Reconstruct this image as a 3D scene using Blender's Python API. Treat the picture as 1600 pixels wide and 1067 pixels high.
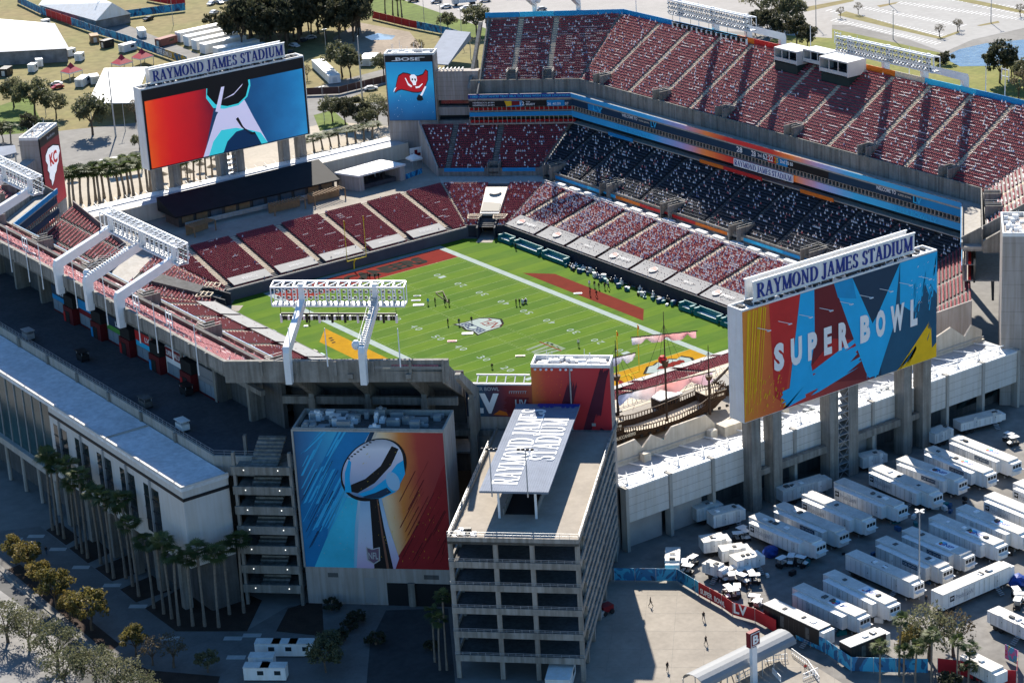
import bpy, bmesh, math, random
import numpy as np
from mathutils import Vector, Matrix
random.seed(7); RNG = np.random.default_rng(7)
for _o in list(bpy.data.objects): bpy.data.objects.remove(_o, do_unlink=True)
S = bpy.context.scene
COL = S.collection
# ------------------------------------------------------------------ camera
CAM_P = np.array([279.62, 419.88, 181.65]); YAW, PITCH, ROLL, FPX = 3.742048, 0.353648, -0.058754, 3610.4
def _cam_axes():
    f = np.array([math.cos(PITCH)*math.sin(YAW), math.cos(PITCH)*math.cos(YAW), -math.sin(PITCH)])
    r = np.cross(f, [0, 0, 1]); r /= np.linalg.norm(r); u = np.cross(r, f)
    c, s = math.cos(ROLL), math.sin(ROLL)
    return c*r+s*u, -s*r+c*u, f
CR, CU, CF = _cam_axes()
cam = bpy.data.cameras.new('camera'); camo = bpy.data.objects.new('camera', cam); COL.objects.link(camo)
cam.sensor_width = 36; cam.lens = FPX/1600*36; cam.clip_start = 5; cam.clip_end = 6000
camo.matrix_world = Matrix(((CR[0], CU[0], -CF[0], CAM_P[0]), (CR[1], CU[1], -CF[1], CAM_P[1]), (CR[2], CU[2], -CF[2], CAM_P[2]), (0, 0, 0, 1)))
S.camera = camo
def G(u, v, z=0.0):
    """world point at height z seen at photo position u, v (survey of the place)"""
    d = (u-800)/FPX*CR - (v-533.5)/FPX*CU + CF
    t = (z-CAM_P[2])/d[2]
    return (CAM_P[0]+t*d[0], CAM_P[1]+t*d[1], z)
def G2(u, v, z=0.0): return G(u, v, z)[:2]
# ------------------------------------------------------------------ world, sun
SUN_AZ, SUN_EL = math.radians(211), math.radians(38.5)
w = bpy.data.worlds.new('World'); S.world = w; w.use_nodes = True
nt = w.node_tree; bg = nt.nodes['Background']
sky = nt.nodes.new('ShaderNodeTexSky'); sky.sky_type = 'NISHITA'; sky.sun_disc = False
sky.sun_elevation = SUN_EL; sky.sun_rotation = SUN_AZ; sky.air_density = 1.0; sky.dust_density = 0.3; sky.ozone_density = 3.0
hsv = nt.nodes.new('ShaderNodeHueSaturation'); hsv.inputs['Saturation'].default_value = 1.25; nt.links.new(sky.outputs[0], hsv.inputs['Color']); nt.links.new(hsv.outputs[0], bg.inputs[0]); bg.inputs[1].default_value = 0.088
sl = bpy.data.lights.new('sun', 'SUN'); so = bpy.data.objects.new('sun', sl); COL.objects.link(so)
sl.energy = 5.0; sl.angle = math.radians(0.53); sl.color = (1.0, 0.93, 0.82)
_sd = Vector((math.sin(SUN_AZ)*math.cos(SUN_EL), math.cos(SUN_AZ)*math.cos(SUN_EL), math.sin(SUN_EL)))
so.rotation_euler = _sd.to_track_quat('Z', 'Y').to_euler()
S.view_settings.view_transform = 'Standard'; S.view_settings.look = 'None'; S.view_settings.exposure = 0.95; S.view_settings.gamma = 1.0
S.render.engine = 'CYCLES'
try: S.cycles.max_bounces = 6; S.cycles.diffuse_bounces = 3; S.cycles.glossy_bounces = 3
except Exception: pass
# ------------------------------------------------------------------ materials
MATS = {}
def mat(name, col, rough=0.7, var=0.12, scale=0.6, metal=0.0, spec=0.22, streak=0.0, fine=0.0, col2=None, bump=0.0, emit=0.0):
    if name in MATS: return MATS[name]
    m = bpy.data.materials.new(name); m.use_nodes = True; n = m.node_tree.nodes; l = m.node_tree.links
    b = n['Principled BSDF']; b.inputs['Roughness'].default_value = rough; b.inputs['Metallic'].default_value = metal
    b.inputs['Specular IOR Level'].default_value = spec
    c = tuple(col)+(1,)
    if var > 0 or col2 or streak:
        geo = n.new('ShaderNodeNewGeometry')
        mp = n.new('ShaderNodeMapping'); l.new(geo.outputs['Position'], mp.inputs[0])
        nz = n.new('ShaderNodeTexNoise'); nz.inputs['Scale'].default_value = scale; nz.inputs['Detail'].default_value = 7; nz.inputs['Roughness'].default_value = 0.65
        l.new(mp.outputs[0], nz.inputs['Vector'])
        rp = n.new('ShaderNodeValToRGB'); rp.color_ramp.elements[0].position = 0.3; rp.color_ramp.elements[1].position = 0.72
        k = 1-var*1.6
        rp.color_ramp.elements[0].color = tuple(col2)+(1,) if col2 else (c[0]*k, c[1]*k, c[2]*k, 1)
        k = 1+var
        rp.color_ramp.elements[1].color = c if col2 else (min(1, c[0]*k), min(1, c[1]*k), min(1, c[2]*k), 1)
        l.new(nz.outputs[0], rp.inputs[0]); out = rp.outputs[0]
        if streak > 0:
            m2 = n.new('ShaderNodeMapping'); m2.inputs['Scale'].default_value = (1.6, 1.6, 0.10); l.new(geo.outputs['Position'], m2.inputs[0])
            n2 = n.new('ShaderNodeTexNoise'); n2.inputs['Scale'].default_value = 0.9; n2.inputs['Detail'].default_value = 6; l.new(m2.outputs[0], n2.inputs['Vector'])
            r2 = n.new('ShaderNodeValToRGB'); r2.color_ramp.elements[0].position = 0.36; r2.color_ramp.elements[1].position = 0.6
            kk = 1-streak; r2.color_ramp.elements[0].color = (kk, kk*0.97, kk*0.92, 1); r2.color_ramp.elements[1].color = (1, 1, 1, 1)
            l.new(n2.outputs[0], r2.inputs[0])
            mx = n.new('ShaderNodeMix'); mx.data_type = 'RGBA'; mx.blend_type = 'MULTIPLY'; mx.inputs[0].default_value = 1
            l.new(out, mx.inputs[6]); l.new(r2.outputs[0], mx.inputs[7]); out = mx.outputs[2]
        if fine > 0:
            n3 = n.new('ShaderNodeTexNoise'); n3.inputs['Scale'].default_value = scale*9; n3.inputs['Detail'].default_value = 4; l.new(mp.outputs[0], n3.inputs['Vector'])
            r3 = n.new('ShaderNodeValToRGB'); r3.color_ramp.elements[0].position = 0.35; r3.color_ramp.elements[1].position = 0.65
            kk = 1-fine; r3.color_ramp.elements[0].color = (kk, kk, kk, 1); r3.color_ramp.elements[1].color = (1, 1, 1, 1); l.new(n3.outputs[0], r3.inputs[0])
            mx = n.new('ShaderNodeMix'); mx.data_type = 'RGBA'; mx.blend_type = 'MULTIPLY'; mx.inputs[0].default_value = 1
            l.new(out, mx.inputs[6]); l.new(r3.outputs[0], mx.inputs[7]); out = mx.outputs[2]
        l.new(out, b.inputs['Base Color'])
        if bump > 0:
            bp = n.new('ShaderNodeBump'); bp.inputs['Strength'].default_value = bump; bp.inputs['Distance'].default_value = 0.3
            l.new(nz.outputs[0], bp.inputs['Height']); l.new(bp.outputs[0], b.inputs['Normal'])
    else: b.inputs['Base Color'].default_value = c
    if emit > 0:
        b.inputs['Emission Color'].default_value = c; b.inputs['Emission Strength'].default_value = emit
    MATS[name] = m; return m
CONC = mat('concrete', (0.29, 0.275, 0.25), 0.85, 0.16, 0.25, streak=0.34, fine=0.1)
CONCL = mat('concrete_light', (0.42, 0.40, 0.37), 0.85, 0.10, 0.2, streak=0.12, fine=0.06)
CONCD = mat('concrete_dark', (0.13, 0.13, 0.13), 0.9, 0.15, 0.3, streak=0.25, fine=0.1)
DECKG = mat('deck_grey', (0.28, 0.27, 0.255), 0.8, 0.15, 0.2, fine=0.12)
BEIGE = mat('stair_beige', (0.58, 0.49, 0.37), 0.85, 0.12, 0.8)
WALLP = mat('precast_wall', (0.40, 0.365, 0.34), 0.85, 0.08, 0.12, streak=0.2)
WHITEP = mat('white_paint', (0.80, 0.80, 0.79), 0.5, 0.05, 0.5, streak=0.06)
WROOF = mat('white_roof', (0.46, 0.47, 0.49), 0.6, 0.14, 0.15, streak=0, fine=0.12)
STEELW = mat('white_steel', (0.80, 0.81, 0.82), 0.35, 0.05, 0.7, spec=0.5)
STEELG = mat('galvanised_steel', (0.42, 0.43, 0.44), 0.4, 0.08, 0.9, metal=0.3)
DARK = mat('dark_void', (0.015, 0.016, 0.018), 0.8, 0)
BLACKM = mat('black_metal', (0.02, 0.02, 0.022), 0.5, 0)
GLASS = mat('dark_glass', (0.02, 0.03, 0.035), 0.08, 0.2, 0.2, spec=0.8)
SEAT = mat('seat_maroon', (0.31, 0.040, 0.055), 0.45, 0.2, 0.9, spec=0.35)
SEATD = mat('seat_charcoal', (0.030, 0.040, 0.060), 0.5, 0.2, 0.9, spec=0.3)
SEATP = mat('seat_grazing_sheen', (0.50, 0.13, 0.14), 0.42, 0.22, 0.9, spec=0.5)  # maroon seats paled to pink: grazing sun sheen put into the colour
YEL = mat('goal_yellow', (0.80, 0.62, 0.02), 0.4, 0)
TEAL = mat('teal_bench', (0.01, 0.16, 0.18), 0.5, 0.1)
TARP = mat('grey_tarp', (0.27, 0.27, 0.27), 0.75, 0.06, 0.5, fine=0.05)
# banner inks
INK = {}
def ink(key, col, rough=0.55, var=0.06, scale=0.3):
    INK[key] = mat('ink_'+key, col, rough, var, scale); return INK[key]
for k_, c_ in dict(red=(0.58, 0.025, 0.025), dkred=(0.13, 0.012, 0.018), blue=(0.012, 0.27, 0.58), ltblue=(0.04, 0.50, 0.80), navy=(0.012, 0.045, 0.09), white=(0.85, 0.85, 0.85), orange=(0.75, 0.18, 0.02), yellow=(0.80, 0.48, 0.02), black=(0.012, 0.012, 0.014), silver=(0.45, 0.46, 0.48), royal=(0.02, 0.045, 0.26), maroon=(0.20, 0.012, 0.018), skin=(0.5, 0.3, 0.2), cream=(0.62, 0.55, 0.45), green=(0.08, 0.30, 0.06), teal=(0.02, 0.30, 0.36), grey=(0.25, 0.25, 0.26), pink=(0.60, 0.30, 0.30), violet=(0.22, 0.17, 0.42)).items(): ink(k_, c_)
# ------------------------------------------------------------------ mesh builder
ORG = {}
class MB:
    def __init__(s): s.v = []; s.f = []
    def add(s, vs, fs):
        n = len(s.v); s.v.extend([tuple(map(float, q)) for q in vs]); s.f.extend([tuple(i+n for i in f) for f in fs]); return s
    def quad(s, a, b, c, d): return s.add([a, b, c, d], [(0, 1, 2, 3)])
    def poly(s, pts): return s.add(pts, [tuple(range(len(pts)))])
    def box(s, x0, x1, y0, y1, z0, z1):
        return s.prism([(x0, y0), (x1, y0), (x1, y1), (x0, y1)], z0, z1)
    def prism(s, poly, z0, z1, zt=None):
        n = len(poly)
        a = [(x, y, z0) for x, y in poly]
        b = [(x, y, (zt[i] if zt else z1)) for i, (x, y) in enumerate(poly)]
        fs = [tuple(range(n-1, -1, -1)), tuple(range(n, 2*n))]+[(i, (i+1) % n, n+(i+1) % n, n+i) for i in range(n)]
        return s.add(a+b, fs)
    def obox(s, c, ex, ey, ez, dx, dy, dz):
        c = Vector(c); ex = Vector(ex)*dx/2; ey = Vector(ey)*dy/2; ez = Vector(ez)*dz/2
        vs = [c-ex-ey-ez, c+ex-ey-ez, c+ex+ey-ez, c-ex+ey-ez, c-ex-ey+ez, c+ex-ey+ez, c+ex+ey+ez, c-ex+ey+ez]
        return s.add(vs, [(3, 2, 1, 0), (4, 5, 6, 7), (0, 1, 5, 4), (1, 2, 6, 5), (2, 3, 7, 6), (3, 0, 4, 7)])
    def bar(s, a, b, w, h=None, up=(0, 0, 1)):
        a = Vector(a); b = Vector(b); d = b-a; L = d.length
        if L < 1e-6: return s
        d /= L; u = Vector(up)
        if abs(d.dot(u)) > 0.98: u = Vector((1, 0, 0))
        sd = d.cross(u).normalized(); uu = sd.cross(d)
        return s.obox((a+b)/2, d, sd, uu, L, w, h or w)
    def tube(s, a, b, r0, r1=None, n=8, cap=True):
        a = Vector(a); b = Vector(b); r1 = r0 if r1 is None else r1
        d = (b-a).normalized(); u = Vector((0, 0, 1)) if abs(d.z) < 0.95 else Vector((1, 0, 0))
        e1 = d.cross(u).normalized(); e2 = d.cross(e1)
        vs = []
        for (c, r) in ((a, r0), (b, r1)):
            for i in range(n):
                t = 2*math.pi*i/n; vs.append(c+e1*(r*math.cos(t))+e2*(r*math.sin(t)))
        fs = [(i, (i+1) % n, n+(i+1) % n, n+i) for i in range(n)]
        if cap: fs += [tuple(range(n-1, -1, -1)), tuple(range(n, 2*n))]
        return s.add(vs, fs)
    def path(s, pts, rs, n=6):
        for i in range(len(pts)-1): s.tube(pts[i], pts[i+1], rs[i], rs[i+1], n)
        return s
    def ball(s, c, rx, ry, rz, nu=8, nv=5):
        vs = []; fs = []
        for j in range(nv+1):
            ph = math.pi*j/nv
            for i in range(nu):
                th = 2*math.pi*i/nu; vs.append((c[0]+rx*math.sin(ph)*math.cos(th), c[1]+ry*math.sin(ph)*math.sin(th), c[2]+rz*math.cos(ph)))
        for j in range(nv):
            for i in range(nu):
                fs.append((j*nu+i, j*nu+(i+1) % nu, (j+1)*nu+(i+1) % nu, (j+1)*nu+i))
        return s.add(vs, fs)
    def build(s, name, m, parent=None, smooth=False, local=False, **k):
        me = bpy.data.meshes.new(name)
        org = (0, 0, 0)
        if parent is not None:
            org = (0, 0, 0) if local else ORG.get(parent.name, (0, 0, 0))
        elif not local and s.v:
            a = np.array(s.v); org = tuple(((a.min(0)+a.max(0))/2)[:2])+(float(a[:, 2].min()),)
        vs = [(x-org[0], y-org[1], z-org[2]) for x, y, z in s.v]
        me.from_pydata(vs, [], s.f); me.update()
        if smooth: me.polygons.foreach_set('use_smooth', [True]*len(me.polygons))
        if m is not None: me.materials.append(m)
        return link(name, me, parent, org, **k)
def link(name, me, parent=None, org=(0, 0, 0), **k):
    o = bpy.data.objects.new(name, me); COL.objects.link(o)
    if parent is not None:
        o.parent = parent; ORG[o.name] = ORG.get(parent.name, (0, 0, 0))
    else:
        o.location = org; ORG[o.name] = org
    for a, b in k.items(): o[a] = b
    return o
def thing(name, loc, label, cat, group=None):
    o = bpy.data.objects.new(name, None); COL.objects.link(o); o.location = loc; ORG[o.name] = tuple(loc); o.empty_display_size = 0.5
    o['label'] = label; o['category'] = cat
    if group: o['group'] = group
    return o
def tag(o, label, cat, group=None):
    o['label'] = label; o['category'] = cat
    if group: o['group'] = group
    return o
def structure(name, mb, m, z=None):
    o = mb.build(name, m); o['kind'] = 'structure'; return o
def kids(o): return [c for c in bpy.data.objects if c.parent == o]
CH = {}
def copy_tree(o, loc=None, rz=None, parent=None, label=None, group=None, scale=None):
    c = o.copy(); COL.objects.link(c); c.parent = parent
    if loc is not None: c.location = loc
    if rz is not None: c.rotation_euler = (0, 0, rz)
    if scale is not None: c.scale = scale
    if label: c['label'] = label
    if group: c['group'] = group
    for ch in list(o.children): copy_tree(ch, parent=c)
    return c
def np_mesh(name, verts, quads, m, parent=None, cols=None, **k):
    """big quad mesh from numpy arrays (world coordinates)"""
    org = ORG.get(parent.name, (0, 0, 0)) if parent is not None else (0, 0, 0)
    me = bpy.data.meshes.new(name); nv, nq = len(verts), len(quads)
    me.vertices.add(nv); me.vertices.foreach_set('co', (np.asarray(verts)-np.array(org)).astype(np.float32).ravel())
    me.loops.add(nq*4); me.loops.foreach_set('vertex_index', np.asarray(quads, np.int32).ravel())
    me.polygons.add(nq); me.polygons.foreach_set('loop_start', np.arange(nq, dtype=np.int32)*4); me.polygons.foreach_set('loop_total', np.full(nq, 4, np.int32))
    me.update(calc_edges=True)
    if cols is not None:
        at = me.color_attributes.new('Col', 'FLOAT_COLOR', 'POINT'); at.data.foreach_set('color', np.asarray(cols, np.float32).ravel())
    me.materials.append(m)
    return link(name, me, parent, **k)
BOXV = np.array([(-.5, -.5, 0), (.5, -.5, 0), (.5, .5, 0), (-.5, .5, 0), (-.5, -.5, 1), (.5, -.5, 1), (.5, .5, 1), (-.5, .5, 1)], float)
BOXQ5 = np.array([(4, 5, 6, 7), (0, 1, 5, 4), (1, 2, 6, 5), (2, 3, 7, 6), (3, 0, 4, 7)])
def many_boxes(cent, ex, dims, ey=None):
    """cent (N,3) base centres, ex (N,2) unit x axes, dims (N,3) -> verts, quads"""
    N = len(cent); ex = np.asarray(ex, float); ey = np.stack([-ex[:, 1], ex[:, 0]], 1)
    lv = BOXV[None]*np.asarray(dims)[:, None]
    xy = lv[..., 0:1]*ex[:, None]+lv[..., 1:2]*ey[:, None]
    v = np.concatenate([xy, lv[..., 2:3]], 2)+np.asarray(cent)[:, None]
    q = BOXQ5[None]+np.arange(N)[:, None, None]*8
    return v.reshape(-1, 3), q.reshape(-1, 4)
# ------------------------------------------------------------------ lettering
def text2d(body, bold=0.0):
    cu = bpy.data.curves.new('t', 'FONT'); cu.body = body; cu.offset = bold; cu.resolution_u = 3; cu.fill_mode = 'BOTH'
    ob = bpy.data.objects.new('t', cu); COL.objects.link(ob)
    dg = bpy.context.evaluated_depsgraph_get(); me = bpy.data.meshes.new_from_object(ob.evaluated_get(dg))
    vs = np.array([q.co[:] for q in me.vertices]) if len(me.vertices) else np.zeros((0, 3)); fs = [tuple(q.vertices) for q in me.polygons]
    bpy.data.objects.remove(ob); bpy.data.curves.remove(cu); bpy.data.meshes.remove(me)
    return vs[:, :2], fs
def arc(cx, cy, rx, ry, a0, a1, wx, wy, n=10):
    """band between two ellipses -> list of quads"""
    q = []
    for i in range(n):
        t0, t1 = math.radians(a0+(a1-a0)*i/n), math.radians(a0+(a1-a0)*(i+1)/n)
        P = lambda t, o: (cx+(rx-o*wx)*math.cos(t), cy+(ry-o*wy)*math.sin(t))
        q.append([P(t0, 0), P(t1, 0), P(t1, 1), P(t0, 1)])
    return q
def _seg(x0, y0, x1, y1, w):
    return [(x0-w/2, y0), (x0+w/2, y0), (x1+w/2, y1), (x1-w/2, y1)]
def _rect(x0, x1, y0, y1): return [(x0, y0), (x1, y0), (x1, y1), (x0, y1)]
T_, h_, s_ = 0.17, 0.062, 0.05
def _sv(x, w=T_, top=True, bot=True, e=0.07):
    q = [_rect(x-w/2, x+w/2, s_ if bot else 0, 1-s_ if top else 1)]
    if top: q.append(_rect(x-w/2-e, x+w/2+e, 1-s_, 1))
    if bot: q.append(_rect(x-w/2-e, x+w/2+e, 0, s_))
    return q
SERIF = {
 'I': (0.36, lambda: _sv(0.18)),
 'R': (0.74, lambda: _sv(0.17)+[_rect(.245, .40, 1-h_, .998), _rect(.245, .40, .47, .47+h_)]+arc(.40, .735, .235, .263, -90, 90, T_, h_)+[_seg(.36, .47, .62, s_, T_), _rect(.53, .74, 0, s_)]),
 'A': (0.76, lambda: [_seg(.14, s_, .36, 1, h_*1.1), _seg(.60, s_, .38, 1, T_), _rect(.215, .50, .30, .30+h_), _rect(.04, .25, 0, s_), _rect(.48, .74, 0, s_)]),
 'Y': (0.72, lambda: [_rect(.29, .29+T_, s_, .46), _rect(.23, .51, 0, s_), _seg(.365, .44, .14, 1-s_, T_), _seg(.39, .44, .58, 1-s_, h_*1.2), _rect(.02, .27, 1-s_, 1), _rect(.48, .70, 1-s_, 1)]),
 'M': (0.92, lambda: [_rect(.13, .13+h_, s_, 1-s_), _rect(.05, .28, 0, s_), _seg(.46, 0.02, .17, 1-s_, T_), _seg(.46, 0.02, .73, 1-s_, h_*1.1), _rect(.05, .24, 1-s_, 1), _rect(.70, .70+T_, s_, .93), _rect(.63, .92, 0, s_), _rect(.68, .92, 1-s_, 1)]),
 'O': (0.80, lambda: arc(.40, .5, .37, .51, 0, 360, T_*1.05, h_, 26)),
 'N': (0.80, lambda: [_rect(.14, .14+h_, s_, 1-s_), _rect(.06, .29, 0, s_), _seg(.62, 0.0, .18, 1-s_, T_), _rect(.60, .60+h_, .1, 1-s_), _rect(.06, .24, 1-s_, 1), _rect(.52, .74, 1-s_, 1)]),
 'D': (0.80, lambda: _sv(0.17)+[_rect(.245, .36, 1-h_, .998), _rect(.245, .36, .002, h_)]+arc(.36, .5, .40, .498, -90, 90, T_, h_, 14)),
 'J': (0.46, lambda: [_rect(.20, .20+T_, .12, 1-s_), _rect(.13, .43, 1-s_, 1)]+arc(.16, .12, .19, .26, -180, 0, T_*.8, h_, 10)),
 'E': (0.66, lambda: _sv(0.17)+[_rect(.245, .60, 1-h_, .998), _rect(.56, .60, .80, 1-h_), _rect(.245, .48, .49, .49+h_), _rect(.46, .50, .42, .60), _rect(.245, .62, .002, h_), _rect(.58, .62, h_, .22)]),
 'S': (0.58, lambda: arc(.29, .74, .22, .265, 40, 270, T_*.9, h_*1.1, 12)+arc(.29, .255, .235, .26, -140, 90, T_*.9, h_*1.1, 12)+[_rect(.44, .48, .72, .95), _rect(.07, .11, .05, .28)]),
 'T': (0.66, lambda: _sv(0.33, top=False)+[_rect(.03, .63, 1-h_, 1.003), _rect(.03, .07, .78, 1-h_), _rect(.59, .63, .78, 1-h_)]),
 'U': (0.76, lambda: [_rect(.10, .10+T_, .30, 1-s_), _rect(.04, .31, 1-s_, 1), _rect(.58, .58+h_, .30, 1-s_), _rect(.51, .71, 1-s_, 1)]+arc(.368, .30, .267, .31, 180, 360, T_*.8, h_*1.2, 12)),
 ' ': (0.30, lambda: []),
}
def serif2d(body):
    x = 0; V = []; F = []
    for ch in body:
        wd, fn = SERIF[ch]
        for k, q in enumerate(fn()):
            n = len(V); V += [(x+a, b) for a, b in q]; F.append((tuple(range(n, n+len(q))), k))
        x += wd+0.02
    return np.array(V), F, x
def plane_text(mb, body, o, eu, ev, en, W, H, serif=False, bold=0.0, thick=0.05):
    """lettering of width W and height H, lower left corner at o, axes eu ev, raised along en"""
    o = np.array(o, float); eu = np.array(eu, float); ev = np.array(ev, float); en = np.array(en, float)
    if serif:
        V, F, x = serif2d(body); a = V.copy(); a[:, 0] *= W/x; a[:, 1] *= H
        for f, k in F:
            pts = [o+eu*a[i, 0]+ev*a[i, 1]+en*(thick+0.003*k) for i in f]; base = [q-en*(thick+0.003*k) for q in pts]
            n = len(f); mb.add(base+pts, [tuple(range(n, 2*n))]+[(i, (i+1) % n, n+(i+1) % n, n+i) for i in range(n)])
    else:
        V, F = text2d(body, bold)
        lo, hi = V.min(0), V.max(0); a = (V-lo)/(hi-lo)*np.array([W, H])
        pts = [o+eu*q[0]+ev*q[1]+en*thick for q in a]
        mb.add(pts, F)
    return mb
def lettering(body, o, eu, ev, en, W, H, m, parent, name, thick=.05):
    """serif words, one part each"""
    tot = serif2d(body)[2]; x = 0; sp = SERIF[' '][0]+.02
    for wd in body.split(' '):
        w_ = serif2d(wd)[2]; mb = MB(); plane_text(mb, wd, np.array(o, float)+np.array(eu, float)*x/tot*W, eu, ev, en, w_/tot*W, H, serif=True, thick=thick); mb.build(name, m, parent); x += w_+sp
def flat(mb, pts, o, eu, ev, en, off):
    o = np.array(o, float)
    return mb.poly([o+np.array(eu)*q[0]+np.array(ev)*q[1]+np.array(en)*off for q in pts])
def grad_mat(name, stops, O, axis, length, emit=0.0, noise=0.06, rough=0.55):
    """printed colour blend running along a world axis"""
    m = bpy.data.materials.new(name); m.use_nodes = True; n = m.node_tree.nodes; l = m.node_tree.links; b = n['Principled BSDF']; b.inputs['Roughness'].default_value = rough
    geo = n.new('ShaderNodeNewGeometry'); sub = n.new('ShaderNodeVectorMath'); sub.operation = 'SUBTRACT'; sub.inputs[1].default_value = O; l.new(geo.outputs['Position'], sub.inputs[0])
    dt = n.new('ShaderNodeVectorMath'); dt.operation = 'DOT_PRODUCT'; dt.inputs[1].default_value = tuple(np.array(axis)/length); l.new(sub.outputs[0], dt.inputs[0])
    nz = n.new('ShaderNodeTexNoise'); nz.inputs['Scale'].default_value = 0.22; nz.inputs['Detail'].default_value = 5; l.new(geo.outputs['Position'], nz.inputs['Vector'])
    ma = n.new('ShaderNodeMath'); ma.operation = 'MULTIPLY_ADD'; ma.inputs[1].default_value = noise*2; l.new(nz.outputs[0], ma.inputs[0])
    ad = n.new('ShaderNodeMath'); ad.operation = 'SUBTRACT'; ad.inputs[1].default_value = noise; l.new(dt.outputs['Value'], ad.inputs[0]); l.new(ad.outputs[0], ma.inputs[2])
    r = n.new('ShaderNodeValToRGB'); els = r.color_ramp.elements
    while len(els) < len(stops): els.new(0.5)
    for e_, (p_, c_) in zip(els, stops): e_.position = p_; e_.color = tuple(c_)+(1,)
    l.new(ma.outputs[0], r.inputs[0]); l.new(r.outputs[0], b.inputs['Base Color'])
    if name == 'sail_print':
        tl = n.new('ShaderNodeBsdfTranslucent'); ms = n.new('ShaderNodeMixShader'); ms.inputs[0].default_value = .55; l.new(r.outputs[0], tl.inputs[0]); l.new(b.outputs[0], ms.inputs[1]); l.new(tl.outputs[0], ms.inputs[2]); l.new(ms.outputs[0], n['Material Output'].inputs[0])
    if emit: l.new(r.outputs[0], b.inputs['Emission Color']); b.inputs['Emission Strength'].default_value = emit
    return m
# ================================================================== ground and field
def sheet(name, pts, z, m, kind='structure', parent=None):
    mb = MB(); mb.poly([(x, y, z) for x, y in pts])
    o = mb.build(name, m, parent)
    if kind and parent is None: o['kind'] = kind
    return o
ASPH = mat('asphalt', (0.10, 0.098, 0.095), 0.9, 0.22, 0.06, fine=0.15)
ASPHL = mat('asphalt_pale', (0.22, 0.21, 0.195), 0.9, 0.14, 0.05, fine=0.15)
PAVE = mat('paving', (0.33, 0.295, 0.25), 0.9, 0.14, 0.12, fine=0.1)
DRYG = mat('dry_grass', (0.25, 0.19, 0.09), 0.95, 0.1, 0.035, col2=(0.20, 0.19, 0.07), fine=0.25)
GREENG = mat('green_grass', (0.15, 0.20, 0.035), 0.95, 0.1, 0.05, col2=(0.085, 0.125, 0.02), fine=0.3)
DIRT = mat('dirt', (0.32, 0.26, 0.20), 0.95, 0.15, 0.08, fine=0.2)
MULCH = mat('mulch', (0.06, 0.038, 0.028), 0.95, 0.2, 0.5, fine=0.3)
_g = MB(); R_ = 3000
_g.quad((-R_, -R_, -0.06), (R_, -R_, -0.06), (R_, R_, -0.06), (-R_, R_, -0.06))
structure('ground', _g, ASPHL)
# --- turf material: mown stripes every five yards plus wear
def turf_mat():
    m = bpy.data.materials.new('turf'); m.use_nodes = True; n = m.node_tree.nodes; l = m.node_tree.links; b = n['Principled BSDF']
    b.inputs['Roughness'].default_value = 0.9; b.inputs['Specular IOR Level'].default_value = 0.05
    geo = n.new('ShaderNodeNewGeometry'); sep = n.new('ShaderNodeSeparateXYZ'); l.new(geo.outputs['Position'], sep.inputs[0])
    a = n.new('ShaderNodeMath'); a.operation = 'MULTIPLY_ADD'; a.inputs[1].default_value = math.pi/4.572; a.inputs[2].default_value = math.pi/2*0+0.02; l.new(sep.outputs[1], a.inputs[0])
    s1 = n.new('ShaderNodeMath'); s1.operation = 'SINE'; l.new(a.outputs[0], s1.inputs[0])
    sg = n.new('ShaderNodeMapRange'); sg.inputs[1].default_value = -0.15; sg.inputs[2].default_value = 0.15; l.new(s1.outputs[0], sg.inputs[0])
    mx = n.new('ShaderNodeMix'); mx.data_type = 'RGBA'; l.new(sg.outputs[0], mx.inputs[0])
    mx.inputs[6].default_value = (0.070, 0.138, 0.016, 1); mx.inputs[7].default_value = (0.088, 0.160, 0.014, 1)
    nz = n.new('ShaderNodeTexNoise'); nz.inputs['Scale'].default_value = 0.09; nz.inputs['Detail'].default_value = 8; nz.inputs['Roughness'].default_value = 0.7; l.new(geo.outputs['Position'], nz.inputs['Vector'])
    r = n.new('ShaderNodeValToRGB'); r.color_ramp.elements[0].position = 0.38; r.color_ramp.elements[1].position = 0.72; r.color_ramp.elements[0].color = (0.84, 0.92, 0.8, 1); r.color_ramp.elements[1].color = (1.25, 1.08, 1.1, 1); l.new(nz.outputs[0], r.inputs[0])
    m2 = n.new('ShaderNodeMix'); m2.data_type = 'RGBA'; m2.blend_type = 'MULTIPLY'; m2.inputs[0].default_value = 1; l.new(mx.outputs[2], m2.inputs[6]); l.new(r.outputs[0], m2.inputs[7])
    # fine mottling, stretched across the field like mower lines
    mp = n.new('ShaderNodeMapping'); mp.inputs['Scale'].default_value = (0.12, 1.3, 1); l.new(geo.outputs['Position'], mp.inputs[0])
    n2 = n.new('ShaderNodeTexNoise'); n2.inputs['Scale'].default_value = 1.1; n2.inputs['Detail'].default_value = 5; l.new(mp.outputs[0], n2.inputs['Vector'])
    r2 = n.new('ShaderNodeValToRGB'); r2.color_ramp.elements[0].position = 0.3; r2.color_ramp.elements[1].position = 0.7; r2.color_ramp.elements[0].color = (0.82, 0.86, 0.8, 1); r2.color_ramp.elements[1].color = (1.1, 1.06, 1.1, 1); l.new(n2.outputs[0], r2.inputs[0])
    m3 = n.new('ShaderNodeMix'); m3.data_type = 'RGBA'; m3.blend_type = 'MULTIPLY'; m3.inputs[0].default_value = 1; l.new(m2.outputs[2], m3.inputs[6]); l.new(r2.outputs[0], m3.inputs[7])
    l.new(m3.outputs[2], b.inputs['Base Color'])
    return m
TURF = turf_mat()
_t = MB(); _t.poly([(x, y, 0.0) for x, y in [(-41.5, -50), (-33, -58), (33, -58), (41.5, -50), (41.5, 50), (33, 58), (-33, 58), (-41.5, 50)]])
field = structure('football_field', _t, TURF)
ORG[field.name] = tuple(field.location)
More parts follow.
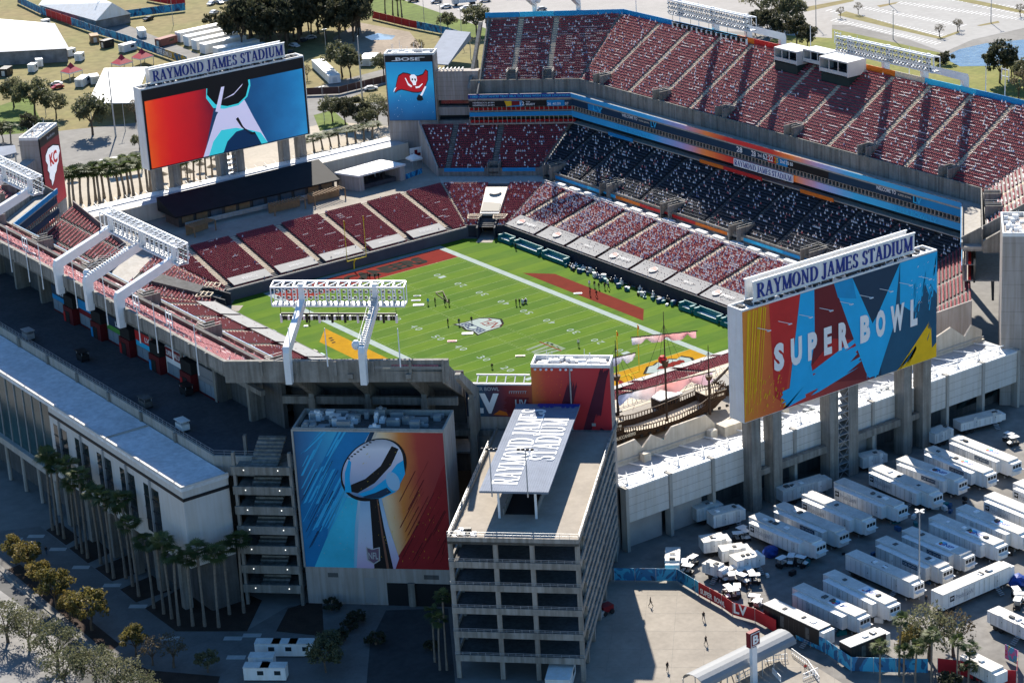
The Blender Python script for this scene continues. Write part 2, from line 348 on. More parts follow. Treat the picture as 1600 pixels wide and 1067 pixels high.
PAINTW = mat('field_paint_white', (0.27, 0.33, 0.31), 0.9, 0.1, 0.6)
PAINTL = mat('field_line_paint', (0.24, 0.32, 0.12), 0.9, 0.25, 0.8)
FRED = mat('field_paint_red', (0.17, 0.011, 0.007), 0.9, 0.12, 0.4, fine=0.12, spec=0.05)
FREDD = mat('field_paint_brickred', (0.14, 0.017, 0.008), 0.9, 0.10, 0.4, fine=0.1, spec=0.05)
FYEL = mat('field_paint_gold', (0.40, 0.21, 0.004), 0.9, 0.12, 0.4, fine=0.12, spec=0.05)
FBLK = mat('field_paint_black', (0.014, 0.015, 0.013), 0.9, 0.2, 0.5, spec=0.05)
FGRY = mat('field_paint_grey', (0.15, 0.20, 0.13), 0.9, 0.15, 0.5)
FX, FY = 24.38, 54.86
mb = MB()  # white border
b_ = 1.83
for (x0, x1, y0, y1) in ((-FX-b_, -FX, -FY-b_, FY+b_), (FX, FX+b_, -FY-b_, FY+b_), (-FX, FX, -FY-b_, -FY), (-FX, FX, FY, FY+b_)):
    mb.quad((x0, y0, 0.008), (x1, y0, 0.008), (x1, y1, 0.008), (x0, y1, 0.008))
mb.build('border_line', PAINTW, field)
mb = MB(); mb.quad((-FX, -FY, 0.006), (FX, -FY, 0.006), (FX, -45.72, 0.006), (-FX, -45.72, 0.006)); mb.build('end_zone', FRED, field, label='red end zone lettered in dark capitals')
mb = MB(); mb.quad((-FX, FY, 0.006), (FX, FY, 0.006), (FX, 45.72, 0.006), (-FX, 45.72, 0.006)); mb.build('end_zone', FYEL, field, label='golden end zone with arrowhead emblem')
for i in range(21):
    y = -45.72+4.572*i; wd = 0.11 if 0 < i < 20 else 0.18
    mb = MB(); mb.quad((-FX, y-wd/2, 0.012), (FX, y-wd/2, 0.012), (FX, y+wd/2, 0.012), (-FX, y+wd/2, 0.012))
    mb.build('yard_line', PAINTL, field)
mb = MB()
for i in range(101):
    if i % 5 == 0: continue
    y = -45.72+0.9144*i
    for xc in (-2.82, 2.82, -23.6, 23.6): mb.quad((xc-.3, y-.06, .012), (xc+.3, y-.06, .012), (xc+.3, y+.06, .012), (xc-.3, y+.06, .012))
mb.build('hash_mark', PAINTL, field, kind='stuff')
for i in range(1, 10):
    num = 50-abs(50-i*10); y = -45.72+9.144*i
    for sx in (-1, 1):
        mb = MB()
        # read from the nearer sideline; digits either side of the line
        for k, d in enumerate(str(num)):
            eu = (0, sx*1.0, 0); ev = (-sx*1.0, 0, 0)
            oy = y+sx*(-1.75 if k == 0 else 0.45)
            plane_text(mb, d, (sx*13.4, oy, 0.0), eu, ev, (0, 0, 1), 1.3, 1.85, thick=0.014, bold=0.0)
        mb.build('yard_number', PAINTW, field)
# end-zone word
mb = MB(); plane_text(mb, 'BUCCANEERS', (17.0, -47.6, 0), (-1, 0, 0), (0, -1, 0), (0, 0, 1), 34, 5.6, thick=0.014, bold=0.075); mb.build('end_zone_lettering', FBLK, field)
mb = MB(); plane_text(mb, 'CHIEFS', (-1.5, 47.6, 0), (1, 0, 0), (0, 1, 0), (0, 0, 1), 19, 5.2, thick=0.012, bold=0.035); mb.build('end_zone_lettering', FRED, field)
def pl(mb, pts, z): mb.poly([(x, y, z) for x, y in pts]); return mb
# arrowhead emblem in the golden end zone
c = (-14.5, 50.3); ah = [(-6.2, 0.2), (-5.2, 2.4), (-3.6, 1.7), (-2.4, 2.9), (-0.8, 2.1), (0.6, 3.0), (2.2, 2.2), (3.6, 2.4), (6.6, -0.2), (3.6, -2.3), (2.0, -2.0), (0.6, -2.9), (-0.9, -2.1), (-2.4, -2.7), (-3.7, -1.8), (-5.2, -2.2)]
pl(MB(), [(c[0]+x*1.12, c[1]-y*1.15) for x, y in ah], 0.014).build('arrowhead_outline', FBLK, field)
pl(MB(), [(c[0]+x, c[1]-y) for x, y in ah], 0.018).build('arrowhead_emblem', PAINTW, field)
pl(MB(), [(c[0]+x*.62-.6, c[1]-y*.45) for x, y in ah], 0.022).build('arrowhead_letters', FRED, field)
# shield at mid-field (top to the east, read from the west)
def sh(px, py): return (px, -py)
shield = [(5.0, -5.2), (4.4, -2.4), (5.1, 0), (4.4, 2.4), (5.0, 5.2), (2.5, 4.6), (-2.0, 4.5), (-4.0, 2.8), (-5.4, 0), (-4.0, -2.8), (-2.0, -4.5), (2.5, -4.6)]
pl(MB(), [(x*1.02, y) for x, y in shield], 0.014).build('shield_border', FBLK, field)
pl(MB(), [(x*.9, y*.9) for x, y in shield], 0.018).build('shield_emblem', PAINTW, field)
FNAVY = mat('field_paint_navy', (0.03, 0.05, 0.10), 0.9, 0.1)
pl(MB(), [(1.6, -3.7), (4.0, -4.0), (3.7, -2.2), (4.2, 0), (3.7, 2.2), (4.0, 4.0), (1.6, 3.7)], 0.022).build('shield_panel', FNAVY, field)
mb = MB()
for yy in (-2.9, -1.7, 1.7, 2.9):
    for xx in (2.3, 3.3): mb.poly([(xx+.3*math.cos(t), yy+.3*math.sin(t), 0.026) for t in np.arange(5)*2*math.pi/5])
mb.poly([(2.8+.9*math.cos(t), 1.1*math.sin(t), 0.026) for t in np.arange(12)*2*math.pi/12]); mb.build('shield_star', PAINTW, field)
mb = MB(); plane_text(mb, 'NFL', (-3.4, 3.3, 0), (0, -1, 0), (1, 0, 0), (0, 0, 1), 5.6, 3.4, thick=0.024, bold=0.0); mb.build('shield_lettering', FRED, field)
# grey emblem beyond the 30 and its red slash
c = G2(850, 546)
mb = MB()
for (a, b2) in (((-3.5, -3.2), (3.0, -2.4)), ((-3.5, -1.4), (3.0, -0.4)), ((-3.2, 1.0), (3.2, 0.6)), ((-3.0, 2.8), (3.2, 2.2)), ((-3.5, 3.0), (-3.3, -3.2))):
    mb.bar((c[0]+a[0], c[1]+a[1], .012), (c[0]+b2[0], c[1]+b2[1], .012), 0.9, 0.006)
mb.build('field_emblem', FGRY, field)
p0, p1 = G2(843, 534), G2(877, 548); MB().bar(p0+(.014,), p1+(.014,), 0.35, 0.006).build('field_emblem_slash', FRED, field)
# coloured restraining areas beside the benches
rp = [G2(817, 426.5), G2(867, 428), G2(1006, 483), G2(1005, 501)]
pl(MB(), rp, 0.010).build('sideline_area', FREDD, field, label='brick red painted area beside the far sideline')
pl(MB(), [(28.3, -24), (34, -17), (34, 17), (28.3, 24)], 0.010).build('sideline_area', FYEL, field, label='golden painted area beside the near sideline')
c = G2(520, 530); mb = MB()
for k in range(3): mb.obox((c[0]+.5*k, c[1]+1.5*k-1, .016), (1, 0, 0), (0, 1, 0), (0, 0, 1), .9, .7, .004)
mb.build('sideline_mark', FBLK, field)
# goal posts
def goalpost(sy, lab):
    t = thing('goal_post', (0, sy*(FY+1.6), 0), lab, 'goal post', 'goal posts')
    mb = MB(); mb.path([(0, sy*(FY+1.6), 0), (0, sy*(FY+1.5), 1.8), (0, sy*(FY+.7), 2.8), (0, sy*FY, 3.05)], [.16]*4, 8); mb.build('gooseneck', YEL, t)
    mb = MB(); mb.tube((-2.82, sy*FY, 3.05), (2.82, sy*FY, 3.05), .12); mb.build('crossbar', YEL, t)
    for s in (-1, 1):
        mb = MB(); mb.tube((s*2.82, sy*FY, 3.0), (s*2.82, sy*FY, 13.7), .09); u = mb.build('upright', YEL, t)
        mb = MB(); mb.quad((s*2.82, sy*FY, 13.6), (s*2.82-.12, sy*FY+.3, 13.4), (s*2.82-.1, sy*FY+.4, 12.6), (s*2.82, sy*FY, 12.7)); mb.v = mb.v+[(a-.02, b+.01, c) for a, b, c in mb.v]; mb.f = [(0, 1, 2, 3), (7, 6, 5, 4), (0, 1, 5, 4), (2, 3, 7, 6)]
        mb.build('wind_ribbon', INK['orange'], u)
goalpost(-1, 'yellow goal post behind the red end zone'); goalpost(1, 'yellow goal post behind the golden end zone near the ship')
# ================================================================== grandstands
def col_mat(name, rough=0.6):
    m = bpy.data.materials.new(name); m.use_nodes = True; n = m.node_tree.nodes; l = m.node_tree.links
    a = n.new('ShaderNodeVertexColor'); a.layer_name = 'Col'; b = n['Principled BSDF']; b.inputs['Roughness'].default_value = rough
    l.new(a.outputs[0], b.inputs['Base Color']); return m
CUT = col_mat('cutout_print')
CUTCOL = np.array([(.75, .75, .75), (.70, .72, .78), (.55, .60, .72), (.62, .50, .45), (.40, .05, .06), (.10, .14, .30), (.72, .70, .68)])
CARD = mat('seat_card', (.72, .68, .66), .5, .1, .5)
class Block:
    """rows of seats rising from a straight front edge; s runs along the front, t outwards"""
    def __init__(B, O, e, n, d, z0, z1, rows, s0, s1):
        B.O = np.array(O, float); B.e = np.array(e, float); B.n = np.array(n, float); B.d = d; B.z0 = z0; B.z1 = z1; B.rows = rows; B.s0 = s0; B.s1 = s1
        B.rise = (z1-z0)/rows; B.pitch = d/rows
    def span(B, t): return (B.s0[0]+(B.s1[0]-B.s0[0])*t/B.d, B.s0[1]+(B.s1[1]-B.s0[1])*t/B.d)
    def pt(B, s, t, z): q = B.O+B.e*s+B.n*t; return (q[0], q[1], z)
    def zrow(B, t): return B.z0+B.rise*min(B.rows-1, int(t/B.pitch+1e-6))
    def steps(B, parent, m=DECKG, slab=0.0):
        mb = MB()
        for i in range(B.rows):
            t0, t1 = i*B.pitch, (i+1)*B.pitch; z = B.z0+i*B.rise
            a0, a1 = B.span(t0); b0, b1 = B.span(t1)
            mb.quad(B.pt(a0, t0, z), B.pt(a1, t0, z), B.pt(b1, t1, z), B.pt(b0, t1, z))
            mb.quad(B.pt(b0, t1, z), B.pt(b1, t1, z), B.pt(b1, t1, z+B.rise), B.pt(b0, t1, z+B.rise))
        if slab:
            a0, a1 = B.span(0); b0, b1 = B.span(B.d)
            lo = [B.pt(a0, 0, B.z0-slab), B.pt(a1, 0, B.z0-slab), B.pt(b1, B.d, B.z1-slab), B.pt(b0, B.d, B.z1-slab)]
            hi = [B.pt(a0, 0, B.z0+.02), B.pt(a1, 0, B.z0+.02), B.pt(b1, B.d, B.z1+.02), B.pt(b0, B.d, B.z1+.02)]
            mb.quad(*lo); mb.quad(lo[0], lo[1], hi[1], hi[0]); mb.quad(lo[0], lo[3], hi[3], hi[0]); mb.quad(lo[1], lo[2], hi[2], hi[1])
        return mb.build('terrace_steps', m, parent)
    def seats(B, parent, aisles, voids=(), m=SEAT, pitch=0.55, aw=1.3, r0=0, r1=None, cut=0.0, cutfn=None, edge=0.35, cards=None, pal=(.34, .18, .12, .08, .14, .08, .06)):
        r1 = B.rows if r1 is None else r1
        edges = [-1e9]+sorted(aisles)+[1e9]
        ex = np.array(B.e); fl = 1.0
        cen_c, col_c = [], []
        for k in range(len(edges)-1):
            C = []
            for i in range(r0, r1):
                tb = (i+0.80)*B.pitch
                lo, hi = B.span(tb)
                a = max(lo+edge, edges[k]+aw/2); b = min(hi-edge, edges[k+1]-aw/2)
                if b-a < 0.6: continue
                n = int((b-a)/pitch); st = a+((b-a)-n*pitch)/2
                for j in range(n):
                    s = st+(j+.5)*pitch; t = (i+.5)*B.pitch
                    if any(v[0] < s < v[1] and v[2] < t < v[3] for v in voids): continue
                    C.append((s, i))
            if not C: continue
            C = np.array(C); s = C[:, 0]; i = C[:, 1]; z = B.z0+i*B.rise
            jit = RNG.uniform(-.02, .02, len(s))
            tb = (i+.80)*B.pitch+jit; tp = (i+.56)*B.pitch+jit
            exs = np.tile(ex, (len(s), 1))
            cb = np.stack([B.O[0]+B.e[0]*s+B.n[0]*tb, B.O[1]+B.e[1]*s+B.n[1]*tb, z+.32], 1)
            cp = np.stack([B.O[0]+B.e[0]*s+B.n[0]*tp, B.O[1]+B.e[1]*s+B.n[1]*tp, z+.34], 1)
            v1, q1 = many_boxes(cb, exs, np.tile((.47, .07, .38), (len(s), 1)))
            v2, q2 = many_boxes(cp, exs, np.tile((.45, .26, .16), (len(s), 1)))
            np_mesh('seat_block', np.concatenate([v1, v2]), np.concatenate([q1, q2+len(v1)]), m, parent, kind='stuff')
            if cards is not None:
                ph = np.floor(s/1.65)+i*7.3; hsh = np.abs(np.sin(ph*12.9898+i*78.233)*43758.5453) % 1
                sel = hsh < np.array([cards(a) for a in s])
                if sel.any():
                    cc = cp[sel].copy(); cc[:, 2] += .16
                    v3, q3 = many_boxes(cc, exs[sel], np.tile((.50, .30, .05), (int(sel.sum()), 1))); np_mesh('seat_cards', v3, q3, CARD, parent, kind='stuff')
            pr = np.full(len(s), cut) if cutfn is None else np.array([cutfn(a, b) for a, b in zip(s, i)])
            sel = RNG.random(len(s)) < pr
            if sel.any():
                cc = cp[sel].copy(); cc[:, 2] += .06; cen_c.append(cc)
        if cen_c:
            cc = np.concatenate(cen_c); n = len(cc); hgt = RNG.uniform(.62, .80, n)
            v1, q1 = many_boxes(cc, np.tile(ex, (n, 1)), np.stack([RNG.uniform(.38, .46, n), np.full(n, .05), hgt*.62], 1))
            c2 = cc.copy(); c2[:, 2] += hgt*.62
            v2, q2 = many_boxes(c2, np.tile(ex, (n, 1)), np.stack([np.full(n, .22), np.full(n, .05), hgt*.38], 1))
            body = CUTCOL[RNG.choice(len(CUTCOL), n, p=pal)]; face = np.array((.55, .42, .36))*RNG.uniform(.6, 1.25, (n, 1))
            cols = np.concatenate([np.repeat(body, 8, 0), np.repeat(face, 8, 0)]); cols = np.concatenate([cols, np.ones((len(cols), 1))], 1)
            np_mesh('spectator_cutouts', np.concatenate([v1, v2]), np.concatenate([q1, q2+len(v1)]), CUT, parent, cols=cols, kind='stuff')
    def aisle(B, parent, s, w=1.35, t0=0.0, t1=None, m=BEIGE):
        t1 = B.d if t1 is None else t1; mb = MB()
        for i in range(B.rows):
            a, b = i*B.pitch, (i+1)*B.pitch
            if b <= t0+.1 or a >= t1-.1: continue
            lo, hi = B.span((a+b)/2)
            if not (lo-.2 < s < hi+.2): continue
            z = B.z0+i*B.rise
            mid = (a+b)/2
            q = [B.pt(s-w/2, mid, 0), B.pt(s+w/2, mid, 0), B.pt(s+w/2, b+.003, 0), B.pt(s-w/2, b+.003, 0)]
            mb.prism([x[:2] for x in q], z, z+B.rise*.5)
            q = [B.pt(s-w/2, a+.003, 0), B.pt(s+w/2, a+.003, 0), B.pt(s+w/2, mid, 0), B.pt(s-w/2, mid, 0)]
            mb.prism([x[:2] for x in q], z, z+.012)
        if mb.v: return mb.build('aisle_stair', m, parent)
    def mitre(B, parent, side, w=1.1, m=BEIGE, t1=None):
        """stair running up the slanted end of the block"""
        mb = MB(); sg = 1 if side == 0 else -1
        for i in range(B.rows):
            a, b = i*B.pitch, (i+1)*B.pitch; mid = (a+b)/2; z = B.z0+i*B.rise
            if t1 and a > t1: break
            for (u, v, hh) in ((a, mid, .012), (mid, b, B.rise*.5)):
                p = [B.span(u)[side], B.span(v)[side]]
                q = [B.pt(p[0]+sg*.02, u+.003, 0), B.pt(p[0]+sg*w, u+.003, 0), B.pt(p[1]+sg*w, v, 0), B.pt(p[1]+sg*.02, v, 0)]
                mb.prism([x[:2] for x in q], z, z+hh)
        return mb.build('aisle_stair', m, parent)
    def vom(B, parent, s, w, t0, t1, zt, m=CONC):
        """stairwell opening cut through the rows with a parapet round it"""
        mb = MB(); th = .25
        zf = B.z0-1.6
        for (a, b, c, d) in ((s-w/2-th, s-w/2, t0, t1), (s+w/2, s+w/2+th, t0, t1), (s-w/2-th, s+w/2+th, t1, t1+th)):
            q = [B.pt(a, c, 0), B.pt(b, c, 0), B.pt(b, d, 0), B.pt(a, d, 0)]
            mb.prism([x[:2] for x in q], zf, zt)
        o = mb.build('stairwell', m, parent)
        q = [B.pt(s-w/2, t0, 0), B.pt(s+w/2, t0, 0), B.pt(s+w/2, t1, 0), B.pt(s-w/2, t1, 0)]
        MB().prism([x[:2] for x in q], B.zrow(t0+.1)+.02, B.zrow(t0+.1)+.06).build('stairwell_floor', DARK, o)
        r = MB()
        for s2 in (s-w/2-th/2, s+w/2+th/2):
            r.bar(B.pt(s2, t0, zt+.5), B.pt(s2, t1, zt+.5), .05); r.bar(B.pt(s2, t0, zt), B.pt(s2, t0, zt+.5), .05); r.bar(B.pt(s2, t1, zt), B.pt(s2, t1, zt+.5), .05)
        r.bar(B.pt(s-w/2, t1, zt+.5), B.pt(s+w/2, t1, zt+.5), .05)
        r.build('railing', STEELG, o)
def rail(parent, pts, h=1.0, posts=2.0, m=STEELG, w=.05, name='railing', mids=1):
    mb = MB()
    for a, b in zip(pts[:-1], pts[1:]):
        a = np.array(a, float); b = np.array(b, float); L = np.linalg.norm(b-a); n = max(1, int(L/posts))
        for k in range(1, mids+2): mb.bar(a+np.array([0, 0, h*k/(mids+1)]), b+np.array([0, 0, h*k/(mids+1)]), w)
        for i in range(n+1):
            q = a+(b-a)*i/n; mb.bar(q, q+np.array([0, 0, h]), w)
    return mb.build(name, m, parent)
R2 = math.sqrt(.5)
AISLES_UP = [-66.5, -53.7, -41, -28.5, -15.8, -2.8, 10.1, 23.3, 35.9, 49.2, 62.2]
def upper_deck(sx, label):
    st = thing('upper_grandstand', (sx*95, 0, 0), label, 'grandstand', 'upper grandstands')
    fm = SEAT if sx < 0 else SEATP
    # main block: front x=86 (y +-75), back x=108.6 (y +-83.8)
    main = Block((sx*86, 0), (0, 1), (sx, 0), 22.6, 28.8, 42.36, 28, (-74.5, 74.5), (-83.8, 83.8))
    main.steps(st, DECKG, slab=.9)
    vo = []
    for k, a in enumerate(AISLES_UP):
        if k % 2 == 0: vo.append((a-1.7, a+1.7, -1, 3.9))
    f = (lambda s, i: .13 if s < -8 else (.02 if s < 30 else .12)) if sx < 0 else (lambda s, i: 0.03)
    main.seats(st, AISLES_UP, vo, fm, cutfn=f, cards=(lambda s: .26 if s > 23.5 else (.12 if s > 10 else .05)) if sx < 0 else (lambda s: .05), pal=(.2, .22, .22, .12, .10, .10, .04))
    for k, a in enumerate(AISLES_UP):
        main.aisle(st, a, t0=4.2 if k % 2 == 0 else 0)
        if k % 2 == 0: main.vom(st, a, 2.6, 0, 3.7, 32.0)
    for side in (0, 1): main.mitre(st, side)
    # chamfer blocks
    for sy in (-1, 1):
        e = np.array((-sx*R2, sy*R2)); n = np.array((sx*R2, sy*R2))
        O = np.array((sx*86, sy*74.5)); Lf = 27.2; dd = 22.6*math.cos(math.radians(0))
        # back corner (108.6, 83.8) expressed in the block frame
        bk = np.array((sx*108.6, sy*83.8))-O; d = bk@n; sb = bk@e
        ch = Block(O, e, n, d, 28.8, 42.36, 28, (0, Lf), (sb, Lf+.6))
        ch.steps(st, DECKG, slab=.9)
        al = [8.6, 18.6] if sy < 0 else [9.0, 18.2]
        vo = [(a-1.7, a+1.7, -1, 3.6) for a in al]
        ch.seats(st, al, vo, fm, cut=.12 if sx < 0 else .03, cards=(lambda s: .34) if sx < 0 else None, pal=(.2, .22, .22, .12, .10, .10, .04))
        for a in al: ch.aisle(st, a, t0=4.0); ch.vom(st, a, 2.4, 0, 3.4, 31.8)
        # end parapet down the outer side of the chamfer
        mb = MB(); s0, s1 = Lf+.02, Lf+.62
        A, Bq = ch.pt(s0, 0, 0), ch.pt(s1, d, 0)
        A1, B1 = (A[0]+e[0]*.35, A[1]+e[1]*.35), (Bq[0]+e[0]*.35, Bq[1]+e[1]*.35)
        front = (A[0]-n[0]*5.2, A[1]-n[1]*5.2)
        mb.add([(A[0], A[1], 27.0), (Bq[0], Bq[1], 39.3), (Bq[0], Bq[1], 43.6), (A[0], A[1], 30.2), (A1[0], A1[1], 27.0), (B1[0], B1[1], 39.3), (B1[0], B1[1], 43.6), (A1[0], A1[1], 30.2)], [(0, 1, 2, 3), (7, 6, 5, 4), (0, 1, 5, 4), (2, 3, 7, 6), (1, 2, 6, 5), (0, 3, 7, 4)])
        F = (front[0]+e[0]*.35, front[1]+e[1]*.35)
        mb.add([(front[0], front[1], 25.0), (A[0], A[1], 25.0), (A[0], A[1], 30.2), (front[0], front[1], 27.3), (F[0], F[1], 25.0), (A1[0], A1[1], 25.0), (A1[0], A1[1], 30.2), (F[0], F[1], 27.3)], [(0, 1, 2, 3), (7, 6, 5, 4), (0, 1, 5, 4), (2, 3, 7, 6), (1, 2, 6, 5), (0, 3, 7, 4)])
        mb.build('end_parapet', CONC, st)
    # front wall, walkway, ledge: polyline in the quadrant mirrored
    def poly(off):  # offset outward from ledge line
        k = off*(math.sqrt(2)-1)
        return [(sx*(61.2+off*R2-.0), -(92.0+off*R2)), (sx*(81.5+off), -(72.4+k)), (sx*(81.5+off), 72.4+k), (sx*(61.2+off*R2), 92.0+off*R2)]
    def wall(o0, o1, z0, z1, name, m, par=st):
        a, b = poly(o0), poly(o1); mb = MB()
        for i in range(3): mb.prism([a[i], a[i+1], b[i+1], b[i]], z0, z1)
        return mb.build(name, m, par)
    wall(4.2, 4.46, 26.0, 29.9, 'front_wall', CONC)
    wall(0, 4.46, 25.4, 26.0, 'walkway_slab', CONCL)
    wall(0, .3, 26.0, 27.0, 'ledge_parapet', CONC)
    mbp = MB()
    for i in range(3):
        a, b = np.array(poly(4.2)[i]), np.array(poly(4.2)[i+1]); L = np.linalg.norm(b-a); n = int(L/3.2)
        for k in range(1, n):
            q = a+(b-a)*k/n; d = (b-a)/L; mbp.obox((q[0], q[1], 28), (d[0], d[1], 0), (-d[1], d[0], 0), (0, 0, 1), .06, .08, 3.7)
    mbp.build('wall_joint', CONCD, st)
    # rim wall and banner
    rim = [(sx*80.6, -109.9), (sx*109.2, -83.4), (sx*109.2, 83.4), (sx*80.6, 109.9)]
    rim2 = [(sx*81.2, -110.5), (sx*109.9, -83.9), (sx*109.9, 83.9), (sx*81.2, 110.5)]
    mb = MB()
    for i in range(3): mb.prism([rim[i], rim[i+1], rim2[i+1], rim2[i]], 40.9 if i == 1 else 39.4, 43.35)
    rw = mb.build('rim_wall', CONC, st)
    mb = MB()
    for i in range(3):
        a, b = np.array(rim2[i]), np.array(rim2[i+1]); L = np.linalg.norm(b-a); n = int(L/6.2); d = (b-a)/L; nn = np.array((d[1], -d[0]))*(1 if sx > 0 else -1)
        for k in range(1, n):
            q = a+(b-a)*k/n; mb.obox((q[0]+nn[0]*.1, q[1]+nn[1]*.1, 42.0), (d[0], d[1], 0), (nn[0], nn[1], 0), (0, 0, 1), .5, .4, 2.6)
    mb.build('rim_pilaster', CONC, rw)
    MBs = {}
    return st, poly, rim, main
wst, wpoly, wrim, wmain = upper_deck(-1, 'far upper deck of maroon seats with broadcast booths on its rim')
est, epoly, erim, emain = upper_deck(1, 'near upper deck seen over its concrete rim, lower left')
# blue / red / orange cloth along the inside of the far rim
def banner_strip(parent, A, B, z0, z1, th, segs, name='rim_banner', nrm=(1, 0)):
    A = np.array(A, float); B = np.array(B, float)
    for (t0, t1, key) in segs:
        a = A+(B-A)*t0; b = A+(B-A)*t1; n = np.array(nrm)*th
        MB().prism([tuple(a), tuple(b), tuple(b+n), tuple(a+n)], z0, z1).build(name, INK[key], parent)
banner_strip(wst, wrim[1], wrim[0], 42.3, 43.75, .12, [(0, .5, 'blue'), (.502, .75, 'ltblue'), (.752, 1, 'blue')], nrm=(R2, R2))
banner_strip(wst, wrim[1], wrim[2], 42.3, 43.75, .12, [(0, .22, 'blue'), (.22, .29, 'ltblue'), (.29, .33, 'orange'), (.33, .40, 'red'), (.53, .57, 'red'), (.57, .64, 'orange'), (.64, .70, 'cream'), (.70, .80, 'ltblue'), (.80, 1, 'blue')], nrm=(1, 0))
# underside structure and columns of the near deck (seen from outside); the same on the far one
def deck_frame(st, sx):
    def slope_beam(mb, base, n, w=.9):
        # raker from t=-4 to the rim; base = point on ledge line, n outward
        e = np.array((-n[1], n[0]))
        prof = [(4.5, 25.0), (4.5, 27.6), (26.8, 41.0), (28.0, 41.0), (28.0, 40.2), (17.5, 33.2), (17.5, 25.0)]
        vs = []
        for sgn in (-1, 1):
            for t, z in prof: q = np.array(base)+n*t+e*sgn*w/2; vs.append((q[0], q[1], z))
        k = len(prof)
        mb.add(vs, [tuple(range(k-1, -1, -1)), tuple(range(k, 2*k))]+[(i, (i+1) % k, k+(i+1) % k, k+i) for i in range(k)])
    for y in np.arange(-70.5, 71, 12.82):
        mb = MB(); slope_beam(mb, (sx*81.5, y), np.array((sx, 0.))); mb.build('raker_beam', CONC, st)
        mb = MB(); mb.box(sx*98.2-.6, sx*98.2+.6, y-.6, y+.6, 0, 32.3); mb.build('column', CONC, st)
    for sy in (-1, 1):
        n = np.array((sx*R2, sy*R2)); A = np.array((sx*81.5, sy*72.4)); B = np.array((sx*61.2, sy*92.0))
        for f in (0.0, .36, .72, 1.02):
            b = A+(B-A)*f
            mb = MB(); slope_beam(mb, b, n); mb.build('raker_beam', CONC, st)
            q = b+n*17.0; mb = MB(); mb.obox((q[0], q[1], 16.2), (n[0], n[1], 0), (-n[1], n[0], 0), (0, 0, 1), 1.2, 1.2, 32.4); mb.build('column', CONC, st)
deck_frame(wst, -1); deck_frame(est, 1)
# ------------------------------------------------------------------ suites under the far deck + lower bowls
def suites(sx, st, poly):
    def band(o0, o1, z0, z1, name, m, seg=(0, 1, 2)):
        a, b = poly(o0), poly(o1); res = []
        for i in seg:
            res.append(MB().prism([a[i], a[i+1], b[i+1], b[i]], z0, z1).build(name, m, st))
        return res
    band(.35, 9.0, 25.0, 25.4, 'suite_ceiling', CONC)
    band(.6, .8, 23.35, 25.0, 'ribbon_backing', BLACKM)
    band(2.6, 3.0, 18.0, 23.3, 'suite_glass', GLASS)
    band(.5, 3.2, 21.95, 22.1, 'balcony_slab', CONCL); band(.5, 9.0, 18.3, 18.6, 'balcony_slab', CONCL)
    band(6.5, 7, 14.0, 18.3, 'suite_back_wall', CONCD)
    # chairs on the balcony as warm strip
    band(1.5, 2.1, 22.1, 22.75, 'balcony_seating', INK['red'], (0, 2)); band(1.5, 2.1, 18.6, 19.3, 'balcony_seating', INK['red'], (0, 2))
    MUL = mat('window_mullion', (0.42, 0.36, 0.30), 0.6, 0.05)
    for (z0, z1, o) in ((22.1, 23.4, .45), (18.6, 20.7, .45)):
        for i in range(3):
            if i == 1 and z0 < 20: continue
            a, b = np.array(poly(o)[i]), np.array(poly(o)[i+1]); L = np.linalg.norm(b-a); d = (b-a)/L; n = int(L/1.25); mb = MB()
            for k in range(n+1):
                q = a+(b-a)*k/n; mb.obox((q[0], q[1], (z0+z1)/2), (d[0], d[1], 0), (-d[1], d[0], 0), (0, 0, 1), .14, .3, z1-z0)
            for k in range(n+1): pass
            mb.obox(((a+b)/2).tolist()+[z0+.06], (d[0], d[1], 0), (-d[1], d[0], 0), (0, 0, 1), L, .16, .1)
            mb.obox(((a+b)/2).tolist()+[z1-.06], (d[0], d[1], 0), (-d[1], d[0], 0), (0, 0, 1), L, .16, .1)
            mb.build('suite_window_frame', MUL, st)
    # lowest blue fascia
    return band
wband = suites(-1, wst, wpoly); eband = suites(1, est, epoly)
def face_strip(st, poly, i, o, z0, z1, segs, name):
    """coloured boards along segment i of the ledge line (t measured along the segment)"""
    a, b = np.array(poly(o)[i]), np.array(poly(o)[i+1]); a2, b2 = np.array(poly(o+.12)[i]), np.array(poly(o+.12)[i+1])
    for (t0, t1, key) in segs:
        MB().prism([tuple(a+(b-a)*t0), tuple(a+(b-a)*t1), tuple(a2+(b2-a2)*t1), tuple(a2+(b2-a2)*t0)], z0, z1).build(name, INK[key], st)
GRAD = [(0, .10, 'blue'), (.10, .26, 'blue'), (.26, .31, 'ltblue'), (.31, .36, 'violet'), (.36, .41, 'orange'), (.41, .56, 'red'), (.56, .62, 'orange'), (.62, .68, 'violet'), (.68, .76, 'ltblue'), (.76, 1, 'blue')]
INK['ribbon'] = grad_mat('ribbon_blend', [(0, (.012, .20, .45)), (.24, (.02, .30, .62)), (.33, (.30, .26, .50)), (.39, (.72, .20, .04)), (.45, (.50, .02, .02)), (.56, (.50, .02, .02)), (.62, (.72, .20, .04)), (.68, (.34, .30, .55)), (.76, (.03, .36, .66)), (1, (.012, .20, .45))], (-81.5, -72.4, 20), (0, 1, 0), 144.8, noise=.02, emit=.10)
face_strip(wst, wpoly, 1, -.14, 25.85, 26.95, [(0, 1, 'ribbon')], 'fascia_board')
face_strip(wst, wpoly, 0, -.14, 25.8, 27.0, [(0, 1, 'royal')], 'fascia_board'); face_strip(wst, wpoly, 2, -.14, 25.8, 27.0, [(0, 1, 'blue')], 'fascia_board')
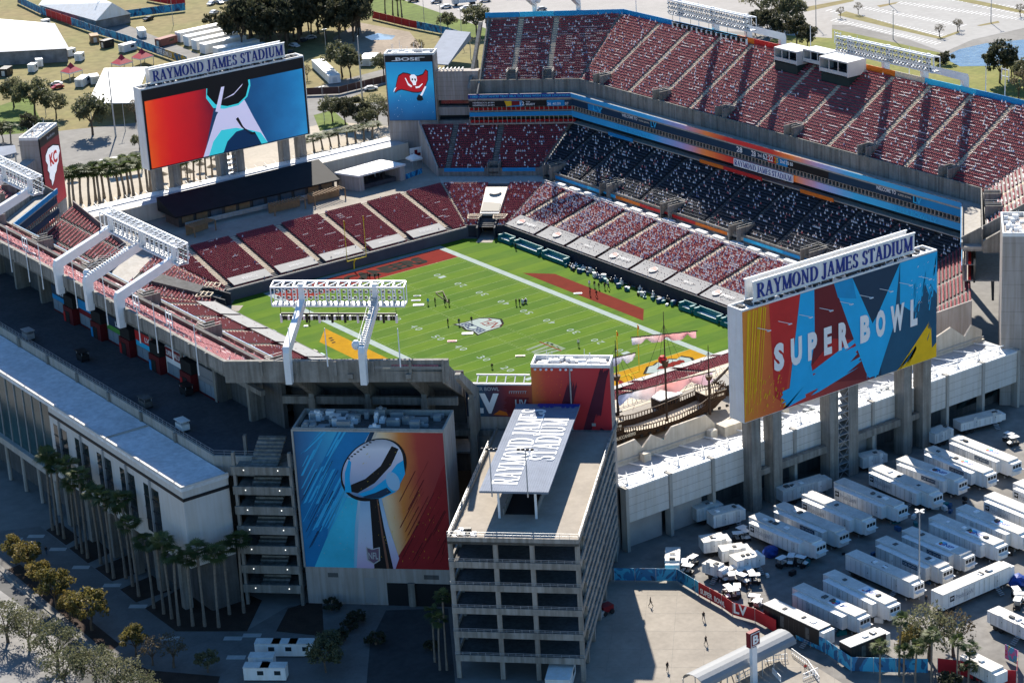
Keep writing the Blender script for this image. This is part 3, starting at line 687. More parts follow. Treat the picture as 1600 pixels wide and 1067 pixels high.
face_strip(wst, wpoly, 1, .3, 23.5, 25.7, [(0, .05, 'navy'), (.05, .09, 'blue'), (.09, .55, 'navy'), (.55, .572, 'red'), (.572, .60, 'blue'), (.60, .70, 'black'), (.70, .90, 'navy'), (.90, 1, 'blue')], 'led_ribbon')
face_strip(wst, wpoly, 0, .3, 23.35, 25.0, [(0, .36, 'black'), (.36, .52, 'blue'), (.52, .76, 'black'), (.76, .93, 'blue'), (.93, 1, 'navy')], 'led_ribbon')
face_strip(wst, wpoly, 0, .1, 20.75, 21.9, [(0, 1, 'blue')], 'fascia_board'); face_strip(wst, wpoly, 2, .1, 20.75, 21.9, [(0, 1, 'blue')], 'fascia_board')
face_strip(wst, wpoly, 1, .1, 20.4, 22.0, [(0, 1, 'ribbon')], 'fascia_board')
for (i_) in (0, 1, 2):
    face_strip(est, epoly, i_, -.14, 25.8, 27.0, [(0, 1, 'blue')], 'fascia_board'); face_strip(est, epoly, i_, .1, 20.6, 22.0, [(0, 1, 'navy')], 'fascia_board'); face_strip(est, epoly, i_, .3, 23.4, 25.2, [(0, 1, 'navy')], 'led_ribbon')
def GX(u, v, x):
    d = (u-800)/FPX*CR - (v-533.5)/FPX*CU + CF
    t = (x-CAM_P[0])/d[0]; return CAM_P+t*d
def wtext(s, u0, v0, u1, v1, H, key, serif=False, bold=.02, z=None, x=-81.10):
    """words on the far suite front between two surveyed points of their base line"""
    a, b = GX(u0, v0, x), GX(u1, v1, x); z = a[2] if z is None else z
    mb = MB(); plane_text(mb, s, (x, a[1], z), (0, 1, 0), (0, 0, 1), (1, 0, 0), b[1]-a[1], H, serif=serif, bold=bold, thick=.04)
    return mb.build('fascia_lettering', INK[key], wst)
wtext('WELCOME TO', 972, 186, 996, 191, .8, 'white', z=24.5, x=-81.55)
wtext('SUPER BOWL', 998, 188, 1015, 192, .5, 'cream', z=24.5, x=-81.55)
wtext('LV', 1017, 196, 1026, 199, 1.5, 'ltblue', z=23.9, x=-81.55)
wtext('LV', 927, 176, 942, 180, 1.4, 'ltblue', z=23.9, x=-81.55)
wtext('SUPER BOWL LV', 961, 200, 1013, 212, 1.0, 'ltblue', z=20.75, x=-81.25)
wtext('28', 1151, 232, 1160, 236, 1.4, 'white', z=23.9, x=-81.50)
wtext('28', 1174, 238, 1181, 240, 1.4, 'white', z=23.9, x=-81.50)
wtext('2nd', 1184, 240, 1190, 242, .9, 'white', z=24.2, x=-81.55); wtext('62:22', 1192, 244, 1208, 248, 1.5, 'white', z=23.9, x=-81.55)
wtext('25', 1210, 246, 1216, 249, 1.3, 'yellow', z=23.9, x=-81.55); wtext('2nd 20 50', 1219, 248, 1239, 254, .9, 'white', z=24.2, x=-81.55)
wtext('WELCOME TO', 1369, 296, 1400, 303, .9, 'white', z=24.5, x=-81.55); wtext('SUPER BOWL', 1403, 300, 1424, 308, .5, 'cream', z=24.5, x=-81.55)
wtext('LV', 1427, 312, 1440, 314, 1.6, 'ltblue', z=23.8, x=-81.55)
wtext('SUPER BOWL LV', 1395, 325, 1464, 341, 1.1, 'ltblue', z=20.75, x=-81.25)
# white name board hung under the ribbon
a_, b_q = GX(1146, 253, -80.9), GX(1238, 279, -80.9)
nb = MB().box(-81.3, -80.95, a_[1], b_q[1], 20.3, 22.15).build('name_board', INK['white'], wst)
lettering('RAYMOND JAMES STADIUM', (-80.95, a_[1]+.3, 20.55), (0, 1, 0), (0, 0, 1), (1, 0, 0), b_q[1]-a_[1]-.6, 1.35, INK['royal'], nb, 'board_lettering', .03)
# low orange/red boards on the shaded balconies
for (u0, v0, u1, v1, key) in ((1093, 249, 1130, 262, 'orange'), (1130, 262, 1190, 282, 'red'), (1250, 296, 1302, 311, 'orange'), (950, 203, 988, 213, 'blue')):
    a_, c_ = GX(u0, v0, -80.6), GX(u1, v1, -80.6)
    MB().box(-80.8, -80.6, a_[1], c_[1], 18.6, 19.5).build('balcony_board', INK[key], wst)
# chamfer lettering (faces north-east)
_a = np.array(wpoly(-.16)[1]); _b = np.array(wpoly(-.16)[0]); _e = (_a-_b)/np.linalg.norm(_a-_b)
def ctext(s, t0, t1, z, H, key, bold=.02, off=.0, m2=None):
    L = np.linalg.norm(_a-_b); o = _b+_e*L*t0
    mb = MB(); plane_text(mb, s, (o[0], o[1], z), (_e[0], _e[1], 0), (0, 0, 1), (R2, R2, 0), L*(t1-t0), H, bold=bold, thick=.04+off); return mb.build('fascia_lettering', INK[key], wst)
ctext('NEED ASSISTANCE? TEXT SBLV TO 69050 WITH YOUR LOCATION', .02, .99, 26.1, .62, 'ltblue')
for zz in (24.25, 23.55): ctext('HD492(CC1) #1391', .04, .25, zz, .5, 'white', off=-.42)
ctext('12', .50, .545, 23.65, 1.05, 'white', off=-.42); ctext('TOM', .56, .60, 24.4, .35, 'white', off=-.42); ctext('BRADY', .56, .65, 23.65, .6, 'white', off=-.42)
for t_, s_q in ((.77, '26'), (.82, '41'), (.865, '309'), (.94, '0/7')): ctext(s_q, t_, t_+.035, 23.6, .75, 'white', off=-.42)
mb = MB(); L_ = np.linalg.norm(_a-_b)
for (t0, t1, z0, z1, key) in ((.37, .42, 23.4, 24.95, 'yellow'), (.41, .50, 23.6, 24.9, 'maroon')):
    o0 = _b+_e*L_*t0+np.array((-R2, -R2))*.36; o1 = _b+_e*L_*t1+np.array((-R2, -R2))*.36
    MB().poly([(o0[0], o0[1], z0), (o1[0], o1[1], z0+.2), (o1[0], o1[1], z1), (o0[0]+.4, o0[1]-.4, z1)]).build('ribbon_graphic', INK[key], wst)

# ------------------------------------------------------------------ lower bowls
AIS_LW = [-50, -37.3, -24.7, -12, 1, 14, 26.9, 39.8]
def ring_wall(parent, pts, z0, z1, th, m, name='front_wall'):
    mb = MB()
    for a, b in zip(pts[:-1], pts[1:]):
        a = np.array(a, float); b = np.array(b, float); d = (b-a)/np.linalg.norm(b-a); n = np.array((-d[1], d[0]))*th
        mb.prism([tuple(a), tuple(b), tuple(b+n), tuple(a+n)], z0, z1)
    return mb.build(name, m, parent)
NAVYPAD = mat('wall_padding', (0.035, 0.042, 0.055), 0.7, 0.1, 0.4)
def low_side(sx, label):
    st = thing('lower_grandstand', (sx*52, 0, 0), label, 'grandstand', 'lower grandstands')
    B = Block((sx*42.5, 0), (0, 1), (sx, 0), 20, 2.6, 8.0, 25, (-51, 51), (-60.2, 60.2))
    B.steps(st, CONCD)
    if sx < 0: cf = lambda s, i: .62 if i > 4 else .3
    else: cf = lambda s, i: .06
    B.seats(st, AIS_LW, (), SEAT, cutfn=cf, aw=1.8, pal=(.12, .12, .30, .10, .16, .16, .04))
    for a in AIS_LW: B.aisle(st, a, w=1.6, t0=5.2 if sx < 0 else 4.5)
    ring_wall(st, [(sx*42.4, -51.3), (sx*42.4, 51.3)], 0, 3.3, .3*(1 if sx < 0 else -1)*-1, NAVYPAD)
    # tarps over the first rows
    tarps = MB
    ys = [(-50.6, -38.4), (-37.3, -25.6), (-24.4, -12.8), (-11.6, .2), (1.2, 13.2), (14.2, 26.2), (27.2, 38.8), (40, 50.5)]
    for k, (a, b) in enumerate(ys):
        q = []
        mb = MB(); n = 6
        for i in range(n+1):
            f = i/n
            for g in range(7):
                h = g/6; x = 42.7+4.9*f; z = 3.55+.27*4.9*f-.10*math.sin(math.pi*f)*(.4+.6*abs(math.sin(3*h*math.pi+k)))
                mb.v.append((sx*x, a+(b-a)*h, z))
        for i in range(n):
            for g in range(6): mb.f.append((i*7+g, i*7+g+1, (i+1)*7+g+1, (i+1)*7+g))
        nv = len(mb.v); mb.v += [(x, y, z-.12) for x, y, z in mb.v]; mb.f += [tuple(reversed([i+nv for i in f])) for f in mb.f[:]]
        ring = [0, 6, 6+n*7, n*7]
        edge = list(range(7))+[i*7+6 for i in range(1, n+1)]+[n*7+g for g in range(5, -1, -1)]+[i*7 for i in range(n-1, 0, -1)]
        for i in range(len(edge)): mb.f.append((edge[i], edge[(i+1) % len(edge)], edge[(i+1) % len(edge)]+nv, edge[i]+nv))
        tp = mb.build('row_tarp', TARP, st, smooth=False)
        if sx < 0 and k < 7:
            c = np.array((-45.1, (a+b)/2, 4.30)); ev = np.array((-1, 0, .27)); ev /= np.linalg.norm(ev); en = np.cross((0, 1, 0), ev)
            if k in (0, 1, 3, 4, 6):
                lc = c+np.array((0, -2.4 if k in (0, 3, 6) else 0, 0))
                for key, rr, pts in (('white', 1, [(math.cos(t)*1.15, math.sin(t)*1.15) for t in np.linspace(0, 2*math.pi, 18)[:-1]]), ('red', .9, [(math.cos(t)*1.0, math.sin(t)*1.0+0.05) for t in np.linspace(-.15, math.pi+.15, 12)]), ('blue', .9, [(math.cos(t)*1.0, math.sin(t)*1.0-.15) for t in np.linspace(math.pi+.35, 2*math.pi-.1, 12)])):
                    mb = MB(); flat(mb, pts, lc, (0, 1, 0), ev, en, .10+(.03 if key != 'white' else 0)); mb.build('tarp_emblem', INK['grey'] if key == 'blue' else INK[key], tp)
            if k in (0, 3, 6):
                mb = MB(); plane_text(mb, 'pepsi', c+np.array((.65, -.7, -.18)), (0, 1, 0), ev, en, 4.2, 1.5, thick=.12); mb.build('tarp_lettering', INK['silver'], tp)
            if k in (2, 5):
                mb = MB(); plane_text(mb, 'PEPSICO', c+np.array((.3, -1.4, -.08)), (0, 1, 0), ev, en, 3.0, .6, thick=.12); mb.build('tarp_lettering', INK['silver'], tp)
    # walkway, back boards
    MB().box(*sorted((sx*62.5, sx*66.4)), -60, 60, 7.6, 8.0).build('walkway_slab', CONCL, st)
    segs = [(-60, -46, 'blue'), (-46, -34, 'ltblue'), (-34, -24, 'orange'), (-24, -2, 'red'), (-2, 10, 'orange'), (10, 16, 'cream'), (16, 30, 'ltblue'), (30, 60, 'blue')]
    for a, b, key in segs: MB().box(*sorted((sx*66.05, sx*66.2)), a, b, 8.75, 9.55).build('walkway_board', INK[key], st)
    rail(st, [(sx*62.6, -60, 8), (sx*62.6, 60, 8)], 1.1, 2.5, STEELW if sx < 0 else STEELG, w=.08)
    MB().box(*sorted((sx*62.55, sx*62.75)), -60, 60, 8.0, 8.55).build('low_kerb', WHITEP, st)
    mb = MB()
    for k, y in enumerate(np.arange(-56, 57, 6.45)):
        mb.box(*sorted((sx*64.1, sx*65.4)), y-1.9, y+1.9, 8.0, 8.5)
    mb.build('platform_row', WHITEP, st)
    return st
def rear_side(sx, label):
    st = thing('middle_grandstand', (sx*74, 0, 0), label, 'grandstand', 'middle grandstands')
    B = Block((sx*66.5, 0), (0, 1), (sx, 0), 17, 9.4, 18.0, 20, (-67.6, 67.6), (-74.5, 74.5))
    B.steps(st, mat('club_steps_shaded', (.035, .038, .045), .9, .2, .5))  # steps coloured near-black so the front rows read as shaded
    al = [-63, -50.4, -37.7, -25.2, -12.7, .4, 13.4, 26.4, 39, 52, 64]
    vo = [(a-1.8, a+1.8, -1, 4.2) for a in (-62.5, -37.7, -12.7, 13.4, 39)]
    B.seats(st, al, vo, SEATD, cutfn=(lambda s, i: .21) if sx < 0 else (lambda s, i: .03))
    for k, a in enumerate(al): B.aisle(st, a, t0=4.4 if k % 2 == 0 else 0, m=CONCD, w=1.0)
    MB().prism([(sx*66.2, -67.5), (sx*66.5, -67.5), (sx*66.5, 67.5), (sx*66.2, 67.5)], 7.9, 10.2).build('front_wall', CONC, st)
    for a in (-62.5, -37.7, -12.7, 13.4, 39):
        B.vom(st, a, 2.8, -1.6, 4.0, 11.8)
    return st
wl = low_side(-1, 'far lower stand of maroon seats filled with cut-out spectators'); el = low_side(1, 'near lower stand below the near upper deck with grey tarps')
wr = rear_side(-1, 'shaded far middle stand under the suites, white cut-outs in its seats'); er = rear_side(1, 'near middle stand hidden below the near upper deck')
def corner(sx, sy, label, lab2, cut, tunnel=True):
    st = thing('corner_grandstand', (sx*46, sy*63, 0), label, 'grandstand', 'corner grandstands')
    e = np.array((-sx*R2, sy*R2)); n = np.array((sx*R2, sy*R2)); O = np.array((sx*42.5, sy*51.0)); L = 9.9
    bk = np.array((sx*62.5, sy*60.2))-O; bk2 = np.array((sx*43.0, sy*80.0))-O; d = bk@n
    B = Block(O, e, n, d, 2.6, 8.1, 25, (0, L), (bk@e, bk2@e))
    tun = [(L/2-.4-2.4, L/2-.4+2.4, -1, 12)] if tunnel else []
    B.steps(st, CONCD)
    B.seats(st, [L/2-.4], tun, SEAT, cut=0 if not cut else .2, aw=5.4 if tunnel else 1.2)
    B.mitre(st, 0); B.mitre(st, 1)
    if tunnel:
        s = L/2-.4
        # player tunnel: roofed slab with printed top, dark mouth
        q = [B.pt(s-2.5, 4.5, 0)[:2], B.pt(s+2.5, 4.5, 0)[:2], B.pt(s+2.9, 17, 0)[:2], B.pt(s-2.9, 17, 0)[:2]]
        zt = [4.9, 4.9, 8.3, 8.3]
        tr = MB().prism(q, 0, 0, zt=zt).build('tunnel_roof', INK['cream'] if sx < 0 and sy < 0 else CONCD, st)
        q = [B.pt(s-2.5, -2, 0)[:2], B.pt(s-2.1, -2, 0)[:2], B.pt(s-2.1, 4.4, 0)[:2], B.pt(s-2.5, 4.4, 0)[:2]]; MB().prism(q, 0, 0, zt=[3.0, 3.0, 4.9, 4.9]).build('tunnel_wall', NAVYPAD, st)
        q = [B.pt(s+2.1, -2, 0)[:2], B.pt(s+2.5, -2, 0)[:2], B.pt(s+2.5, 4.4, 0)[:2], B.pt(s+2.1, 4.4, 0)[:2]]; MB().prism(q, 0, 0, zt=[3.0, 3.0, 4.9, 4.9]).build('tunnel_wall', NAVYPAD, st)
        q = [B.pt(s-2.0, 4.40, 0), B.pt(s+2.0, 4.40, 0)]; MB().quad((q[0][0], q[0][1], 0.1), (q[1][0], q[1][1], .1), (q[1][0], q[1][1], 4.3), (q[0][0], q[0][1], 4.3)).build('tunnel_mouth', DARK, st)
        MB().poly([B.pt(s-2.1, -5, .03), B.pt(s+2.1, -5, .03), B.pt(s+2.1, 4.4, .03), B.pt(s-2.1, 4.4, .03)]).build('tunnel_floor', PAVE, st)
        if sx < 0 and sy < 0:
            c = B.pt(s, 14, 7.62); ev = np.array((n[0], n[1], .272)); ev /= np.linalg.norm(ev); eu = np.array((-e[0], -e[1], 0.)); en = np.cross(eu, ev)
            en = en if en[2] > 0 else -en
            for key, pts, of in (('black', [(-2.4, -9), (2.4, -9), (2.4, -5.2), (-2.4, -4.4)], .02), ('grey', [(math.cos(t)*1.7, math.sin(t)*1.6+.4) for t in np.linspace(0, 6.28, 16)[:-1]], .3)):
                mb = MB(); flat(mb, pts, c, eu, ev, en, of); mb.build('tunnel_print', INK[key], tr)
    ring_wall(st, [(sx*42.4, sy*51.1), (sx*(42.4-1.9), sy*53.0)], 0, 3.2, .3, NAVYPAD); ring_wall(st, [(sx*37.4, sy*56.1), (sx*35.5, sy*58)], 0, 3.2, .3, NAVYPAD)
    # timber platforms at the foot
    for s in (1.6, L-1.6):
        q = [B.pt(s-1.3, 1, 0)[:2], B.pt(s+1.3, 1, 0)[:2], B.pt(s+1.8, 4.6, 0)[:2], B.pt(s-1.8, 4.6, 0)[:2]]
        mb = MB(); zz = 4.6
        for a, b in zip(q, q[1:]+q[:1]): mb.bar(a+(zz,), b+(zz,), .3, .2)
        for f in (.33, .66):
            a = np.array(q[0])+(np.array(q[3])-np.array(q[0]))*f; b = np.array(q[1])+(np.array(q[2])-np.array(q[1]))*f; mb.bar((a[0], a[1], zz+.22), (b[0], b[1], zz+.22), .25, .2)
        mb.build('timber_platform', BEIGE, st)
    # rear corner stand
    st2 = thing('middle_corner_grandstand', (sx*65, sy*86, 0), lab2, 'grandstand', 'middle corner grandstands')
    O2 = np.array((sx*66.5, sy*67.8)); d2 = 15.4; bk = np.array((sx*83.0, sy*74.5))-O2
    B2 = Block(O2, e, n, d2, 9.4, 18.0, 20, (0, 27.6), (bk@e, 35.1))
    B2.steps(st2, CONCD)
    B2.seats(st2, [12.4, 25.2], [(10.6, 14.2, -1, 2.4)], SEAT, cut=cut)
    for a in (12.4, 25.2): B2.aisle(st2, a, t0=2.6 if a < 20 else 0, m=CONC)
    B2.mitre(st2, 0, m=CONC); B2.vom(st2, 12.4, 2.8, -1.0, 2.2, 11.4)
    A = B2.pt(27.7, 0, 0); C = B2.pt(35.3, d2, 0); A1 = (A[0]+e[0]*.5, A[1]+e[1]*.5); C1 = (C[0]+e[0]*.5, C[1]+e[1]*.5)
    mb = MB(); mb.prism([A[:2], C[:2], C1, A1], 6, 0, zt=[10.6, 19.3, 19.3, 10.6]); mb.build('end_wall', WALLP, st2)
    q0, q1 = B2.pt(-1, -.02, 0), B2.pt(27.6, -.02, 0); q2, q3 = B2.pt(27.6, -.3, 0), B2.pt(-1, -.3, 0)
    MB().prism([q0[:2], q1[:2], q2[:2], q3[:2]], 7.9, 10.1).build('front_wall', CONC, st2)
    q0, q1, q2, q3 = B2.pt(1, -.32, 0), B2.pt(10, -.32, 0), B2.pt(10, -.42, 0), B2.pt(1, -.42, 0); MB().prism([q0[:2], q1[:2], q2[:2], q3[:2]], 9.2, 10.2).build('walkway_board', INK['blue'], st2)
    q0, q1, q2, q3 = B2.pt(15, -.32, 0), B2.pt(26, -.32, 0), B2.pt(26, -.42, 0), B2.pt(15, -.42, 0); MB().prism([q0[:2], q1[:2], q2[:2], q3[:2]], 9.2, 10.2).build('walkway_board', INK['blue'], st2)
    w0 = [B2.pt(-4, -.4, 0)[:2], B2.pt(27.6, -.4, 0)[:2], (sx*43.0, sy*80.0), (sx*62.5, sy*60.2)]
    MB().prism(w0, 7.6, 7.985).build('walkway_slab', CONCL, st2)
    return st, st2
corner(-1, -1, 'far corner stand around the player tunnel with printed roof', 'shaded corner stand left of the tunnel tower screen, sparse white cut-outs', .17)
corner(1, -1, 'corner stand with timber platforms at the left of the far end', 'corner stand behind the near light gantry, lower left', .03)
corner(1, 1, 'near corner stand hidden behind the trophy building', 'near middle corner stand under the concrete rim', 0)
corner(-1, 1, 'corner stand hidden behind the large printed scoreboard', 'middle corner stand right of the printed scoreboard, seats in sun', 0)
def low_end(sy, label, rows, d, aisles):
    st = thing('end_grandstand', (0, sy*66, 0), label, 'grandstand', 'end grandstands')
    f = d/22
    B = Block((0, sy*58), (1, 0), (0, sy), d, 2.6, 2.6+5.5*f, rows, (-35.5, 35.5), (-35.5-7.5*f, 35.5+7.5*f))
    B.steps(st, CONCD); B.seats(st, aisles, (), SEAT, cut=.01, aw=1.7, cards=lambda s: .05)
    for a in aisles: B.aisle(st, a, w=1.4, t0=2.5)
    ring_wall(st, [(-35.5*sy*-1, sy*57.6), (35.5*sy*-1, sy*57.6)], 0, 2.75, .3, mat('end_wall_blue', (0.09, 0.10, 0.125), 0.7, 0.1, 0.3))
    MB().box(-35.5, 35.5, *sorted((sy*57.55, sy*57.95)), 2.75, 2.9).build('wall_cap', CONCL, st)
    spans = [(-29.5, -19.3), (-17, -7), (-4.2, 6.9), (9, 19.8), (22.3, 33)] if sy < 0 else [(-30, -20), (-18.5, -9), (-7.5, 2), (4, 13), (15, 26)]
    for k, (a, b) in enumerate(spans):
        mb = MB(); dd = 3.4
        mb.prism([(a, sy*58.4), (b, sy*58.4), (b, sy*(58.4+dd)), (a, sy*(58.4+dd))], 3.2, 0, zt=[3.34, 3.34, 4.25, 4.25])
        mb.v[:4] = [(x, y, z) for (x, y, _), z in zip(mb.v[:4], (3.22, 3.22, 4.13, 4.13))]
        tp = mb.build('row_tarp', mat('pale_tarp', (0.38, 0.37, 0.35), 0.8, 0.06, 0.5), st)
        if sy < 0:
            ev = np.array((0, -1, .27)); ev /= np.linalg.norm(ev)
            mb = MB(); plane_text(mb, 'pepsi' if k % 2 else 'PEPSICO', ((a+b)/2+2, -59.4, 3.62), (-1, 0, 0), ev, np.array((0, .26, .96)), 4, 1.2, thick=.05); mb.build('tarp_lettering', INK['silver'], tp)
    return st
low_end(-1, 'far end stand of maroon seats behind the red end zone', 27, 22, [34, 21, 7.8, -5.4, -18.3, -30.6])
low_end(1, 'small near end stand of red seats beside the ship', 20, 16, [-24, -8, 8, 24])
# ================================================================== printed panels
LED = {}
for k_, c_ in dict(red=(0.75, 0.02, 0.015), orange=(0.85, 0.16, 0.01), blue=(0.01, 0.13, 0.36), ltblue=(0.02, 0.40, 0.72), cyan=(0.05, 0.62, 0.68), navy=(0.005, 0.03, 0.09), lav=(0.62, 0.60, 0.80), white=(0.85, 0.85, 0.88), dkred=(0.16, 0.005, 0.012), midred=(0.40, 0.01, 0.014)).items():
    LED[k_] = mat('led_'+k_, c_, 0.5, 0, emit=0.30)
class Panel:
    def __init__(P, o, eu, W, H, parent, en, ev=(0, 0, 1)):
        P.o = np.array(o, float); P.eu = np.array(eu, float); P.ev = np.array(ev, float); P.en = np.array(en, float); P.W = W; P.H = H; P.parent = parent
    def pt(P, u, v, off): return tuple(P.o+P.eu*u*P.W+P.ev*v*P.H+P.en*off)
    def poly(P, m, pts, layer, name='print'):
        return MB().poly([P.pt(u, v, .03*layer) for u, v in pts]).build(name, m, P.parent)
    def text(P, m, s, u, v, w, h, layer, bold=.02, serif=False, name='lettering'):
        mb = MB(); plane_text(mb, s, P.pt(u, v, .03*layer), P.eu, P.ev, P.en, w*P.W, h*P.H, bold=bold, serif=serif, thick=.03); return mb.build(name, m, P.parent)
    def brush(P, m, a, b, w0, w1, layer, n=14, rag=.5, seed=1, name='print', both=True):
        """ragged brush stroke from a to b (fractions), widths in fractions of W"""
        r = random.Random(seed); ar = P.H/P.W
        A = np.array((a[0], a[1]*ar)); B = np.array((b[0], b[1]*ar)); d = B-A; L = np.linalg.norm(d); d /= L; nn = np.array((-d[1], d[0]))
        end = []; st = []
        for i in range(n+1):
            f = i/n
            ex = r.uniform(-rag, rag*.6)*w1 if i % 2 else r.uniform(0, rag)*w1
            end.append(B+nn*(w1*(.5-f))+d*ex)
            sx = r.uniform(-.2, rag)*w0*(1 if both else 0)
            st.append(A+nn*(w0*(f-.5))-d*(sx if i % 2 else 0))
        pts = [(min(1, max(0, q[0])), min(1, max(0, q[1]/ar))) for q in end+st]
        return P.poly(m, pts, layer, name)
    def specks(P, m, n, box, size, layer, seed=3, slant=(.35, 1)):
        r = random.Random(seed); mb = MB()
        for _ in range(n):
            u, v = r.uniform(box[0], box[1]), r.uniform(box[2], box[3]); s = size*r.uniform(.4, 1.3); l_ = s*r.uniform(1, 5)
            dx, dy = slant[0]*l_, slant[1]*l_
            mb.poly([P.pt(u+a/P.W, v+b/P.H, .03*layer) for a, b in ((-s/2, 0), (s/2, 0), (s/2+dx, dy), (-s/2+dx, dy))])
        return mb.build('paint_flecks', m, P.parent, kind='stuff')
    def streaks(P, m, n, box, w, length, layer, seed=4, slant=(.45, 1)):
        r = random.Random(seed); mb = MB()
        for _ in range(n):
            u, v = r.uniform(box[0], box[1]), r.uniform(box[2], box[3]); ww = w*r.uniform(.3, 1.2); l_ = length*r.uniform(.4, 1.3)
            dx, dy = slant[0]*l_, slant[1]*l_
            q = [(u, v), (u+ww/P.W, v), (u+(ww*.7+dx)/P.W, v+dy/P.H), (u+dx/P.W, v+dy*.95/P.H)]
            q = [(min(1, max(0, a)), min(1, max(0, b))) for a, b in q]
            mb.poly([P.pt(a, b, .03*layer) for a, b in q])
        return mb.build('paint_streaks', m, P.parent, kind='stuff')
# ================================================================== scoreboards
def scoreboard(sy, label):
    t = thing('scoreboard', (0, sy*118.8, 0), label, 'scoreboard', 'end scoreboards')
    yf, yb = (121.0, 117.0) if sy > 0 else (-116.0, -120.2)
    y0, y1 = min(yf, yb), max(yf, yb); sgn = 1.0   # printed / lit face looks north on both
    mb = MB(); mb.box(-24.6, 24.6, y0, y1-.02, 18.8, 40.3); mb.build('cabinet', WHITEP, t)
    mb = MB()
    for (a, b, c, d) in ((-24.6, 24.6, y0, y0+.3), (-24.6, 24.6, y1-.35, y1-.05), (-24.6, -24.3, y0+.3, y1-.35), (24.3, 24.6, y0+.3, y1-.35)): mb.box(a, b, c, d, 40.3, 40.75)
    mb.build('roof_upstand', WHITEP, t)
    mb = MB()
    for i in range(34):
        x = -23.5+i*1.42+random.uniform(-.3, .3); mb.box(x, x+random.uniform(.4, 1.1), y0+random.uniform(.5, 1), y0+random.uniform(1.8, 3.2), 40.3, 40.55+random.uniform(0, .4))
    mb.build('roof_equipment', CONCD, t, kind='stuff')
    # name sign: two lettered panels on a frame
    for k, yy in enumerate((y1-1.1, y0+.7)):
        s = MB().box(-19.5, 20.9, yy-.12, yy+.12, 41.3, 44.9).build('name_sign', WHITEP, t)
        mb = MB(); mb.box(-19.7, 21.1, yy-.2, yy+.2, 44.9, 45.1); mb.box(-19.7, 21.1, yy-.2, yy+.2, 41.15, 41.3)
        for x in np.arange(-19, 21, 3.3): mb.bar((x, yy-.3, 40.4), (x, yy-.3, 44.8), .12)
        mb.build('sign_frame', STEELW, t)
        lettering('RAYMOND JAMES STADIUM', (20.2, yy+.13, 41.75) if k == 0 else (-18.8, yy-.13, 41.75), (-1+2*k, 0, 0), (0, 0, 1), (0, 1-2*k, 0), 39.2, 2.75, INK['royal'], s, 'sign_lettering', .18)
    mb = MB()
    for x in np.arange(-18, 20, 4.1): mb.ball((x, y1-.4, 40.95), .35, .3, .35); mb.bar((x, y1-1.0, 41.2), (x, y1-.4, 41.0), .08)
    mb.build('sign_floodlight', BLACKM, t, kind='stuff')
    for k, xc in enumerate((-20.2, -0.8, 18.6)):
        for dx in (-2.6, 2.6):
            mb = MB(); yc = sy*119.0; mb.box(xc+dx-1.1, xc+dx+1.1, yc-1.35, yc+1.35, 0, 18.8); mb.build('pillar', CONC, t)
        mb = MB(); mb.box(xc-1.49, xc+1.49, sy*119-.5, sy*119+.5, 6.3, 7.5); mb.build('pillar_tie', CONC, t)
    for a, b in ((-16.4, -4.6), (3.0, 14.8)):
        mb = MB(); mb.box(a-.09, b+.09, sy*119-.6, sy*119+.6, 6.2, 7.6); mb.build('tie_beam', CONC, t)
    # stair tower between the middle pillars
    mb = MB()
    for z in np.arange(1.5, 18, 1.5): mb.box(-2.2, .6, sy*119-1.2, sy*119+1.2, z, z+.1)
    for x in (-2.2, .6):
        for y in (-1.2, 1.2): mb.bar((x, sy*119+y, 0), (x, sy*119+y, 18.8), .12)
    for z in np.arange(0, 17, 3): mb.bar((-2.2, sy*119+1.2, z), (.6, sy*119+1.2, z+3), .08); mb.bar((.6, sy*119+1.2, z), (-2.2, sy*119+1.2, z+3), .08)
    mb.build('service_stair', STEELG, t)
    return t, y1
sbN, yN = scoreboard(1, 'large scoreboard in front printed SUPER BOWL in brush-stroke colours')
sbS, yS = scoreboard(-1, 'lit video scoreboard at the far end showing a trophy on red and blue')
# --- near scoreboard print
P = Panel((24.5, 121.0, 18.9), (-1, 0, 0), 49.0, 21.5, sbN, (0, 1, 0))
P.poly(grad_mat('print_red_blend', [(0, (.75, .24, .015)), (.10, (.70, .15, .02)), (.24, (.58, .025, .022)), (.45, (.28, .02, .022)), (.62, (.16, .016, .022))], (24.5, 121, 18.9), (-1, 0, 0), 49.0, noise=.05), [(0, 0), (1, 0), (1, 1), (0, 1)], .5, 'display_face')
NB = INK['navy']; BL = mat('ink_print_blue', (0.010, 0.42, 0.78), 0.55, 0.05, 0.3); MA = mat('ink_print_maroon', (0.16, 0.016, 0.024), 0.55, 0.08, 0.3)
P.poly(mat('ink_print_red', (0.58, 0.03, 0.03), .55, .08, .3), [(.13, 1), (.285, 1), (.20, .05), (.15, .14)], 1)
P.poly(MA, [(.345, 1), (.47, 1), (.66, .0), (.34, .14), (.325, .32)], 1)
P.poly(mat('ink_print_red2', (0.46, 0.024, 0.026), .55, .08, .3), [(.33, .30), (.45, .50), (.56, .42), (.575, .30), (.46, .27), (.33, .20)], 1.5)
P.poly(NB, [(.54, 1), (.80, 1), (1, 1), (1, 0), (.66, 0)], 1)
P.poly(BL, [(.285, 1), (.355, 1), (.355, .55), (.335, .33), (.345, .22), (.50, .34), (.55, .36), (.56, .31), (.575, .285), (.53, .22), (.36, .085), (.205, .045), (.225, .18)], 2)
P.brush(BL, (.36, .16), (.555, .285), .10, .125, 2.2, rag=.45, seed=5); P.brush(BL, (.30, .12), (.20, .08), .07, .08, 2.3, rag=.3, seed=6)
P.poly(BL, [(.455, 1), (.55, 1), (.655, .52), (.685, .60), (.80, 1), (1, 1), (1, .93), (.90, .90), (.70, .10), (.685, .02), (.635, .02), (.615, .10)], 2)
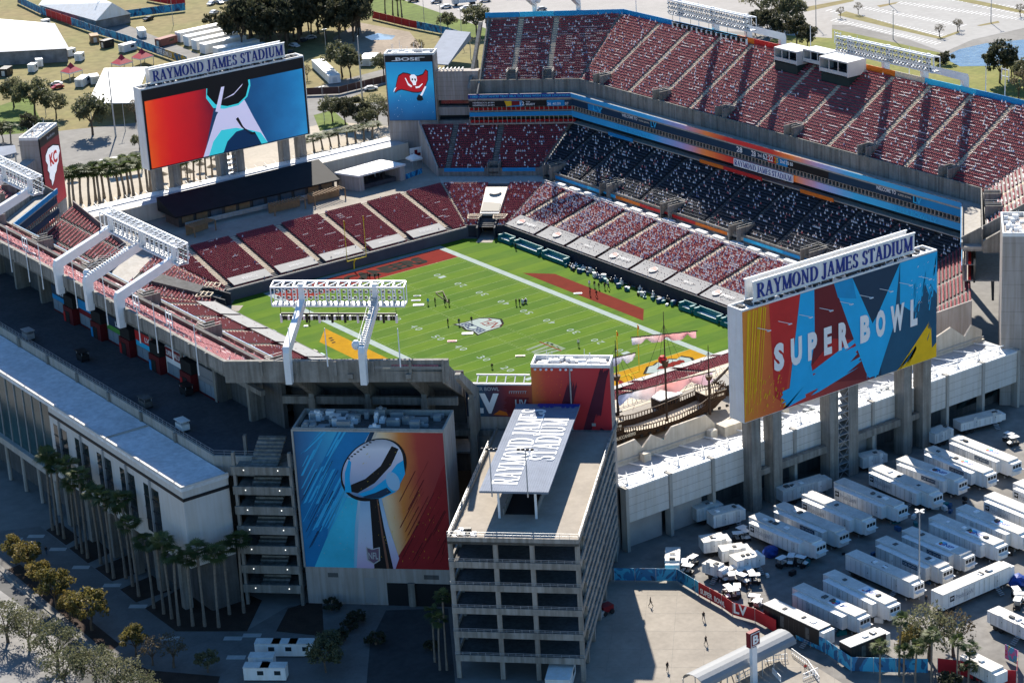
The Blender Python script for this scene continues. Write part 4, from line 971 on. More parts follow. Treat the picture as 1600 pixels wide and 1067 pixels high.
P.brush(BL, (.66, .16), (.655, .03), .075, .06, 2.2, rag=.5, seed=8)
P.poly(mat('ink_print_blue2', (0.006, 0.28, 0.56), .55, .08, .3), [(.55, 1), (.455, 1), (.475, .86), (.57, .80)], 2.6)
P.poly(mat('ink_print_navy2', (0.012, 0.09, 0.17), .55, .08, .3), [(.80, 1), (.885, .72), (.915, .86), (1, .94), (1, 0), (.70, 0), (.70, .10), (.765, .42)], 2.6)
P.poly(BL, [(.80, 1), (1, 1), (1, .60), (.965, .72), (.955, .62), (.935, .74), (.915, .63), (.87, .50), (.80, .62)], 3)
P.streaks(BL, 34, (.86, .98, .4, .8), .35, 4.0, 3.2, seed=11, slant=(.18, 1))
YE = mat('ink_print_yellow', (0.82, 0.50, 0.012), .55, .08, .3)
r_ = random.Random(2); mb = MB()
for i in range(12):
    u = i*.0085; top = 1-.02*r_.random(); wd = .0015+.003*r_.random(); low = .02+.5*r_.random()*(.3+i/17)
    sl = .075
    q = [(u*.8, low), (u*.8+wd, low+.03), (min(.115, u+wd*1.5+sl*(top-low)*.35), top), (min(.11, u+sl*(top-low)*.35), top)]
    mb.poly([P.pt(a, b, .03*(2+i*.05)) for a, b in q])
mb.build('paint_streaks', YE, sbN, kind='stuff')
P.brush(YE, (.955, .30), (.86, .0), .03, .10, 3.6, n=18, rag=.9, seed=14); P.poly(YE, [(.80, 0), (.84, .05), (.86, .02), (.90, .16), (.915, .1), (.945, .28), (.95, .18), (.97, .30), (.975, .10), (1, .14), (1, 0)], 3.4)
P.specks(YE, 70, (.02, .20, .02, .36), .16, 3, seed=15); P.specks(INK['white'], 26, (.86, .99, .55, .95), .13, 4.4, seed=16, slant=(.5, .6))
for (s, u, w) in (('S', .148, .045), ('U', .232, .05), ('P', .318, .042), ('E', .40, .036), ('R', .475, .046), ('B', .588, .046), ('O', .67, .045), ('W', .748, .066), ('L', .855, .034)):
    P.text(INK['white'], s, u, .37, w*1.12, .255, 4.6, bold=.06, name='panel_lettering')
mb = MB()
for k, u in enumerate(np.linspace(.07, .90, 9)):
    a = P.pt(u, .82, .05); b = P.pt(u+.03, .80, 1.6); mb.bar(a, b, .09); mb.obox((b[0], b[1], b[2]-.08), (1, 0, 0), (0, 1, 0), (0, 0, 1), .8, .35, .16)
mb.build('arm_lamp', STEELW, sbN, kind='stuff')
# --- far video screen
P = Panel((24.4, -116.0, 18.9), (-1, 0, 0), 48.8, 21.4, sbS, (0, 1, 0))
P.poly(BLACKM, [(0, 0), (1, 0), (1, 1), (0, 1)], 1, 'display_frame')
vo_ = (24.4, -116, 18.9)
P.poly(grad_mat('video_red', [(0, (.80, .09, .01)), (.07, (.74, .03, .01)), (.14, (.66, .010, .012)), (.30, (.46, .006, .014)), (.40, (.18, .003, .02))], vo_, (-1, 0, 0), 48.8, emit=.30, noise=.03), [(.012, .012), (.33, .012), (.46, .86), (.012, .86)], 2, 'video_picture')
P.poly(grad_mat('video_blue', [(.45, (.003, .04, .11)), (.7, (.005, .08, .22)), (.9, (.010, .16, .38)), (1, (.015, .24, .50))], vo_, (-1, 0, 0), 48.8, emit=.30, noise=.10), [(.46, .86), (.33, .012), (.988, .012), (.988, .86)], 2, 'video_picture')
P.poly(LED['lav'], [(.325, .012), (.43, .50), (.48, .64), (.56, .66), (.61, .62), (.655, .38), (.73, .012)], 3, 'video_picture')
P.poly(LED['cyan'], [(.36, .012), (.395, .18), (.45, .30), (.54, .29), (.63, .22), (.69, .16), (.73, .012)], 3.4, 'video_picture')
P.poly(LED['navy'], [(.45, .012), (.48, .14), (.54, .24), (.60, .25), (.66, .16), (.69, .012)], 3.8, 'video_picture')
P.poly(LED['cyan'], [(.385, .86), (.378, .74), (.415, .60), (.48, .56), (.57, .565), (.63, .65), (.655, .78), (.655, .86)], 3.6, 'video_picture')
P.poly(BLACKM, [(.40, .99), (.385, .78), (.43, .64), (.50, .585), (.57, .59), (.62, .66), (.645, .80), (.64, .99)], 4.0, 'video_picture')
P.poly(LED['lav'], [(.425, .55), (.475, .84), (.495, .84), (.45, .53)], 4.4, 'video_picture'); P.poly(LED['lav'], [(.48, .68), (.55, .73), (.61, .83), (.60, .80), (.545, .71)], 4.4, 'video_picture')
P.poly(BLACKM, [(.545, .40), (.575, .28), (.63, .16), (.66, .155), (.655, .185), (.62, .19), (.585, .29), (.56, .42)], 4.6, 'video_picture')
# ================================================================== corner screen towers
def corner_tower(sx, sy, label):
    n = np.array((sx*R2, sy*R2)); e = np.array((-sx*R2, sy*R2))    # n outwards
    c0 = np.array((sx*54.2, sy*109.8))                               # on the field-side face
    t = thing('screen_tower', (c0[0], c0[1], 0), label, 'tower', 'corner towers')
    q = [c0-e*7, c0+e*7, c0+e*7+n*4.9, c0-e*7+n*4.9]
    MB().prism([tuple(x) for x in q], 0, 36.2).build('tower_shaft', WALLP, t)
    mb = MB()
    for a, b in ((-7, 7),):
        for (o, i2) in ((0, .3), (4.6, 4.9)): mb.prism([tuple(c0+e*-7+n*o), tuple(c0+e*7+n*o), tuple(c0+e*7+n*i2), tuple(c0-e*7+n*i2)], 36.2, 37.0)
        for (s0, s1) in ((-7, -6.7), (6.7, 7)): mb.prism([tuple(c0+e*s0+n*.3), tuple(c0+e*s1+n*.3), tuple(c0+e*s1+n*4.6), tuple(c0+e*s0+n*4.6)], 36.2, 37.0)
    mb.build('roof_parapet', WHITEP, t)
    mb = MB()
    r = random.Random(sx*3+sy*7+20)
    for i in range(26):
        q = c0+e*r.uniform(-6.2, 6.2)+n*r.uniform(.8, 4.2); h = r.uniform(.3, 1.0); mb.obox((q[0], q[1], 36.2+h/2), (e[0], e[1], 0), (n[0], n[1], 0), (0, 0, 1), r.uniform(.3, 1.5), r.uniform(.3, .9), h)
    for i in range(9):
        q = c0+e*r.uniform(-6.2, 6.2)+n*r.uniform(.8, 4.2); mb.bar((q[0], q[1], 36.2), (q[0], q[1], 37.6+r.uniform(0, 2)), .06)
    mb.build('roof_equipment', STEELW, t, kind='stuff')
    # block joints on the shaft
    mb = MB()
    for z in np.arange(2.9, 36, 2.9):
        for (o, sg) in ((-.0, -1), (4.9, 1)): q = c0+n*(o+sg*.006); mb.obox((q[0], q[1], z), (e[0], e[1], 0), (n[0], n[1], 0), (0, 0, 1), 13.9, .02, .07)
        for s in (-7, 7): q = c0+e*(s+.006*np.sign(s))+n*2.45; mb.obox((q[0], q[1], z), (e[0], e[1], 0), (n[0], n[1], 0), (0, 0, 1), .02, 4.85, .07)
    mb.build('block_joint', CONC, t)
    # side wall joining the tower to the upper deck
    s0, s1 = 7.02, 18.6
    sd = -1   # towards the deck
    a = c0-e*7.02+n*1.2; b = c0-e*19.0+n*1.2
    MB().prism([tuple(a), tuple(b), tuple(b+n*3.0), tuple(a+n*3.0)], 23.2 if sx < 0 and sy < 0 else 12, 31.4).build('link_wall', WALLP, t)
    if sx < 0 and sy < 0:
        MB().prism([tuple(a), tuple(b), tuple(b+n*3.0), tuple(a+n*3.0)], 18.9, 21.2).build('link_wall', WALLP, t)
        MB().prism([tuple(a+n*2), tuple(b+n*2), tuple(b+n*3.0), tuple(a+n*3.0)], 8, 23.2).build('link_back', GLASS, t)
        MB().prism([tuple(a), tuple(b), tuple(b+n*3.0), tuple(a+n*3.0)], 8, 17.3).build('link_wall', WALLP, t)
        mb = MB()
        for z in np.arange(24.5, 31.3, 1.3): q = (a+b)/2-n*.006; mb.obox((q[0], q[1], z), (e[0], e[1], 0), (n[0], n[1], 0), (0, 0, 1), 11.6, .02, .06)
        mb.build('block_joint', CONC, t)
        mb = MB()
        for k in range(7): q = a+(b-a)*(.08+k*.09)+n*1; mb.obox((q[0], q[1], 31.9), (e[0], e[1], 0), (n[0], n[1], 0), (0, 0, 1), .25, 2.2, .35)
        mb.build('roof_fin', WHITEP, t)
    return t, c0, e, n
tSW, cSW, eSW, nSW = corner_tower(-1, -1, 'corner tower at the far end with a blue flag emblem screen')
tSE, cSE, eSE, nSE = corner_tower(1, -1, 'corner tower at the upper left with a dark red arrowhead screen')
tNE, cNE, eNE, nNE = corner_tower(1, 1, 'near corner tower printed red with dark brush strokes and white roof')
tNW, cNW, eNW, nNW = corner_tower(-1, 1, 'plain beige corner tower at the right edge of the picture')
# blue flag screen (faces the field)
P = Panel(tuple(cSW+eSW*6.6-nSW*.3)+(18.0,), (-eSW[0], -eSW[1], 0), 13.2, 18.3, tSW, (-nSW[0], -nSW[1], 0))
MB().prism([tuple(cSW-eSW*6.7-nSW*.01), tuple(cSW+eSW*6.7-nSW*.01), tuple(cSW+eSW*6.7-nSW*.28), tuple(cSW-eSW*6.7-nSW*.28)], 17.9, 36.4).build('screen_cabinet', BLACKM, tSW)
P.poly(grad_mat('video_sky_blue', [(0, (.003, .06, .17)), (.25, (.006, .13, .33)), (.6, (.012, .30, .55)), (1, (.008, .17, .40))], tuple(P.o), (0, 0, 1), 18.3, emit=.27, noise=.08), [(.0, 0), (1, 0), (1, .905), (0, .905)], 1, 'video_picture')
P.poly(BLACKM, [(0, .905), (1, .905), (1, 1), (0, 1)], 1, 'screen_header')
P.text(INK['white'], 'BOSE', .22, .925, .52, .052, 2, bold=.03); P.poly(INK['white'], [(.13, .922), (.27, .922), (.28, .932), (.14, .932)], 2.2, 'header_bar'); P.poly(INK['white'], [(.70, .970), (.84, .970), (.85, .978), (.71, .978)], 2.2, 'header_bar')
FR = mat('led_flag_red', (0.42, 0.012, 0.02), .5, 0, emit=.27); FW = LED['white']
P.poly(BLACKM, [(.145, .42), (.19, .56), (.23, .66), (.26, .705), (.36, .745), (.46, .735), (.58, .70), (.68, .695), (.78, .72), (.845, .79), (.90, .76), (.885, .62), (.82, .52), (.745, .44), (.66, .425), (.54, .43), (.42, .455), (.30, .475), (.22, .46)], 1.6, 'flag_outline')
P.poly(FR, [(.16, .44), (.21, .58), (.26, .685), (.36, .73), (.46, .72), (.58, .685), (.68, .68), (.79, .705), (.85, .775), (.885, .75), (.87, .62), (.81, .53), (.74, .455), (.66, .44), (.54, .445), (.42, .47), (.30, .49), (.22, .475)], 2, 'flag_cloth')
P.poly(FW, [(.50, .685), (.535, .71), (.60, .71), (.645, .68), (.65, .62), (.625, .585), (.62, .545), (.56, .545), (.545, .585), (.51, .62)], 2.6, 'skull')
P.poly(BLACKM, [(.53, .645), (.565, .655), (.57, .625), (.54, .615)], 3, 'skull_eye'); P.poly(BLACKM, [(.59, .65), (.63, .645), (.625, .61), (.595, .62)], 3, 'skull_eye')
P.poly(FW, [(.39, .66), (.41, .66), (.46, .58), (.56, .52), (.68, .53), (.76, .575), (.765, .56), (.69, .505), (.57, .49), (.45, .545)], 2.8, 'sword')
P.poly(FR, [(.50, .50), (.54, .535), (.60, .53), (.615, .49), (.56, .465)], 3.2, 'football'); P.poly(FW, [(.12, .44), (.155, .50), (.20, .52), (.16, .47)], 2.4, 'flag_tip')
P.poly(FW, [(.81, .53), (.84, .52), (.72, .36), (.69, .385)], 2.4, 'flag_staff'); P.poly(BLACKM, [(.61, .34), (.66, .40), (.73, .38), (.76, .32), (.70, .30), (.63, .305)], 2.8, 'flag_pommel')
P.specks(FW, 24, (.1, .95, .05, .4), .05, 2, seed=31)
# arrowhead screen (faces the field)
P = Panel(tuple(cSE-eSE*6.6-nSE*.3)+(17.6,), (eSE[0], eSE[1], 0), 13.2, 18.7, tSE, (-nSE[0], -nSE[1], 0))
MB().prism([tuple(cSE-eSE*6.7-nSE*.01), tuple(cSE+eSE*6.7-nSE*.01), tuple(cSE+eSE*6.7-nSE*.28), tuple(cSE-eSE*6.7-nSE*.28)], 17.5, 36.4).build('screen_cabinet', BLACKM, tSE)
P.poly(grad_mat('video_arrow_red', [(0, (.34, .008, .02)), (.3, (.24, .008, .02)), (.8, (.14, .006, .014)), (1, (.08, .005, .01))], tuple(P.o), (0, 0, 1), 18.7, emit=.24, noise=.08), [(.0, 0), (1, 0), (1, .885), (0, .885)], 1, 'video_picture')
P.poly(BLACKM, [(0, .885), (1, .885), (1, 1), (0, 1)], 1, 'screen_header'); P.text(INK['silver'], 'Budlight', .36, .915, .42, .05, 2)
ah2 = [(.20, .74), (.36, .80), (.62, .80), (.90, .74), (.93, .66), (.84, .61), (.80, .54), (.70, .50), (.64, .44), (.54, .41), (.47, .35), (.34, .29), (.33, .37), (.26, .41), (.28, .48), (.21, .53), (.25, .60), (.17, .67)]
P.poly(BLACKM, [(.54+(a-.54)*1.08, .57+(b-.57)*1.08) for a, b in ah2], 1.8, 'arrowhead_outline'); P.poly(LED['white'], ah2, 2.2, 'arrowhead')
P.text(FR, 'KC', .36, .55, .40, .17, 2.6, bold=.05)
# red print on the near tower's outer face and end
P = Panel(tuple(cNE-eNE*7+nNE*4.95)+(22.0,), (eNE[0], eNE[1], 0), 14.0, 14.4, tNE, (nNE[0], nNE[1], 0))
P.poly(grad_mat('tower_red', [(0, (.58, .14, .02)), (.2, (.55, .04, .02)), (.5, (.42, .014, .022)), (1, (.46, .012, .026))], tuple(P.o), (eNE[0], eNE[1], 0), 14.0, noise=.06), [(0, 0), (1, 0), (1, 1), (0, 1)], 1, 'wall_print')
DKP = mat('ink_dark_plum', (0.085, 0.012, 0.03), .6, .1, .4)
P.brush(DKP, (.30, .02), (.52, .78), .18, .12, 2, rag=.6, seed=41); P.brush(DKP, (.64, .05), (.94, .96), .10, .16, 2, rag=.7, seed=42); P.brush(DKP, (.80, .40), (.92, .95), .14, .10, 2.4, rag=.5, seed=43); P.poly(DKP, [(.60, 0), (1, 0), (1, .12), (.86, .22), (.76, .08)], 2.2)
P.specks(INK['orange'], 90, (.0, .4, .3, 1), .07, 2.6, seed=44)
mb = MB(); mb.bar(P.pt(.495, .12, .2), P.pt(.495, 1.0, .2), .18); mb.build('downpipe', STEELG, tNE)
for (u, v) in ((.21, .26), (.77, .24)): P.poly(STEELG, [(u-.025, v), (u+.025, v), (u+.025, v+.04), (u-.025, v+.04)], 4, 'wall_louvre')
mb = MB()
for i in range(7): q = P.pt(.06+i*.07 if i < 4 else .1+i*.07, .985, .35); mb.ball(q, .25, .25, .2)
mb.build('roof_floodlight', STEELW, tNE, kind='stuff')
# lettered band between tower and deck
a_ = cNE-eNE*19+nNE*4.95
MB().prism([tuple(cNE-eNE*7.02+nNE*4.2), tuple(cNE-eNE*19+nNE*4.2), tuple(cNE-eNE*19+nNE*4.85), tuple(cNE-eNE*7.02+nNE*4.85)], 22, 33.3).build('link_wall', WALLP, tNE)
P = Panel(tuple(cNE-eNE*19+nNE*4.87)+(27.0,), (eNE[0], eNE[1], 0), 12.0, 6.2, tNE, (nNE[0], nNE[1], 0))
P.poly(grad_mat('band_print', [(0, (.01, .03, .07)), (.22, (.012, .09, .17)), (.42, (.05, .02, .05)), (.62, (.20, .012, .025)), (1, (.36, .05, .02))], tuple(P.o), (eNE[0], eNE[1], 0), 12.0, noise=.05), [(0, 0), (1, 0), (1, 1), (0, 1)], 1, 'wall_print')
P.text(INK['silver'], 'SUPER BOWL', .05, .80, .46, .11, 2, bold=.02); P.text(INK['white'], 'LV', .06, .10, .44, .62, 2, bold=.06)
P.text(INK['silver'], 'LIV', .74, .30, .17, .24, 2.4, bold=.03); P.brush(MA, (.60, .36), (.95, .40), .28, .2, 1.6, rag=.2, seed=47); P.poly(INK['orange'], [(.40, .06), (.62, .04), (.6, .14), (.5, .2)], 1.8)
mb = MB()
for i in range(8): mb.bar(P.pt(.66+i*.034, .72, .1), P.pt(.665+i*.034, .80, .1), .07)
mb.bar(P.pt(.66, .79-.03*0, .1), P.pt(.92, .80, .1), .07); mb.build('lace_print', INK['silver'], tNE)
mb = MB()
for i in range(6): q = np.array(P.pt(.18+i*.14, 1.0, 0)); mb.bar(q, q-np.array((nNE[0], nNE[1], 0))*2.0+np.array((0, 0, 1.0)), .18)
mb.bar(P.pt(.1, 1.0, 0), P.pt(.99, 1.0, 0), .3); q0, q1 = np.array(P.pt(.15, 1.0, -2.0)), np.array(P.pt(.95, 1.0, -2.0)); mb.bar(q0+np.array((0, 0, 1.)), q1+np.array((0, 0, 1.)), .25); mb.build('roof_fin', WHITEP, tNE)
# ================================================================== buildings
EN = np.array((R2, R2)); EE = np.array((-R2, R2))       # outwards / along the near corner, to the right in view
def cn(a, b):  # corner frame: a = x+y sum, b = x-y difference
    return np.array(((a+b)/2, (a-b)/2))
# --- trophy building
tb = thing('trophy_building', tuple(cn(195, -10.5))+(0,), 'concrete block in front carrying a huge printed silver trophy', 'building')
q = [cn(188.5, 8.2), cn(201, 8.2), cn(201, -29.2), cn(188.5, -29.2)]
MB().prism([tuple(x) for x in q], 0, 32.3).build('wall', WALLP, tb)
mb = MB()
for (a0, a1, b0, b1) in ((200.5, 201, 8.2, -29.2), (188.5, 189, 8.2, -29.2), (189, 200.5, 8.2, 7.7), (189, 200.5, -28.7, -29.2)): mb.prism([tuple(cn(a0, b0)), tuple(cn(a1, b0)), tuple(cn(a1, b1)), tuple(cn(a0, b1))], 32.3, 33.3)
mb.build('roof_parapet', CONCL, tb)
MB().prism([tuple(cn(189, 7.7)), tuple(cn(200.5, 7.7)), tuple(cn(200.5, -28.7)), tuple(cn(189, -28.7))], 32.3, 32.36).build('roof_deck', CONCD, tb)
r = random.Random(5); EQ = mat('plant_grey', (.33, .35, .36), .6, .2, .5)
for i in range(44):
    c = cn(r.uniform(190, 199.5), r.uniform(-27, 6.4)); h = r.uniform(.4, 1.6)
    mb = MB(); mb.obox((c[0], c[1], 32.36+h/2), (EE[0], EE[1], 0), (EN[0], EN[1], 0), (0, 0, 1), r.uniform(.5, 2.4), r.uniform(.5, 1.4), h)
    if r.random() < .4: mb.tube((c[0], c[1], 32.36+h), (c[0], c[1], 32.36+h+.4), .35)
    mb.build('roof_plant', EQ if i % 3 else STEELW, tb)
P = Panel(tuple(cn(201, 8.0))+(7.1,), (EE[0], EE[1], 0), 26.1, 25.7, tb, (EN[0], EN[1], 0))
for (u0, u1, v0, v1) in ((-.012, 1.0, 1.0, 1.012), (-.012, 0, 0, 1.0)): MB().prism([P.pt(u0, 0, 0)[:2], P.pt(u1, 0, 0)[:2], P.pt(u1, 0, .25)[:2], P.pt(u0, 0, .25)[:2]], 7.1+25.7*v0, 7.1+25.7*v1).build('poster_frame', CONCL, tb)
P.poly(grad_mat('poster_blend', [(0, (.010, .10, .24)), (.12, (.012, .20, .44)), (.30, (.03, .42, .68)), (.47, (.62, .68, .74)), (.60, (.80, .58, .34)), (.70, (.66, .22, .04)), (.82, (.40, .035, .025)), (1, (.28, .016, .025))], tuple(P.o), tuple(EE)+(0,), 26.1, noise=.04), [(0, 0), (1, 0), (1, 1), (0, 1)], 1, 'poster')
P.poly(mat('ink_poster_blue', (.010, .20, .46), .5, .12, .15), [(0, 0), (.0, .45), (.30, 1), (.52, 1), (.30, .62), (.20, .40), (.12, 0)], 1.4)
P.poly(mat('ink_poster_cyan', (.05, .52, .72), .5, .12, .15), [(.06, 0), (.20, .30), (.30, .52), (.40, .52), (.36, .30), (.33, 0)], 1.8)
P.poly(mat('ink_poster_red', (.30, .018, .024), .5, .12, .15), [(.58, 0), (.72, .22), (.88, .50), (.97, .72), (1, .78), (1, 0)], 1.6)
def streak(P, m, lst, layer):
    mb = MB()
    for k, (u, v, l_, w) in enumerate(lst):
        q = [(u, v), (u+w, v+.01), (u+w+l_*.52, v+l_), (u+l_*.52, v+l_*.96)]
        mb.poly([P.pt(min(1, max(0, a)), min(1, max(0, b)), .03*(layer+.02*k)) for a, b in q])
    return mb.build('paint_streaks', m, P.parent, kind='stuff')
r = random.Random(62)
streak(P, mat('ink_poster_sky', (.04, .44, .76), .5, .08, .3), [(r.uniform(0, .22), r.uniform(.25, .85), r.uniform(.08, .3), r.uniform(.004, .02)) for _ in range(44)], 2.2)
streak(P, mat('ink_poster_deep', (.006, .05, .13), .5, .08, .3), [(r.uniform(0, .2), r.uniform(.1, .7), r.uniform(.1, .3), r.uniform(.004, .014)) for _ in range(26)], 2.8)
streak(P, mat('ink_poster_wine', (.12, .008, .014), .5, .08, .3), [(r.uniform(.66, .95), r.uniform(.02, .55), r.uniform(.1, .3), r.uniform(.003, .012)) for _ in range(34)], 2.2)
P.poly(INK['cream'], [(.555, 1), (.57, 1), (.52, .90), (.50, .90)], 2.4); P.poly(NB, [(.52, 1), (.55, 1), (.49, .88), (.46, .88)], 2.5)
# trophy: silver football on a tapering stand
SLV = grad_mat('trophy_silver', [(0, (.05, .18, .36)), (.25, (.30, .40, .58)), (.55, (.56, .56, .70)), (.85, (.72, .72, .80)), (1, (.28, .33, .42))], P.pt(.36, .50, 0), (0, 0, 1), 11.5, noise=.10, rough=.4)
STL = grad_mat('trophy_stem', [(0, (.52, .40, .60)), (.4, (.55, .60, .76)), (.8, (.40, .58, .76)), (1, (.25, .45, .66))], P.pt(.4, 0, 0), (0, 0, 1), 13, noise=.05, rough=.4)
P.poly(STL, [(.35, 0), (.385, .30), (.42, .54), (.555, .54), (.59, .32), (.645, .08), (.615, 0)], 3.0, 'trophy_stem')
P.poly(INK['black'], [(.47, 0), (.475, .25), (.478, .54), (.535, .55), (.56, .30), (.60, 0)], 3.3, 'trophy_stem'); P.poly(mat('ink_rust', (.20, .09, .06), .5, .1), [(.555, 0), (.538, .25), (.525, .52), (.531, .52), (.548, .28), (.572, 0)], 3.5, 'trophy_stem')
def ell(cx, cy, a, b, rot, n=34): return [(cx+a*math.cos(t)*math.cos(rot)-b*math.sin(t)*math.sin(rot), cy+a*math.cos(t)*math.sin(rot)+b*math.sin(t)*math.cos(rot)) for t in np.linspace(0, 2*math.pi, n+1)[:-1]]
P.poly(INK['black'], ell(.52, .725, .262, .188, .80, 44), 3.6, 'trophy_ball')
P.poly(SLV, ell(.515, .735, .245, .170, .80, 44), 3.9, 'trophy_ball')
P.poly(INK['black'], [(.345, .565), (.40, .555), (.52, .63), (.64, .76), (.70, .88), (.655, .90), (.57, .755), (.46, .66), (.36, .615)], 4.2, 'trophy_reflection')
P.poly(BL, [(.40, .548), (.50, .585), (.60, .665), (.68, .77), (.725, .80), (.73, .70), (.66, .57), (.56, .52), (.47, .515)], 4.4, 'trophy_reflection'); P.poly(INK['navy'], [(.43, .53), (.52, .56), (.60, .60), (.63, .565), (.55, .522), (.47, .515)], 4.6, 'trophy_reflection')
P.poly(mat('ink_glint', (.32, .55, .75), .4, 0), ell(.645, .645, .045, .07, .2, 16), 4.7, 'trophy_reflection')
P.poly(BL, [(.315, .56), (.325, .70), (.36, .80), (.375, .78), (.355, .66), (.36, .56)], 4.5, 'trophy_reflection')
mb = MB()
for i in range(9): c = P.pt(.36+.022*i, .805+.017*i, .03*5.2); mb.obox(c, tuple(EE)+(0,), tuple(EN)+(0,), (0, 0, 1), .42, .02, .22)
mb.build('trophy_lace', INK['black'], tb)
P.specks(mat('ink_gold_fleck', (.66, .50, .05), .5, 0), 22, (.42, .72, .55, .86), .10, 5.6, seed=66, slant=(.6, .5)); P.specks(INK['yellow'], 60, (.5, .95, .05, .6), .06, 5.0, seed=67, slant=(.2, 1)); P.specks(INK['silver'], 70, (.08, .45, .03, .5), .05, 5.0, seed=68, slant=(.1, .8))
P.poly(INK['silver'], [(.425, .16), (.465, .145), (.52, .16), (.515, .06), (.47, .03), (.425, .06)], 4.0, 'shield_print'); P.poly(mat('ink_shield_plum', (.16, .10, .16), .5, .05), [(.433, .152), (.465, .138), (.512, .152), (.507, .065), (.47, .038), (.433, .066)], 4.3, 'shield_print'); P.text(INK['silver'], 'NFL', .438, .07, .066, .05, 4.8, bold=.02)
# ground floor of the block: vents, door, gate
P2 = Panel(tuple(cn(201, 8.2))+(0,), (EE[0], EE[1], 0), 26.4, 7.0, tb, (EN[0], EN[1], 0))
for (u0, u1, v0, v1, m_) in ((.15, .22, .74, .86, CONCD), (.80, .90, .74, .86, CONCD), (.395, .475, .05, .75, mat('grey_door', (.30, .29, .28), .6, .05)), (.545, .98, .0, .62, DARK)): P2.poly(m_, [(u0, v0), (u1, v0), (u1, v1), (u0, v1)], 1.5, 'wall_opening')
MB().prism([P2.pt(.69, 0, 0.05)[:2], P2.pt(.735, 0, .05)[:2], P2.pt(.735, 0, .5)[:2], P2.pt(.69, 0, .5)[:2]], 0, 4.5).build('gate_post', CONC, tb)
# right side return of the building
# --- stair tower left of the trophy
stt = thing('stair_tower', tuple(cn(195.5, 16))+(0,), 'open concrete stair tower between the white club building and the trophy', 'tower')
for k in range(7):
    z = 2.5+k*3.75
    MB().prism([tuple(cn(191, 9.2)), tuple(cn(203, 9.2)), tuple(cn(203, 24)), tuple(cn(191, 24))], z, z+.35).build('landing', CONC, stt)
    MB().prism([tuple(cn(202.4, 9.2)), tuple(cn(203, 9.2)), tuple(cn(203, 24)), tuple(cn(202.4, 24))], z+.35, z+1.5).build('landing_parapet', CONC, stt)
    mb = MB()
    for j in range(9):
        a0 = 190.2+(11.6/9)*j; zz = z+.35+(3.2/9)*(9-j) if True else 0
        mb.prism([tuple(cn(a0, 13)), tuple(cn(a0+1.29, 13)), tuple(cn(a0+1.29, 20)), tuple(cn(a0, 20))], zz-.35, zz)
    if k < 7: mb.build('stair_flight', CONC, stt)
    mb = MB()
    for b in (12.2, 20.8): mb.obox(tuple(cn(203.05, b))+(z+.9,), tuple(EE)+(0,), tuple(EN)+(0,), (0, 0, 1), .16, .06, .16)
    mb.build('wall_lamp', mat('lamp_white', (.8, .8, .75), .4, 0, emit=1.2), stt)
for b in (9.3, 23.4):
    for a in (191.4, 202): c = cn(a, b); MB().obox((c[0], c[1], 14.5), tuple(EE)+(0,), tuple(EN)+(0,), (0, 0, 1), .5, .8, 29).build('column', CONC, stt)
MB().prism([tuple(cn(190.4, 9.2)), tuple(cn(190.9, 9.2)), tuple(cn(190.9, 24)), tuple(cn(190.4, 24))], 0, 25).build('back_wall', CONCD, stt)
# --- ramp tower
rt = thing('ramp_tower', tuple(cn(205, -51))+(0,), 'tall open-sided concrete ramp tower with lettered roof canopy in the foreground', 'tower')
A0, A1, B0, B1 = 172.5, 237.0, -36.2, -66.2
def rq(a0, a1, b0, b1): return [tuple(cn(a0, b0)), tuple(cn(a1, b0)), tuple(cn(a1, b1)), tuple(cn(a0, b1))]
RC = mat('ramp_concrete', (.34, .315, .285), .85, .14, .25, streak=.36, fine=.08)
levels = [(25.5, 24.3), (21.2, 20.1), (17.1, 16.0), (13.0, 11.9), (8.7, 7.6), (4.4, 3.3)]
MB().prism(rq(A0, A1, B0, B1), 24.3, 24.75).build('roof_slab', mat('roof_tan', (.37, .325, .27), .9, .12, .15, fine=.08), rt)
for k, (zt, zb) in enumerate(levels):
    if k: MB().prism(rq(A0, A1-.4, B0-.4, B1+.4), zb, zb+.45).build('floor_slab', CONCD, rt)
    # spandrels: near side, right side (ramped), left side
    MB().prism(rq(A1-.45, A1, B0, B1), zb, zt).build('spandrel', RC, rt)
    if k == 0:
        MB().prism(rq(A0, A1-.46, B0, B0-.5), zb, zt).build('spandrel', RC, rt); MB().prism(rq(A0, A1-.46, B1+.5, B1), zb, zt).build('spandrel', RC, rt)
    else:
        for s_b in ((B0, B0-.45), (B1+.45, B1)):
            MB().prism(rq(A0+.01, A1-.46, *s_b), zb, zt).build('spandrel', RC, rt)
            MB().prism(rq(A0+.01, A1-9, *s_b), zb+2.2, zb+3.0).build('ramp_edge', RC, rt)
    if k: rail(rt, [tuple(cn(A1-.2, B0))+(zt,), tuple(cn(A1-.2, B1))+(zt,)], .5, 1.2, w=.05)
for b in (B0-.5, -47.0, -55.4, B1+.5):
    c = cn(A1-.75, b); MB().obox((c[0], c[1], 12.15), tuple(EE)+(0,), tuple(EN)+(0,), (0, 0, 1), .75, .55, 24.25).build('column', RC, rt)
for a in np.linspace(A0+1, A1-10, 6):
    for b in (B0-.8, B1+.8): c = cn(a, b); MB().obox((c[0], c[1], 12.15), tuple(EE)+(0,), tuple(EN)+(0,), (0, 0, 1), .55, .9, 24.25).build('column', RC, rt)
MB().prism(rq(A0+12, A1-14, -47.0, -55.5), 0, 24.3).build('core_wall', CONCD, rt)
rail(rt, [tuple(cn(A1-.2, B0))+(25.5,), tuple(cn(A1-.2, B1))+(25.5,), tuple(cn(A0+12, B1))+(25.5,)], .9, 1.5, w=.05); rail(rt, [tuple(cn(A0+12, B0-.3))+(25.5,), tuple(cn(A1-.3, B0-.3))+(25.5,)], .9, 1.5, w=.06)
